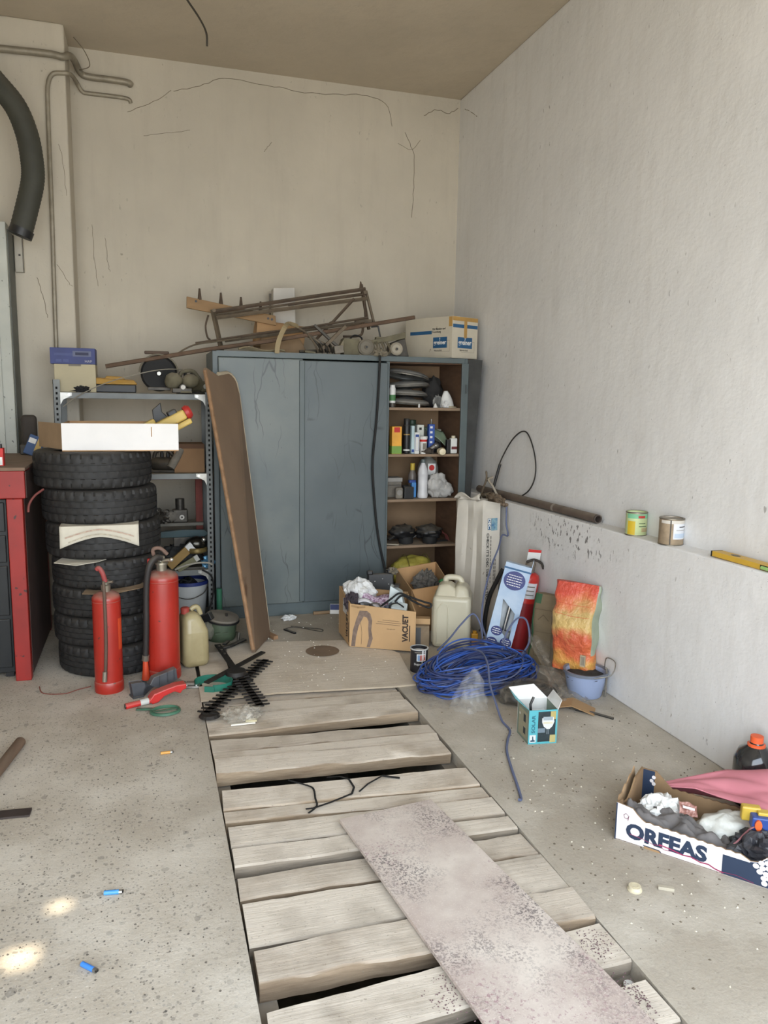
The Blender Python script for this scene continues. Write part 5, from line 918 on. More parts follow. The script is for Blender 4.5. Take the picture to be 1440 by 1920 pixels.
# open carton behind
t = thing('open_carton', 'larger open brown carton behind the kraft box and the big canister', 'box', (0, 0, 0))
panel_box(t, [(1.585, 4.52), (1.86, 4.56), (1.86, 4.82), (1.57, 4.80)], [.285, .30, .39, .36], [M('carton_tan', (176, 138, 96), .85, var=.07), KRAFTD], .006)
MB().hexa([(1.585, 4.52, .285), (1.86, 4.56, .30), (1.86, 4.555, .30), (1.585, 4.515, .285), (1.60, 4.42, .20), (1.86, 4.46, .23), (1.86, 4.455, .23), (1.60, 4.415, .20)]).build('flap', M('carton_tan', (176, 138, 96)), t)
crumple('grey_wool', (1.74, 4.70, .22), (.08, .06, .075), M('wool_grey', (92, 88, 82), .95, var=.4, scale=60), 'grey fluffy bundle inside the open carton', 'cloth', 99, .5, 5, flat=None)
t = thing('green_scrap', 'small green plastic lid lying on the open carton flap', 'lid', (1.815, 4.56, .302)); MB().blob((0, 0, .015), (.03, .02, .018), .4, 3, 12, 3).build('lid', M('lid_green', (44, 120, 72), .4), t, smooth=0); MB().lathe([(.018, 0), (.022, .012), (.018, .016)], 14).build('rim', M('lid_green', (44, 120, 72)), t)
t = thing('small_carton', 'small grey and tan carton squeezed between the kraft box and the canister', 'box', (1.575, 4.29, 0), R(-20)); MB().cbox((0, 0, .065), (.09, .09, .13)).build('body', M('carton_greytan', (142, 124, 100), .85, var=.25, scale=12), t, bevel=.002); MB().box((-.045, -.0458, .01), (-.005, -.0448, .12)).build('print', M('carton_grey_print', (92, 92, 92), .8), t); MB().cbox((.0, .01, .15), (.1, .06, .035)).build('lid', KRAFT, t, bevel=.002)
t = thing('water_jerrycan', 'large milky white jerrycan with moulded rib and top grip', 'canister', (1.765, 4.272, 0), R(-26))
JW = M('milky_canister', (192, 186, 164), .35, var=.06, scale=4)
m = MB(); m.box((-.115, -.115, 0), (.115, .125, .32)); m.build('body', JW, t, bevel=.03, seg=5, smooth=60); m = MB(); m.hexa([(-.11, -.11, .29), (.11, -.11, .29), (.11, .12, .29), (-.11, .12, .29), (-.085, -.05, .375), (-.02, -.06, .385), (-.02, .06, .385), (-.085, .06, .375)]); m.build('shoulder', JW, t, bevel=.02, seg=4, smooth=60)
m = MB(); m.hexa([(.0, -.11, .29), (.11, -.11, .29), (.11, .12, .29), (.0, .12, .29), (.02, -.07, .385), (.09, -.07, .37), (.09, .08, .37), (.02, .08, .385)]); m.build('shoulder', JW, t, bevel=.025, seg=4, smooth=60)
MB().tube(smoothpath([(-.05, .05, .37), (-.04, .05, .40), (.03, .05, .40), (.05, .05, .37)], 5), .018, 12).build('grip', JW, t, smooth=40)
m = MB(); m.tube([(-.085, -.1155, .03), (-.085, -.1155, .24), (-.06, -.1155, .275), (-.03, -.1155, .275), (-.02, -.1155, .25), (-.02, -.1155, .03)], .004, 8, closed=True); m.build('rib', JW, t, smooth=40); m = MB(); m.tube([(-.1155, -.08, .03), (-.1155, -.08, .25), (-.1155, -.04, .28), (-.1155, .09, .28), (-.1155, .09, .03)], .004, 8, closed=True); m.build('rib', JW, t, smooth=40)
# black paint tin
t = thing('paint_tin', 'black labelled paint tin with white drips beside the blue cable', 'tin', (1.408, 3.868, 0)); tm_ = M('tin_black_label', (30, 30, 34), .4)
MB().lathe([(.045, 0), (.048, .003), (.048, .128), (.0445, .13), (.0445, .11), (0, .11)], 32).build('body', tm_, t, smooth=40); MB().lathe([(0, .112), (.044, .112)], 24).build('paint', M('wet_white', (226, 224, 220), .3), t); MB().lathe([(.046, .126), (.051, .128), (.051, .133), (.0445, .134)], 32).build('rim', M('tin_rim_white', (190, 190, 186), .4), t, smooth=40)
def curved(z0, z1, a0, a1, m, r=.0485, nm='print'): MB().lathe([(r, z0), (r, z1)], max(3, int(abs(a1-a0)/8)), a0=R(a0), a1=R(a1)).build(nm, m, t, smooth=60)
curved(.068, .108, -125, -62, INKW); curved(.072, .104, -120, -67, M('swatch_blue', (110, 140, 170), .5), .0487); curved(.072, .104, -104, -67, M('swatch_orange', (176, 92, 76), .5), .0489); curved(.114, .12, -140, -60, DUSTY); curved(.005, .03, -75, -50, BLUEP)
sl = lettering('Supralux', .03, INKW, t, (0, 0, 0), (0, 0, 0), width=.078, height=.017, bold=.001)
for v in sl.data.vertices:
    a = -R(97)+v.co.x/.0488; h_ = v.co.y; v.co = V((.0489*cos(a), .0489*sin(a), .05+h_))
for a0, z0 in ((-92, .012), (-84, .075), (-72, .09), (-66, .1)): curved(z0, .13, a0, a0+4, M('wet_white', (226, 224, 220)), .0494, 'drip')
# tall white cardboard sleeve leaning in the corner
SLV = M('sleeve_white', (200, 194, 182), .75, var=.06, scale=6, spots=.08, spotcol=(120, 110, 96), spotscale=22)
t = thing('computer_sleeve', 'tall bent white cardboard sleeve with blue logo leaning in the wall corner', 'carton', (0, 0, 0))
P0, P1, P2 = V((1.935, 4.655, 0)), V((2.03, 4.445, 0)), V((2.163, 4.475, 0)); hz = [.84, .845, .825]
cs = [P0, P0*.8+P1*.2+V((.004, -.006, 0)), P0*.62+P1*.38+V((.006, .012, 0)), P0*.4+P1*.6+V((0, -.004, 0)), P0*.25+P1*.75+V((.004, .01, 0)), P1, P1*.5+P2*.5, P2, P2+V((.03, .2, 0)), P0+V((.06, .14, 0))]
m = MB(); n_ = len(cs); NZ = 12; vs = []
for k in range(NZ+1):
    v = k/NZ
    for i, p in enumerate(cs):
        zz = (.845-.02*(i > 6)+.012*sin(i*2.7))*v; vs.append(V((p.x+.006*sin(v*7+i)*(0 if i in (5, 6, 7) else 1)+.012*v*(i < 5), p.y+.02*v, zz)))
m.add(vs, [(k*n_+i, k*n_+(i+1) % n_, (k+1)*n_+(i+1) % n_, (k+1)*n_+i) for k in range(NZ) for i in range(n_-1)]+[(k*n_+n_-1, k*n_, (k+1)*n_, (k+1)*n_+n_-1) for k in range(NZ)])
m.build('sleeve', SLV, t, smooth=25, solid=.005)
m = MB().grid(lambda u, v: (1.945+.08*u+.012*sin(v*5+u*4), 4.655-.18*u+.06*v+.01*sin(u*9), .835+.045*sin(v*pi)*(.6+.4*sin(u*7))+.015*u), 12, 8); m.build('torn_flap', SLV, t, smooth=0, solid=.004)
tilt = V((0, .02, .83)); f = Face(P1+V((.001, -.0055, 0)), P2-P1, tilt, t); LG = M('logo_blue', (62, 110, 150), .5, var=.35, scale=40, col2=(150, 180, 180))
f.rect(.07, .655, .118, .735, LG); f.rect(.043, .662, .066, .735, BLUEB); f.text('DEC', .0545, .70, INKW, width=.066, height=.02, spin=-90, bold=.001, h=.0012); f.text("CHECK IT'S DEC THE HIGH TECH", .045, .415, INK, width=.45, height=.02, spin=-90, bold=.0005)
for k, (a, z0, z1) in enumerate(((.066, .62, .33), (.092, .47, .32), (.104, .47, .3))):
    z = z0
    while z > z1: f.rect(a, z-.018, a+.006, z, M('print_faint', (110, 106, 100), .8)); z -= .024
# blue printed long box, leaning
t = thing('shower_box', 'pale blue leaning carton with dark blue ovals and a window showing a chrome tube', 'box', (1.818, 3.955, .003), (R(-5), R(12), R(-30)))
w_, d_, h_ = .150, .075, .585
BXB = M('box_pale_blue', (140, 166, 196), .5, var=.14, scale=9, col2=(178, 194, 210)); OV = M('oval_blue', (44, 52, 110), .5); BXW = M('window_rear', (196, 200, 200), .6)
o4 = [(0, 0), (w_, 0), (w_, h_), (0, h_)]; i4 = [(.059, .196), (.127, .143), (.122, .306), (.036, .375)]; i4 = [i4[0], i4[1], i4[2], i4[3]]
m = MB()
for k in range(4):
    a, b_, c_, e_ = o4[k], o4[(k+1) % 4], i4[(k+1) % 4], i4[k]
    m.add([(p[0], 0, p[1]) for p in (a, b_, c_, e_)]+[(p[0], .003, p[1]) for p in (a, b_, c_, e_)], [(0, 1, 2, 3), (7, 6, 5, 4), (2, 6, 7, 3)])
m.build('front_panel', BXB, t); MB().box((w_-.003, .0031, 0), (w_, d_, h_+.04)).build('side_panel', BXB, t); MB().box((0, .0031, 0), (.003, d_, h_)).build('side_panel', BXB, t); MB().box((.0031, d_-.003, 0), (w_-.0031, d_, h_)).build('rear_panel', BXW, t); MB().box((.0031, .0031, 0), (w_-.0031, d_-.0031, .003)).build('bottom', BXB, t); MB().box((.0031, .0031, h_-.003), (w_-.0031, d_-.0031, h_)).build('top_flap', BXB, t)
MB().tube([(.085, .035, .03), (.085, .035, .53)], .012, 14).build('chrome_tube', M('chrome_tube', (200, 200, 200), .18, .95), t, smooth=40); MB().box((.05, .02, .1), (.12, .055, .19)).build('fitting', M('grey_fitting', (110, 112, 112), .6), t)
f = Face((0, 0, 0), (1, 0, 0), (0, 0, 1), t)
def oval(f, a, b, ra, rb, rows):
    o_ = f.oval(a, b, ra, rb, OV)
    for k in range(rows):
        y = b+(k-(rows-1)/2)*-(rb*1.3/rows); hw = ra*.72*(1-((k-(rows-1)/2)/rows)**2); x = a-hw
        j = 0
        while x < a+hw-.004: l_ = .008+.006*((k*3+j*5) % 3)/2; f.rect(x, y-.002, min(x+l_, a+hw), y+.002, INKW, .0011); x += l_+.003; j += 1
oval(f, .072, .49, .062, .055, 5)
for a, b_, in ((.046, .185), (.034, .115), (.113, .13), (.104, .06)): oval(f, a, b_, .033, .028, 3)
f.oval(.035, .03, .012, .012, M('grey_hole', (120, 120, 120), .6)); f.line([(.0, .555), (w_, .555)], .01, BLUEB)
f2 = Face((w_, 0, 0), (0, 1, 0), (0, 0, 1), t)
for b_ in (.44, .35, .265, .175): oval(f2, .035, b_, .027, .032, 2)
t = thing('yellow_bottle_cap', 'small yellow plastic fitting between the white sleeve and the leaning box', 'cap', (1.885, 4.20, 0), R(-20)); MB().box((-.02, -.015, 0), (.02, .015, .075)).build('body', M('fitting_yellow', (206, 150, 40), .5), t, bevel=.004); MB().lathe([(.012, .075), (.012, .09), (0, .09)], 12).build('spout', M('fitting_yellow', (206, 150, 40)), t, smooth=40)
tubething('black_hose_piece', [(2.02, 4.36, .0), (2.03, 4.37, .12), (2.06, 4.38, .25), (2.11, 4.385, .35), (2.15, 4.39, .42)], .014, BLKR, 'curved black hose piece behind the leaning blue box', 'hose', 8)
# third extinguisher
t = thing('fire_extinguisher', 'red fire extinguisher leaning on the wall behind the blue box, with white instruction label', 'extinguisher', (2.10, 4.08, .002), (R(3), R(7), 0))
MB().lathe([(0, 0), (.066, 0), (.068, .004), (.068, .44), (.06, .465), (.04, .478), (0, .48)], 32).build('cylinder', M('extinguisher_bright', (196, 48, 40), .35, var=.08, coat=.2), t, smooth=40); MB().lathe([(.0684, .0), (.0684, .30)], 24, a0=R(-200), a1=R(-20)).build('dark_band', M('extinguisher_deep', (140, 34, 36), .4), t, smooth=60)
MB().lathe([(.0688, .33), (.0688, .425)], 10, a0=R(-135), a1=R(-62)).build('white_label', M('label_white', (216, 214, 216), .6), t, smooth=60)
for k in range(3): MB().lathe([(.0692, .35+.025*k), (.0692, .356+.025*k)], 8, a0=R(-120), a1=R(-75)).build('print', DUSTY, t)
MB().lathe([(.03, .478), (.03, .53), (.02, .55), (0, .55)], 18).build('valve', M('pump_lid', (120, 112, 100)), t, smooth=40); MB().tube(smoothpath([(-.04, -.02, .54), (.0, -.03, .56), (.05, -.03, .545), (.075, -.025, .51)], 5), .008, 8).build('handle', M('dark_brown_tool', (58, 52, 46)), t, smooth=40)
MB().box((-.03, .0, .55), (.055, .008, .615)).build('tag', WHT, t); MB().box((-.03, -.001, .598), (.055, .0, .615)).build('print', REDI, t)
# paper sacks and the orange charcoal bag
def sack(name, label, cat, loc, rz, w, d, h, mats, fn=None, seed=0, tilt=(0, 0), toppinch=.15, nu=36, nv=22, amp=.012, midx=None):
    t = thing(name, label, cat, loc, rz); m = MB(); vs = []; 
    for j in range(nv+1):
        v = j/nv; k = 1-(1-toppinch)*max(0, (v-.55)/.45)**1.5; bul = .8+.25*sin(min(1, v*1.25)*pi*.8+.3)
        for i in range(nu):
            a = 2*pi*i/nu; cx = abs(cos(a))**.45*(1 if cos(a) > 0 else -1); cy = abs(sin(a))**.6*(1 if sin(a) > 0 else -1)
            p = V((cx*w/2*(1-.06*sin(v*pi)), cy*d/2*k*bul, h*v)); q = V((p.x*7, p.y*7, p.z*7+seed*9))
            p += V((cx, cy, 0))*(noise.noise(q)*amp+noise.noise(q*2.3)*amp*.7); p.x += tilt[0]*v; p.y += tilt[1]*v; p.z += noise.noise(q*1.5)*amp*.6*(v > .03)*(1 if v < 1 else .3)
            vs.append(p)
    fs = []; 
    for j in range(nv):
        for i in range(nu): fs.append((j*nu+i, j*nu+(i+1) % nu, (j+1)*nu+(i+1) % nu, (j+1)*nu+i))
    fs.append(tuple(range(nu))[::-1]); fs.append(tuple(range(nv*nu, (nv+1)*nu)))
    m.add(vs, fs); 
    if midx: m.m = [midx((f_ % nu)/nu, f_//nu/nv) if f_ < nu*nv else 0 for f_ in range(len(fs))]
    m.build('sack', mats, t, smooth=40); return t
PSK = M('paper_sack_brown', (122, 108, 84), .85, var=.1, scale=10, bump=.5, bscale=14); PSG = M('sack_green', (58, 98, 68), .7, var=.12)
t = sack('paper_sack', 'brown paper sack with green corner between extinguisher and orange bag', 'sack', (2.138, 3.80, 0), R(-50), .18, .09, .40, [PSK, PSG], None, 2, (.02, .03), .4, midx=lambda u, v: 1 if (.42 < u < .62 or (.6 < u < .72 and v > .86)) else 0)
f = Face((-.07, -.056, 0), (1, 0, 0), (0, 0, 1), t); f.line([(.03, .33), (.13, .33), (.13, .06), (.03, .06), (.03, .33)], .003, M('sack_print', (92, 80, 60), .8), .004); f.line([(.05, .27), (.08, .30), (.11, .27)], .004, M('sack_print', (92, 80, 60)), .004); f.line([(.03, .2), (.13, .2)], .002, M('sack_print', (92, 80, 60)), .004)
def flame_mat():
    m, n, l, b = nodes('flame_print'); co = coords(n, l); g = n.new('ShaderNodeTexCoord'); sp = n.new('ShaderNodeSeparateXYZ'); l.new(g.outputs['Object'], sp.inputs[0])
    z = math_(n, l, 'ADD', math_(n, l, 'MULTIPLY', sp.outputs['Z'], 1.75), math_(n, l, 'MULTIPLY', math_(n, l, 'SUBTRACT', noise_(n, l, co, 7, 4), .5), .42))
    r_ = n.new('ShaderNodeValToRGB'); l.new(z, r_.inputs[0]); e = r_.color_ramp.elements
    e[0].position = .02; e[0].color = lin((200, 90, 56)); e[1].position = .99; e[1].color = lin((210, 112, 74))
    for p, c in ((.10, (214, 160, 80)), (.2, (206, 104, 64)), (.30, (192, 90, 60)), (.40, (200, 168, 104)), (.52, (192, 162, 104)), (.62, (206, 116, 76)), (.72, (196, 78, 60)), (.86, (184, 80, 66)), (.93, (204, 100, 68))):
        q = e.new(p); q.color = lin(c)
    l.new(r_.outputs[0], b.inputs['Base Color']); b.inputs['Roughness'].default_value = .45
    bp = n.new('ShaderNodeBump'); bp.inputs['Strength'].default_value = .9; bp.inputs['Distance'].default_value = .035; l.new(noise_(n, l, co, 13, 4), bp.inputs['Height']); l.new(bp.outputs[0], b.inputs['Normal']); return m
t = sack('charcoal_bag', 'orange flame printed bag with pale green side standing in the small blue bucket', 'bag', (2.125, 3.465, .092), R(-52), .235, .15, .455, [flame_mat(), M('bag_pale_green', (150, 158, 138), .6, var=.12)], None, 5, (.0, .03), .12, amp=.016, midx=lambda u, v: 1 if (u > .90 or u < .1) and v > .2 else 0)
f = Face((-.1, -.07, 0), (1, .0, 0), (0, .0, 1), t); f.rect(.165, .045, .192, .105, M('code_plate', (176, 160, 130), .6), .008)
for k in range(4): f.rect(.170+.005*k, .052, .173+.005*k, .098, DUSTY, .0086)
for zz in (.30, .36): f.line([(.02, zz+.01), (.11, zz), (.2, zz+.004)], .002, M('flame_fold', (190, 70, 44), .5), .012)
t = thing('blue_bucket', 'small pale blue plastic bucket with wire handle under the orange bag', 'bucket', (2.118, 3.33, 0))
BB = M('bucket_blue', (146, 160, 190), .45, var=.07); MB().lathe([(0, .002), (.082, .002), (.085, .008), (.106, .125), (.103, .125), (.08, .012), (0, .01)], 30).build('body', BB, t, smooth=40); MB().lathe([(.106, .118), (.113, .12), (.113, .134), (.103, .134), (.103, .118)], 30).build('rim', M('bucket_rim_grey', (110, 116, 128), .5), t, smooth=40)
MB().tube(smoothpath([(-.02, -.112, .125), (.05, -.15, .15), (.09, -.12, .2), (.105, -.02, .19), (.11, .0, .125)], 6), .003, 6).build('wire_handle', STEEL, t, smooth=40); MB().blob((0, 0, .10), (.095, .095, .02), .3, 4, 10, 3).build('content', M('dark_heap', (46, 46, 46)), t, smooth=0)
tubething('thin_stick', [(2.20, 3.27, .0), (2.19, 3.25, .12), (2.17, 3.23, .17)], .005, DUSTY, 'thin grey stick standing beside the blue bucket', 'stick', 6)
# blue cable
CBL = [M('cable_blue', (56, 92, 172), .5, var=.15), M('cable_blue_dark', (50, 60, 100), .6, var=.15), M('cable_blue_dust', (92, 100, 128), .7, var=.12)]
t = thing('cable_coil', 'large tangled coil of blue network cable on the floor', 'cable coil', (1.655, 3.63, 0))
rnd = random.Random(5)
for part in range(3):
    b = MB()
    for k in range((58, 44, 26)[part]):
        ph = rnd.uniform(-.2, .2); a_ = rnd.uniform(.215, .33); b_ = rnd.uniform(.09, .2); ox, oy = rnd.uniform(-.05, .045), rnd.uniform(-.05, .05); z0 = rnd.uniform(.02, .125)*(1-.3*abs(a_-.27)/.06); tl = rnd.uniform(-.03, .08); w1 = rnd.uniform(0, 6.28); dr = rnd.uniform(.0, .06)
        pts = []
        for q in range(28):
            an = 2*pi*q/28; x = a_*cos(an)+.012*sin(3*an+w1); y = b_*sin(an)+.012*sin(2*an+w1); z = z0+tl*(y/.2)*.6+.012*sin(2*an+w1)-dr*(cos(an+.3)**2)-.05*max(0, -x/.3)*(z0/.2)
            c_, s_ = cos(.22+ph), sin(.22+ph); pts.append((x*c_-y*s_+ox, x*s_+y*c_+oy, max(.006, z+.02)))
        b.tube(smoothpath(pts, 2, True), .0042, 5, closed=True)
    b.build('cable_loops', CBL[part], t, smooth=60)
loose = [[(1.62, 3.75, .15), (1.66, 3.62, .17), (1.63, 3.46, .16), (1.58, 3.32, .11), (1.565, 3.22, .06), (1.553, 3.12, .01), (1.545, 3.02, .006), (1.49, 2.928, .006), (1.44, 2.834, .006), (1.393, 2.698, .006), (1.348, 2.551, .006), (1.316, 2.456, .006), (1.299, 2.44, .012)],
 [(2.212, 4.50, .80), (2.19, 4.45, .70), (2.19, 4.42, .63), (2.13, 4.38, .64), (2.06, 4.28, .58), (1.98, 4.2, .49), (1.90, 4.12, .33), (1.86, 4.05, .2), (1.84, 3.95, .14), (1.80, 3.85, .15)],
 [(1.50, 3.83, .12), (1.60, 3.9, .16), (1.70, 3.98, .21), (1.78, 4.0, .26), (1.82, 3.98, .2), (1.80, 3.9, .14)],
 [(1.85, 3.75, .12), (1.90, 3.80, .2), (1.97, 3.82, .27), (2.02, 3.80, .26), (2.01, 3.74, .16), (1.93, 3.68, .1)]]
for p in loose: MB().tube(smoothpath([(x-1.655, y-3.63, z) for x, y, z in p], 7), .0055, 6).build('loose_end', CBL[2], t, smooth=50)
# clear films
def filmthing(name, fn, nu, nv, mat, label, solid=.0): return tag(MB().grid(fn, nu, nv).build(name, mat, smooth=0), label, 'plastic film')
nz = lambda x, y, s: noise.noise(V((x*s, y*s, 3.1)))
t_ = MB(); 
vs = []
for j in range(15):
    v = j/14
    for i in range(26):
        a = 2*pi*i/26; rr = (.085*(1-v)**.7+.012)*(1+.35*noise.noise(V((cos(a)*2, sin(a)*2, v*4)))); vs.append((rr*cos(a)+.02*v, rr*sin(a)*.8, .002+.19*v+.012*noise.noise(V((a, v*5, 2)))*(v > .05)))
t_.add(vs, [(j*26+i, j*26+(i+1) % 26, (j+1)*26+(i+1) % 26, (j+1)*26+i) for j in range(14) for i in range(26)])
tag(t_.build('clear_bag', FILM, loc=(1.478, 3.325, 0), smooth=0), 'peaked empty clear plastic bag standing in front of the blue cable', 'bag')
t = thing('wrapped_hose_roll', 'flat dark roll wrapped in dusty plastic in front of the blue cable', 'roll', (1.80, 3.33, 0))
for k in range(5): MB().lathe([(.13-.014*k, .012), (.145-.014*k, .02), (.15-.014*k, .04), (.14-.014*k, .055), (.125-.014*k, .05)], 30, Tm((0, 0, .006*k), (0, 0, 0), (1.0, .68, 1))).build('coil', BLKR, t, smooth=40)
m = MB().blob((0, 0, .04), (.17, .115, .06), .12, 3, 22, 31, flat=.001); m.build('wrapping', film_mat('roll_film', (120, 114, 104), .5, .25, 18), t, smooth=0)
filmthing('dusty_plastic_sheet', lambda u, v: (2.0-.0*v+.14*u*(1-.2*v)-.06*v+.02*sin(u*9), 3.74-.52*v+.05*sin(u*5), max(.004, (.17-.02*u)*(1-v)**1.4+.018*nz(u*3, v*3, 2.2)+.022*abs(sin(u*8+v*3))*(1-.6*v))), 26, 30, FILMD, 'dusty clear plastic sheet draped from the paper sack down to the floor')
filmthing('dusty_film_apron', lambda u, v: (1.93+.17*u+.02*sin(v*7), 3.52-.36*v, max(.004, .075*(1-v)*(1-.4*u)+.02*abs(sin(u*7+v*4))*(1-v*.5)+.01*nz(u*4, v*4, 2))), 22, 22, FILMD, 'crumpled clear film between the cable coil and the blue bucket')
filmthing('floor_film', lambda u, v: (1.27+.25*u-.03*v, 3.60-.26*v-.05*u, .004+.008*abs(nz(u*3, v*3, 2))+.006*abs(sin(u*9+v*5))), 20, 16, FILMD, 'flat dusty film sheet on the floor left of the blue cable')
# solar lamp box
TEAL = M('carton_teal', (84, 168, 178), .5, var=.05); DKP = M('photo_dark', (42, 54, 58), .5, var=.3, scale=30)
t = thing('lamp_carton', 'small turquoise carton with open white flaps and a lamp picture', 'box', (0, 0, 0))
cs = [(1.562, 2.876), (1.693, 2.857), (1.712, 2.99), (1.574, 3.009)]; panel_box(t, cs, [.155]*4, [TEAL, M('carton_grey_side', (118, 132, 118), .6), WHT, M('carton_grey_side', (118, 132, 118))], .003)
WI = M('flap_white', (218, 218, 216), .6); MB().hexa([(1.574, 3.009, .155), (1.712, 2.99, .155), (1.712, 2.987, .155), (1.574, 3.006, .155), (1.545, 3.05, .20), (1.66, 3.03, .212), (1.66, 3.027, .212), (1.545, 3.047, .20)]).build('flap', WI, t); MB().hexa([(1.693, 2.857, .155), (1.712, 2.99, .155), (1.709, 2.99, .155), (1.69, 2.857, .155), (1.705, 2.85, .20), (1.735, 2.98, .195), (1.732, 2.98, .195), (1.702, 2.85, .20)]).build('flap', WI, t)
MB().hexa([(1.562, 2.876, .155), (1.574, 3.009, .155), (1.577, 3.009, .155), (1.565, 2.876, .155), (1.53, 2.95, .185), (1.545, 3.03, .19), (1.548, 3.03, .19), (1.533, 2.95, .185)]).build('flap', TEAL, t)
MB().tube([(1.60, 2.93, .1), (1.595, 2.93, .16), (1.612, 2.935, .19)], .006, 8).build('lamp_hook', BLK, t, smooth=40); MB().box((1.57, 2.885, .10), (1.69, 2.98, .11)).build('inner_tray', WI, t)
f = Face((*cs[0], 0), (.131, -.019, 0), (0, 0, 1), t); f.text('SOLAR', .021, .092, M('teal_print', (44, 96, 112), .6), width=.082, height=.016, spin=90, bold=.0006); f.rect(.042, .01, .122, .148, DKP); f.rect(.098, .112, .122, .148, M('photo_tan', (176, 160, 100), .6), .0009); f.rect(.098, .006, .124, .04, M('photo_sand', (178, 166, 110), .6), .0009)
f.rect(.042, .052, .075, .072, M('photo_grey', (110, 124, 134), .6), .0009); f.poly([(.06, .118), (.112, .122), (.116, .10), (.108, .08), (.096, .068), (.082, .068), (.068, .08), (.06, .1)], WHT, .0012); f.rect(.065, .108, .108, .124, M('photo_silver', (150, 160, 166), .4), .0016); f.rect(.066, .092, .108, .1, M('photo_cream', (206, 198, 170), .6), .0016)
for a in (.084, .09): f.line([(a, .068), (a, .045)], .002, M('photo_silver', (150, 160, 166)), .0014)
f.rect(.006, .008, .034, .042, WHT); f.poly([(.01, .012), (.03, .012), (.03, .018), (.024, .02), (.022, .036), (.018, .036), (.018, .02), (.01, .018)], M('photo_navy', (44, 70, 90), .6), .0012)
f = Face((*cs[3], 0), (cs[0][0]-cs[3][0], cs[0][1]-cs[3][1], 0), (0, 0, 1), t); f.rect(.02, .012, .12, .135, M('side_beige', (150, 146, 122), .6)); f.rect(.075, .03, .1, .06, DKP, .0009); f.rect(.075, .085, .1, .12, DKP, .0009)
t = thing('cardboard_scrap', 'torn folded brown cardboard piece on the floor behind the turquoise carton', 'cardboard', (1.94, 3.19, 0), R(-35)); m = MB(); m.hexa([(-.09, -.05, .002), (.02, -.05, .03), (.02, .06, .03), (-.09, .06, .002), (-.09, -.05, .006), (.02, -.05, .034), (.02, .06, .034), (-.09, .06, .006)]); m.build('panel', CARD, t); m = MB(); m.hexa([(.02, -.05, .03), (.13, -.06, .002), (.13, .03, .002), (.02, .06, .03), (.02, -.05, .034), (.13, -.06, .006), (.13, .03, .006), (.02, .06, .034)]); m.build('panel', KRAFTD, t)
tag(MB().tube([(-.06, .08, .006), (0, .02, .008), (.06, -.06, .006)], .006, 6).build('black_stick', BLK, loc=(2.02, 3.07, 0)), 'thin black stick on the floor beside the cardboard piece', 'stick')
# fruit crate
NAVY = M('crate_navy', (34, 49, 72), .55, var=.06); CRW = M('crate_white', (214, 208, 206), .6, var=.03); INS = M('crate_inside', (134, 108, 78), .85, var=.07); MAG = M('crate_magenta', (150, 44, 84), .55)
t = thing('fruit_crate', 'torn white and navy cardboard fruit crate with bold lettering, full of rubbish', 'crate', (0, 0, 0))
O_ = V((1.51, 2.136, 0)); eu = V((.63, -.777, 0)).normalized(); ev = V((.777, .63, 0)).normalized(); Lc = .70; Dc = .30
def crate_wall(name, O, e, nrm, prof, th, mats):
    """panel with a torn top outline: prof is a list of (along, height)"""
    m = MB(); n = len(prof); fr = [(prof[0][0], 0)]+prof+[(prof[-1][0], 0)]; k = len(fr)
    vs = [O+e*a+V((0, 0, h)) for a, h in fr]+[O+e*a+nrm*th+V((0, 0, h)) for a, h in fr]
    m.add(vs, [tuple(range(k))]); m.mat(1); m.add(vs, [tuple(range(2*k-1, k-1, -1))]+[(i, i+k, (i+1) % k+k, (i+1) % k) for i in range(k)]); return m.build(name, mats, t)
fp = [(0, .135), (.055, .128), (.07, .112), (.088, .098)]+[(.10+.014*k, .092+.004*(k % 2)-.0004*k) for k in range(22)]+[(.425, .073), (.45, .078), (.47, .1), (.53, .104), (.70, .10)]
crate_wall('front_panel', O_, eu, ev, fp, .006, [CRW, INS])
rp = [(0, .14), (.055, .14), (.08, .118), (.10, .1)]+[(.115+.014*k, .088+.004*(k % 2)) for k in range(25)]+[(.49, .09), (.56, .12), (.7, .12)]
crate_wall('rear_panel', O_+ev*(Dc-.006), eu, ev, rp, .006, [INS, INS])
crate_wall('side_panel', O_+eu*.0, ev, eu, [(.006, .135), (.05, .125), (.08, .10), (.12, .095), (.16, .11), (.2, .14), (Dc-.006, .145)], .006, [NAVY, INS])
MB().add([O_+V((0, 0, .002)), O_+eu*Lc+V((0, 0, .002)), O_+eu*Lc+ev*Dc+V((0, 0, .002)), O_+ev*Dc+V((0, 0, .002))], [(0, 1, 2, 3)]).build('bottom', INS, t, solid=.003)
m = MB().grid(lambda u, v: tuple(O_+ev*(.10+.18*u)-eu*(.012+.012*v)+V((0, 0, .05+.09*v*(.5+.5*u)+.006*sin(u*20)))), 12, 3); m.build('torn_edge', M('torn_kraft', (168, 138, 104), .9), t, solid=.004)
f = Face(O_, eu, (0, 0, 1), t); f.rect(.345, .002, .425, .068, NAVY); f.poly([(.425, .002), (.7, .002), (.7, .098), (.53, .102), (.472, .097), (.452, .077), (.425, .071)], NAVY); f.rect(.0, .0, .004, .134, NAVY, .001)
f.text('ORFEAS', .168, .047, NAVY, width=.262, height=.056, bold=.0014); f.line([(.15, .031), (.19, .027), (.225, .021), (.25, .024), (.28, .016), (.305, .018), (.325, .01), (.35, .006)], .004, MAG, .0014); f.line([(.05, .035), (.09, .032), (.13, .024), (.15, .028), (.165, .018), (.19, .021)], .0015, MAG, .0014); f.line([(.34, .007), (.39, .012), (.44, .005)], .0012, MAG, .0014)
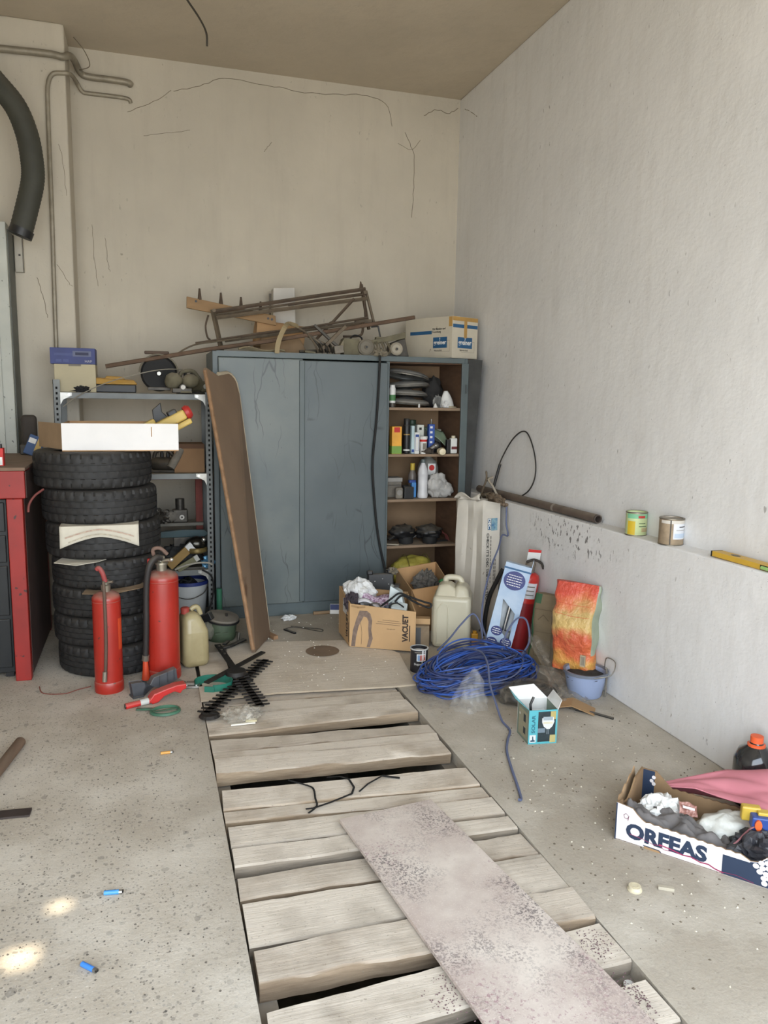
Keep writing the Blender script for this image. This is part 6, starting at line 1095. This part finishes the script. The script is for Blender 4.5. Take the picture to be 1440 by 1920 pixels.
f.line([(.042, .098), (.034, .104), (.027, .097), (.03, .087), (.04, .086), (.044, .098), (.042, .08)], .0016, M('crate_pen', (110, 60, 80), .6), .001); f.rect(.1, .0, .155, .008, KRAFTD, .0008); f.line([(.098, .010), (.15, .009), (.156, .003)], .003, NAVY, .0012)
for a, b_ in ((.485, .078), (.502, .083), (.47, .064), (.489, .062), (.506, .066), (.482, .048), (.5, .046), (.495, .03), (.511, .033), (.498, .014), (.518, .05), (.521, .072)): f.oval(a-.028, b_, .0092, .0085, CRW, .001, n=16)
f.line([(.462, .092), (.469, .097), (.476, .091), (.47, .087), (.464, .09)], .0012, CRW, .001)
f = Face(O_+ev*(Dc-.0062), eu, (0, 0, 1), t); f.rect(.008, .01, .05, .138, NAVY, .0008)
for b_, a in ((.115, .047), (.10, .04), (.09, .048)): f.oval(a, b_, .007, .007, CRW, .0014, n=14)
cpt = lambda a, b_, z: tuple(O_+eu*a+ev*b_+V((0, 0, z)))
crumple('plastic_bag', cpt(.11, .17, .004), (.08, .07, .06), M('bag_white_thin', (212, 212, 208), .35, var=.08, bump=.6, bscale=22), 'white thin bag at the left corner of the fruit crate', 'bag', 101, .45, 3, 18, flat=.001)
t2 = thing('brown_wrapper', 'brown and red snack wrapper between the bags in the fruit crate', 'wrapper', cpt(.20, .16, .10), (R(30), R(10), R(-30))); MB().grid(lambda u, v: (-.03+.06*u, -.025+.05*v, .006*sin(u*8+v*4)), 8, 6).build('sheet', M('wrapper_brown', (120, 70, 56), .4, var=.3, scale=50, col2=(190, 150, 140)), t2, solid=.002); MB().box((-.02, -.004, .006), (.02, .004, .009)).build('print', CRW, t2)
t2 = thing('news_bundle', 'whitish folded plastic bundle along the rear of the fruit crate', 'bundle', cpt(.32, .2, .01)); MB().blob((0, 0, .045), (.11, .07, .05), .25, 2.4, 18, 103, flat=0.0).build('bundle', M('bundle_grey', (200, 200, 192), .5, var=.15, scale=14, bump=.5, bscale=20), t2, smooth=0)
m = MB().grid(lambda u, v: tuple(O_+eu*(.02+.38*u)+ev*(.024+.11*v)+V((0, 0, .110-.10*u*u*.42-.02*v+.010*sin(u*11+v*4)+.010*sin(v*6)-.05*(1-v)**3+.028*noise.noise(V((u*9, v*4, 2)))+.012*noise.noise(V((u*22, v*9, 5)))))), 48, 18); tag(m.build('grey_cloth', M('cloth_grey', (104, 100, 98), .9, var=.2, scale=14), smooth=0, solid=.005), 'dark grey cloth spread over the front of the fruit crate', 'cloth')
crumple('black_bag', cpt(.435, .125, .002), (.115, .075, .062), M('bag_black', (44, 44, 48), .45, var=.3, bump=.6, bscale=18), 'black shiny bag at the right of the fruit crate', 'bag', 105, .4, 3, 20, flat=.001)
tubething('pink_wire', [cpt(.34, .02, .07), cpt(.37, .06, .085), cpt(.39, .10, .105), cpt(.41, .13, .12), cpt(.44, .15, .12)], .003, M('wire_pink', (150, 100, 104), .6), 'thin pinkish wire across the black bag in the fruit crate', 'wire', 6)
t2 = thing('label_gun', 'blue plastic gadget with orange button and yellow part, lying on the black bag', 'gadget', cpt(.435, .165, .108), (R(0), R(0), R(-30))); MB().cbox((.01, 0, .022), (.1, .045, .045)).build('body', M('gadget_blue', (44, 72, 140), .4), t2, bevel=.005); MB().lathe([(0, 0), (.011, 0), (.011, .008), (0, .009)], 16, Tm((-.022, -.023, .022), (R(90), 0, 0), (1, 1.6, 1))).build('button', M('button_orange', (216, 96, 44), .4), t2, smooth=40)
MB().cbox((-.035, .03, .035), (.06, .03, .05)).build('handle', M('gadget_yellow', (190, 160, 60), .4), t2, bevel=.006); MB().cbox((.0, .01, .049), (.04, .03, .012)).build('top', M('gadget_yellow', (190, 160, 60)), t2, bevel=.003)
PINK = M('pink_cloth', (200, 126, 136), .8, var=.06, scale=5)
def pinkfn(u, v):
    a = V((1.775, 2.30, .085)); F0 = [(1.775, 2.30, .075), (1.855, 2.165, .12), (1.905, 2.05, .125), (1.955, 1.93, .13), (2.02, 1.80, .14)]; R0 = [(1.775, 2.30, .078), (1.90, 2.265, .105), (2.02, 2.20, .15), (2.11, 2.06, .215), (2.19, 1.88, .30)]; G0 = [(1.778, 2.31, .07), (1.93, 2.31, .02), (2.05, 2.24, .015), (2.14, 2.14, .015), (2.21, 1.98, .02)]
    k = u*4; i = min(3, int(k)); q = k-i
    f_ = V(F0[i]).lerp(V(F0[i+1]), q); r_ = V(R0[i]).lerp(V(R0[i+1]), q); g_ = V(G0[i]).lerp(V(G0[i+1]), q)
    p = f_.lerp(r_, v/.6) if v < .6 else r_.lerp(g_, (v-.6)/.4)
    p.z = max(.004, p.z+u*(.024*abs(sin(v*8-u*3))+.018*abs(sin(v*13+u*5+1))-.02)*(1 if v < .7 else .4)+.012*u*noise.noise(V((u*5, v*5, 1)))); return tuple(p)
tag(MB().grid(pinkfn, 40, 40).build('pink_cloth', PINK, smooth=0, solid=.004), 'pink cloth heaped between the fruit crate and the wall', 'cloth')
t = thing('dark_bottle', 'dark plastic bottle with orange cap behind the pink cloth', 'bottle', (2.158, 2.215, 0)); MB().lathe([(0, 0), (.07, 0), (.075, .01), (.075, .17), (.06, .205), (.03, .225), (.022, .24), (0, .24)], 28).build('body', M('bottle_dark', (40, 40, 40), .15, coat=.5), t, smooth=50); MB().lathe([(.026, .22), (.032, .223), (.032, .231), (.023, .235), (.023, .262), (0, .264)], 20).build('cap', M('cap_orange', (216, 92, 48), .5), t, smooth=40)
# ---------------------------------------------------------------- floor litter
BLADE = M('blade_black', (40, 37, 34), .6, .3, var=.3, scale=20)
t = thing('cutter_blades', 'crossed black toothed hedge cutter blades lying by the dusty sheet', 'blades', (.42, 3.94, .016))
def toothed(a, b_, z, both, name, n=17, off=.0, start=0.0):
    a = V((*a, z)); b_ = V((*b_, z)); d = (b_-a); L_ = d.length; d.normalize(); s_ = V((-d.y, d.x, 0)); m = MB(); m.bar(a, b_, .034, .006)
    for k in range(n):
        p = a+d*(L_*(start+(1-start)*(k+.5)/n))
        for sg in ((1, -1) if both else (1,)):
            q = p+s_*sg*.048+d*.02*sg*off; m.add([p-d*.009+V((0, 0, .003)), p+d*.009+V((0, 0, .003)), q+d*.004+V((0, 0, .003)), q-d*.004+V((0, 0, .003)), p-d*.009-V((0, 0, .003)), p+d*.009-V((0, 0, .003)), q+d*.004-V((0, 0, .003)), q-d*.004-V((0, 0, .003))], [(0, 1, 2, 3), (7, 6, 5, 4), (0, 4, 5, 1), (1, 5, 6, 2), (2, 6, 7, 3), (3, 7, 4, 0)])
    return m.build(name, BLADE, t)
toothed((.19, .23), (-.19, -.44), .012, True, 'toothed_blade', 19, 0); toothed((-.05, .52), (.065, -.45), .026, True, 'toothed_blade', 12, 0, .52); MB().bar((-.16, -.10, .034), (.185, .30, .034), .03, .008).build('plain_bar', BLADE, t); MB().lathe([(0, 0), (.055, 0), (.05, .02), (0, .022)], 20, Tm((.0, .0, .03))).build('hub', BLADE, t, smooth=40); MB().lathe([(0, 0), (.05, 0), (.04, .012), (0, .012)], 16, Tm((-.17, -.44, .0))).build('end_shoe', BLADE, t)
for k in range(3): MB().lathe([(0, 0), (.008, 0), (.008, .004), (0, .004)], 8, Tm((-.045+.01*k, .48-.07*k, .029))).build('rivet', DSTEEL, t)
t = thing('green_hoop', 'teal green plastic cuff lying left of the toothed blades', 'cuff', (.30, 3.885, .001), R(-20)); m = MB(); m.lathe([(.095, 0), (.098, .045), (.094, .045), (.091, 0), (.095, 0)], 26, Tm((0, 0, 0), (0, 0, 0), (1, .8, 1)), a0=R(-80), a1=R(190)); m.build('band', M('teal_plastic', (40, 110, 92), .4, var=.1), t, smooth=40); MB().cbox((.0, -.078, .02), (.05, .006, .035)).build('clip', M('teal_plastic', (40, 110, 92)), t)
t = thing('steel_latch', 'grey latch plate with strap beside the teal cuff', 'latch', (.19, 3.94, 0), R(-12)); MB().cbox((0, 0, .006), (.09, .07, .012)).build('plate', STEEL, t, bevel=.003); MB().cbox((.0, 0, .018), (.05, .035, .012)).build('block', DUSTY, t, bevel=.003); MB().bar((-.045, .02, .01), (-.13, .06, .03), .05, .004).build('strap', DUSTY, t)
for x in (-.02, .03): MB().lathe([(0, 0), (.006, 0), (.004, .004), (0, .004)], 8, Tm((x, -.022, .013))).build('rivet', WHT, t)
t = thing('grey_bracket', 'dark grey ribbed plastic bracket in front of the tall extinguisher', 'bracket', (.0, 3.90, 0), R(20)); GB = M('slate_plastic', (70, 72, 76), .5, var=.15, dust=.35)
MB().prism([(-.10, 0), (-.06, 0), (-.05, .045), (-.02, .05), (.0, .085), (.12, .11), (.125, .05), (.04, .02), (.0, .035), (-.04, .02), (-.05, .07), (-.11, .075)], -.02, .02).build('shell', GB, t, bevel=.003)
for x in (.03, .07, .105): MB().box((x, -.026, .035+.3*(x-.03)), (x+.006, -.02, .09+.25*(x-.03))).build('rib', GB, t)
MB().box((-.108, -.03, 0), (-.055, .03, .008)).build('foot', GB, t)
t = thing('red_guard', 'broken red plastic guard with tube handle on the floor', 'guard', (.02, 3.775, 0), R(14)); RG = M('guard_red', (186, 44, 40), .4, var=.1, dust=.35)
m = MB(); m.prism([(-.03, .0), (.0, .005), (.03, .03), (.08, .045), (.11, .03), (.12, .045), (.14, .05), (.14, .075), (.09, .075), (.04, .065), (-.02, .05), (-.04, .025)], -.025, .03); m.build('arch', RG, t, bevel=.005); MB().tube([(-.03, -.01, .018), (-.155, -.02, .014)], .0145, 14).build('tube', RG, t, smooth=40); MB().tube([(-.045, -.011, .018), (-.085, -.014, .016)], .0158, 14).build('sleeve', M('sleeve_grey', (186, 186, 180), .5), t, smooth=40)
MB().lathe([(0, 0), (.0125, 0), (.0125, .002), (0, .002)], 12, Tm((-.156, -.02, .014), (0, R(-90), 0))).build('end', DSTEEL, t)
t = thing('green_ring', 'flat clear green plastic ring in front of the red guard', 'ring', (.055, 3.635, 0)); MB().lathe([(.062, 0), (.072, .004), (.07, .014), (.062, .016), (.06, 0)], 30, Tm((0, 0, 0), (0, 0, 0), (1, .8, 1))).build('ring', M('glass_green', (70, 110, 88), .25, var=.2), t, smooth=40); MB().bar((-.06, 0, .008), (.06, .02, .008), .01, .004).build('spoke', M('glass_green', (70, 110, 88)), t); MB().bar((-.055, .03, .01), (-.13, .06, .006), .02, .006).build('tab', M('glass_green', (70, 110, 88)), t)
t = thing('film_lump', 'crumpled clear plastic packet lying on the second plank', 'packet', (.395, 3.46, .0055)); MB().blob((0, 0, .02), (.085, .07, .03), .5, 3, 16, 111, flat=0).build('film', film_mat('packet_film', (196, 190, 176), .5, .3), t, smooth=0); MB().bar((-.06, -.07, .004), (.05, -.075, .006), .012, .006).build('edge', M('foil_white', (226, 222, 208), .4), t); MB().bar((.01, -.05, .012), (.06, -.06, .012), .03, .004).build('paper', M('cream_paper', (206, 196, 160), .7), t)
m = MB()
for p in ([(.50, 2.835, .0), (.56, 2.765, .006), (.578, 2.731, .006), (.570, 2.66, .006), (.564, 2.606, .006), (.525, 2.566, .006)], ):
    sp = smoothpath(p, 3)
    for i in range(len(sp)-1): m.bar(sp[i], sp[i+1], .007, .002)
tag(m.build('black_strap', BLKR), 'left black packing strap bent over the pale plank', 'strap')
m = MB(); sp = [(.66, 2.855, -.02), (.70, 2.80, .006), (.726, 2.765, .009), (.73, 2.70, .008), (.71, 2.655, .008), (.62, 2.615, .008), (.548, 2.59, .0085), (.52, 2.592, .0085)]
for i in range(len(sp)-1): m.bar(sp[i], sp[i+1], .008, .002)
tag(m.build('black_strap', BLKR), 'middle black packing strap coming out of the dark gap', 'strap')
m = MB(); sp = [(.743, 2.67, .004), (.79, 2.715, .006), (.86, 2.755, .01), (.925, 2.73, .004)]
for i in range(len(sp)-1): m.bar(sp[i], sp[i+1], .006 if i != 2 else .012, .002)
tag(m.build('black_strap', BLKR), 'right black packing strap with split end on the pale plank', 'strap')
# stains, wires and small bits at the cupboard foot
st_ = MB().lathe([(0, .0135), (.098, .0135)], 40); tag(st_.build('damp_patch', M('damp_wood', (124, 104, 84), .7), loc=(.958, 4.285, .0), smooth=0), 'round dark damp patch on the plywood sheet', 'stain')
crumple('white_rag', (.885, 5.0, 0), (.045, .03, .018), BAGW, 'small white crumpled rag at the foot of the left cupboard door', 'rag', 121, .5)
tubething('bent_wire', [(.83, 4.80, .004), (.9, 4.81, .006), (1.0, 4.72, .004), (1.04, 4.685, .004), (1.05, 4.73, .004), (.95, 4.79, .005), (.87, 4.83, .008)], .003, DSTEEL, 'bent grey wire on the floor before the cupboard', 'wire', 6)
tag(MB().bar((-.02, .05, .006), (.03, -.05, .006), .016, .010).build('black_peg', BLK, loc=(.84, 4.73, 0)), 'short black peg beside the bent wire', 'peg')
tag(MB().tube([(0, 0, .012), (.115, .005, .012)], .012, 12).build('cardboard_tube', CARDD, loc=(1.07, 5.075, 0), smooth=40), 'small brown cardboard tube at the foot of the cupboard', 'tube')
t = thing('blue_sachet', 'blue and white sachet leaning at the foot of the cupboard', 'sachet', (1.225, 5.06, 0), (R(-20), 0, R(-15))); MB().cbox((0, 0, .035), (.085, .022, .07)).build('body', WHT, t, bevel=.005); MB().box((-.04, -.0118, .028), (.03, -.0108, .066)).build('print', M('packet_navy', (50, 62, 110), .6), t); MB().cbox((.05, .01, .012), (.06, .05, .022)).build('tray', DUSTY, t)
tubething('red_string', [(-.55, 4.12, .003), (-.52, 4.02, .003), (-.42, 3.99, .003), (-.36, 4.03, .003), (-.30, 4.06, .003)], .0025, M('string_red', (120, 64, 52), .8), 'thin reddish string on the floor between bench and tyres', 'string', 5)
def lighter(loc, rz, mat, label, r=.007, l_=.055):
    t = thing('lighter', label, 'lighter', (*loc, 0), rz, 'lighters on the left floor'); MB().tube([(-l_/2, 0, r), (l_*.28, 0, r)], r, 10).build('body', mat, t, smooth=40); MB().tube([(l_*.28, 0, r), (l_*.45, 0, r)], r*.95, 8).build('cap', STEEL, t, smooth=40); MB().cbox((l_*.47, 0, r*1.2), (.006, .008, .006)).build('wheel', BLK, t)
lighter((.05, 3.19), .0, M('lighter_amber', (206, 150, 70), .3), 'amber lighter on the left floor, nearest the planks', .006, .05); lighter((-.129, 2.28), R(-8), M('lighter_blue', (70, 140, 200), .3), 'pale blue lighter on the left floor near the larger light spots'); lighter((-.178, 1.97), R(-45), M('lighter_bright_blue', (60, 124, 206), .3), 'bright blue lighter lying nearest the bottom edge')
t = thing('cream_plug', 'cream bottle top on the right floor before the fruit crate', 'bottle top', (1.408, 1.872, 0)); MB().lathe([(.022, 0), (.0225, .003), (.02, .004), (.0185, .014), (.0, .0145)], 24).build('cap', CREAM, t, smooth=40); MB().lathe([(.0115, .0145), (.0125, .016), (.0105, .016)], 20).build('ring', CREAM, t)
tag(MB().bar((-.02, .012, .006), (.02, -.012, .006), .012, .010).build('chip', M('chip_pale', (170, 162, 144), .8), loc=(1.502, 1.845, 0)), 'small pale wood chip to the right of the cream cap', 'chip')
tag(MB().lathe([(0, 0), (.014, 0), (.016, .006), (.014, .012), (0, .013)], 16).build('white_pill', WHT, loc=(1.19, 1.578, -.049), smooth=40), 'white plastic disc in the gap at the right end of the planks', 'disc')
t = thing('wooden_pole', 'round wooden handle lying on the floor at the left edge', 'pole', (0, 0, 0)); MB().tube([(-.70, 2.55, .021), (-.542, 3.42, .021), (-.541, 3.43, .021)], [.021, .022, .014], 16).build('shaft', M('pole_wood', (122, 100, 82), .7, var=.15, stretch=(3, .6, 3), dust=.3), t, smooth=40); MB().tube([(-.80, 2.75, .018), (-.63, 3.22, .018)], .018, 12).build('second_shaft', M('pole_wood', (122, 100, 82)), t, smooth=40)
tag(MB().hexa([(-.62, 2.825, 0), (-.43, 2.812, 0), (-.428, 2.863, 0), (-.62, 2.878, 0), (-.62, 2.825, .008), (-.43, 2.812, .008), (-.428, 2.863, .008), (-.62, 2.878, .008)]).build('metal_plate', M('plate_dark', (66, 58, 54), .6, .3, var=.2)), 'flat dark metal strip on the floor below the wooden handle', 'metal strip')
# loose crumbs: stones, chips and dark bark crumbs
def crumbs(name, n, reg, sz, mat, label, seed, zf=0.0):
    r = random.Random(seed); b = MB()
    for k in range(n):
        x, y, z = reg(r); s = r.uniform(*sz); a = r.uniform(0, 6.3); ca, sa = cos(a)*s, sin(a)*s; e = r.uniform(.5, 1.0)
        b.add([(x+ca, y+sa, z), (x-sa*e, y+ca*e, z), (x-ca, y-sa, z), (x+sa*e, y-ca*e, z), (x, y, z+s*.8)], [(0, 1, 4), (1, 2, 4), (2, 3, 4), (3, 0, 4)])
    o = b.build(name, mat); o['kind'] = 'stuff'; o['label'] = label; o['category'] = 'crumbs'
BARK = M('bark_crumbs', (104, 80, 82), .9, var=.3, scale=60)
crumbs('bark_crumbs', 170, lambda r: (r.gauss(1.155, .025), r.gauss(1.69, .03), .001), (.0012, .003), BARK, 'dark reddish crumbs on the plank end right of the speckled board', 1)
crumbs('bark_crumbs', 200, lambda r: (1.18-abs(r.gauss(0, .05)), r.gauss(1.50, .04), -.002), (.0012, .0035), BARK, 'dark crumbs on the nearest plank at the right', 2)
crumbs('bark_crumbs', 140, lambda r: (r.gauss(.70, .035), r.gauss(1.62, .04), .001), (.0015, .0035), BARK, 'dark crumbs on the plank left of the speckled board', 3)
crumbs('floor_chips', 420, lambda r: (r.uniform(1.26, 2.2), r.triangular(1.4, 3.6, 2.0), 0), (.0015, .0055), M('chips_dark', (96, 86, 72), .9, var=.4, scale=40), 'small dark chips scattered over the right floor', 4)
crumbs('floor_chips', 160, lambda r: (r.uniform(1.3, 2.15), r.triangular(1.4, 3.3, 2.4), 0), (.002, .006), M('chips_pale', (196, 188, 170), .9), 'small pale chips scattered over the right floor', 5)
crumbs('floor_chips', 420, lambda r: (r.uniform(-.75, .2), r.triangular(1.5, 3.7, 2.0), 0), (.0015, .005), M('stones_dark', (84, 78, 70), .9, var=.3, scale=40), 'small dark stones scattered over the left floor', 6)
crumbs('paint_flakes', 90, lambda r: (r.uniform(.65, 1.28), r.uniform(3.75, 4.95), .0135 if True else 0), (.002, .006), M('flakes_white', (214, 208, 196), .8), 'white flakes scattered over the dusty sheet', 7)
# ---------------------------------------------------------------- cobwebs, cracks and ceiling wire
CRK = M('crack_dark', (122, 111, 94), .9)
def crack(parent, pts, r=.0022):
    r *= .75; m = MB(); sp = smoothpath(pts, 5); rr = random.Random(len(pts)*7); sp = [p+V((rr.uniform(-.004, .004), 0, rr.uniform(-.006, .006))) for p in sp]; m.tube(sp, r, 4); m.build('crack', CRK, parent)
Yb = 5.7995
crack(wall_back, [(x, Yb, z) for x, z in ((-.05, 3.34), (.12, 3.43), (.23, 3.51))]); crack(wall_back, [(x, Yb, z) for x, z in ((.25, 3.51), (.42, 3.56), (.59, 3.63), (.88, 3.625), (1.1, 3.61), (1.35, 3.62), (1.57, 3.645), (1.75, 3.605), (1.80, 3.46))], .0026); crack(wall_back, [(x, Yb, z) for x, z in ((1.9, 3.42), (1.95, 3.33), (1.98, 3.24), (1.976, 3.0), (1.966, 2.82))], .0028); crack(wall_back, [(x, Yb, z) for x, z in ((2.05, 3.56), (2.15, 3.61), (2.23, 3.59), (2.32, 3.64))], .003); crack(wall_back, [(x, Yb, z) for x, z in ((1.85, 3.34), (1.95, 3.31), (2.02, 3.38))], .002); crack(wall_back, [(x, Yb, z) for x, z in ((.86, 3.18), (.885, 3.22), (.91, 3.25))], .002); crack(wall_back, [(x, Yb, z) for x, z in ((.05, 3.2), (.2, 3.24), (.35, 3.27))], .0016); crack(wall_back, [(-.30, Yb, 2.6), (-.295, Yb, 2.4), (-.28, Yb, 2.2)], .0016); crack(wall_back, [(-.22, Yb, 2.52), (-.21, Yb, 2.38), (-.2, Yb, 2.3)], .0018)
crack(pil, [(-.46, 5.4695, 3.0), (-.44, 5.4695, 2.9), (-.43, 5.4695, 2.7)], .0016); crack(pil, [(-.62, 5.4695, 2.2), (-.6, 5.4695, 2.12), (-.585, 5.4695, 2.05), (-.57, 5.4695, 1.95)], .0022); crack(pil, [(-.50, 5.4695, 2.28), (-.45, 5.4695, 2.2), (-.42, 5.4695, 2.15)], .0018)
crack(wall_right, [(2.3345, 5.70, 3.60), (2.3345, 5.55, 3.53), (2.3345, 5.45, 3.47)], .0026)
tubething('ceiling_wire', [(.12, 4.45, 3.698), (.27, 4.70, 3.62), (.36, 4.86, 3.585), (.405, 4.97, 3.56), (.41, 5.0, 3.50)], .006, M('wire_dark', (62, 56, 48), .7), 'thin dark wire hanging from the ceiling', 'wire', 6)
tubething('cobweb_thread', [(-.36, 5.62, 3.69), (-.30, 5.62, 3.62), (-.27, 5.63, 3.54), (-.33, 5.69, 3.53), (-.345, 5.74, 3.55)], .003, M('web_grey', (120, 110, 94), .9), 'dusty cobweb thread hanging from the ceiling to the upper pipe', 'cobweb', 5)
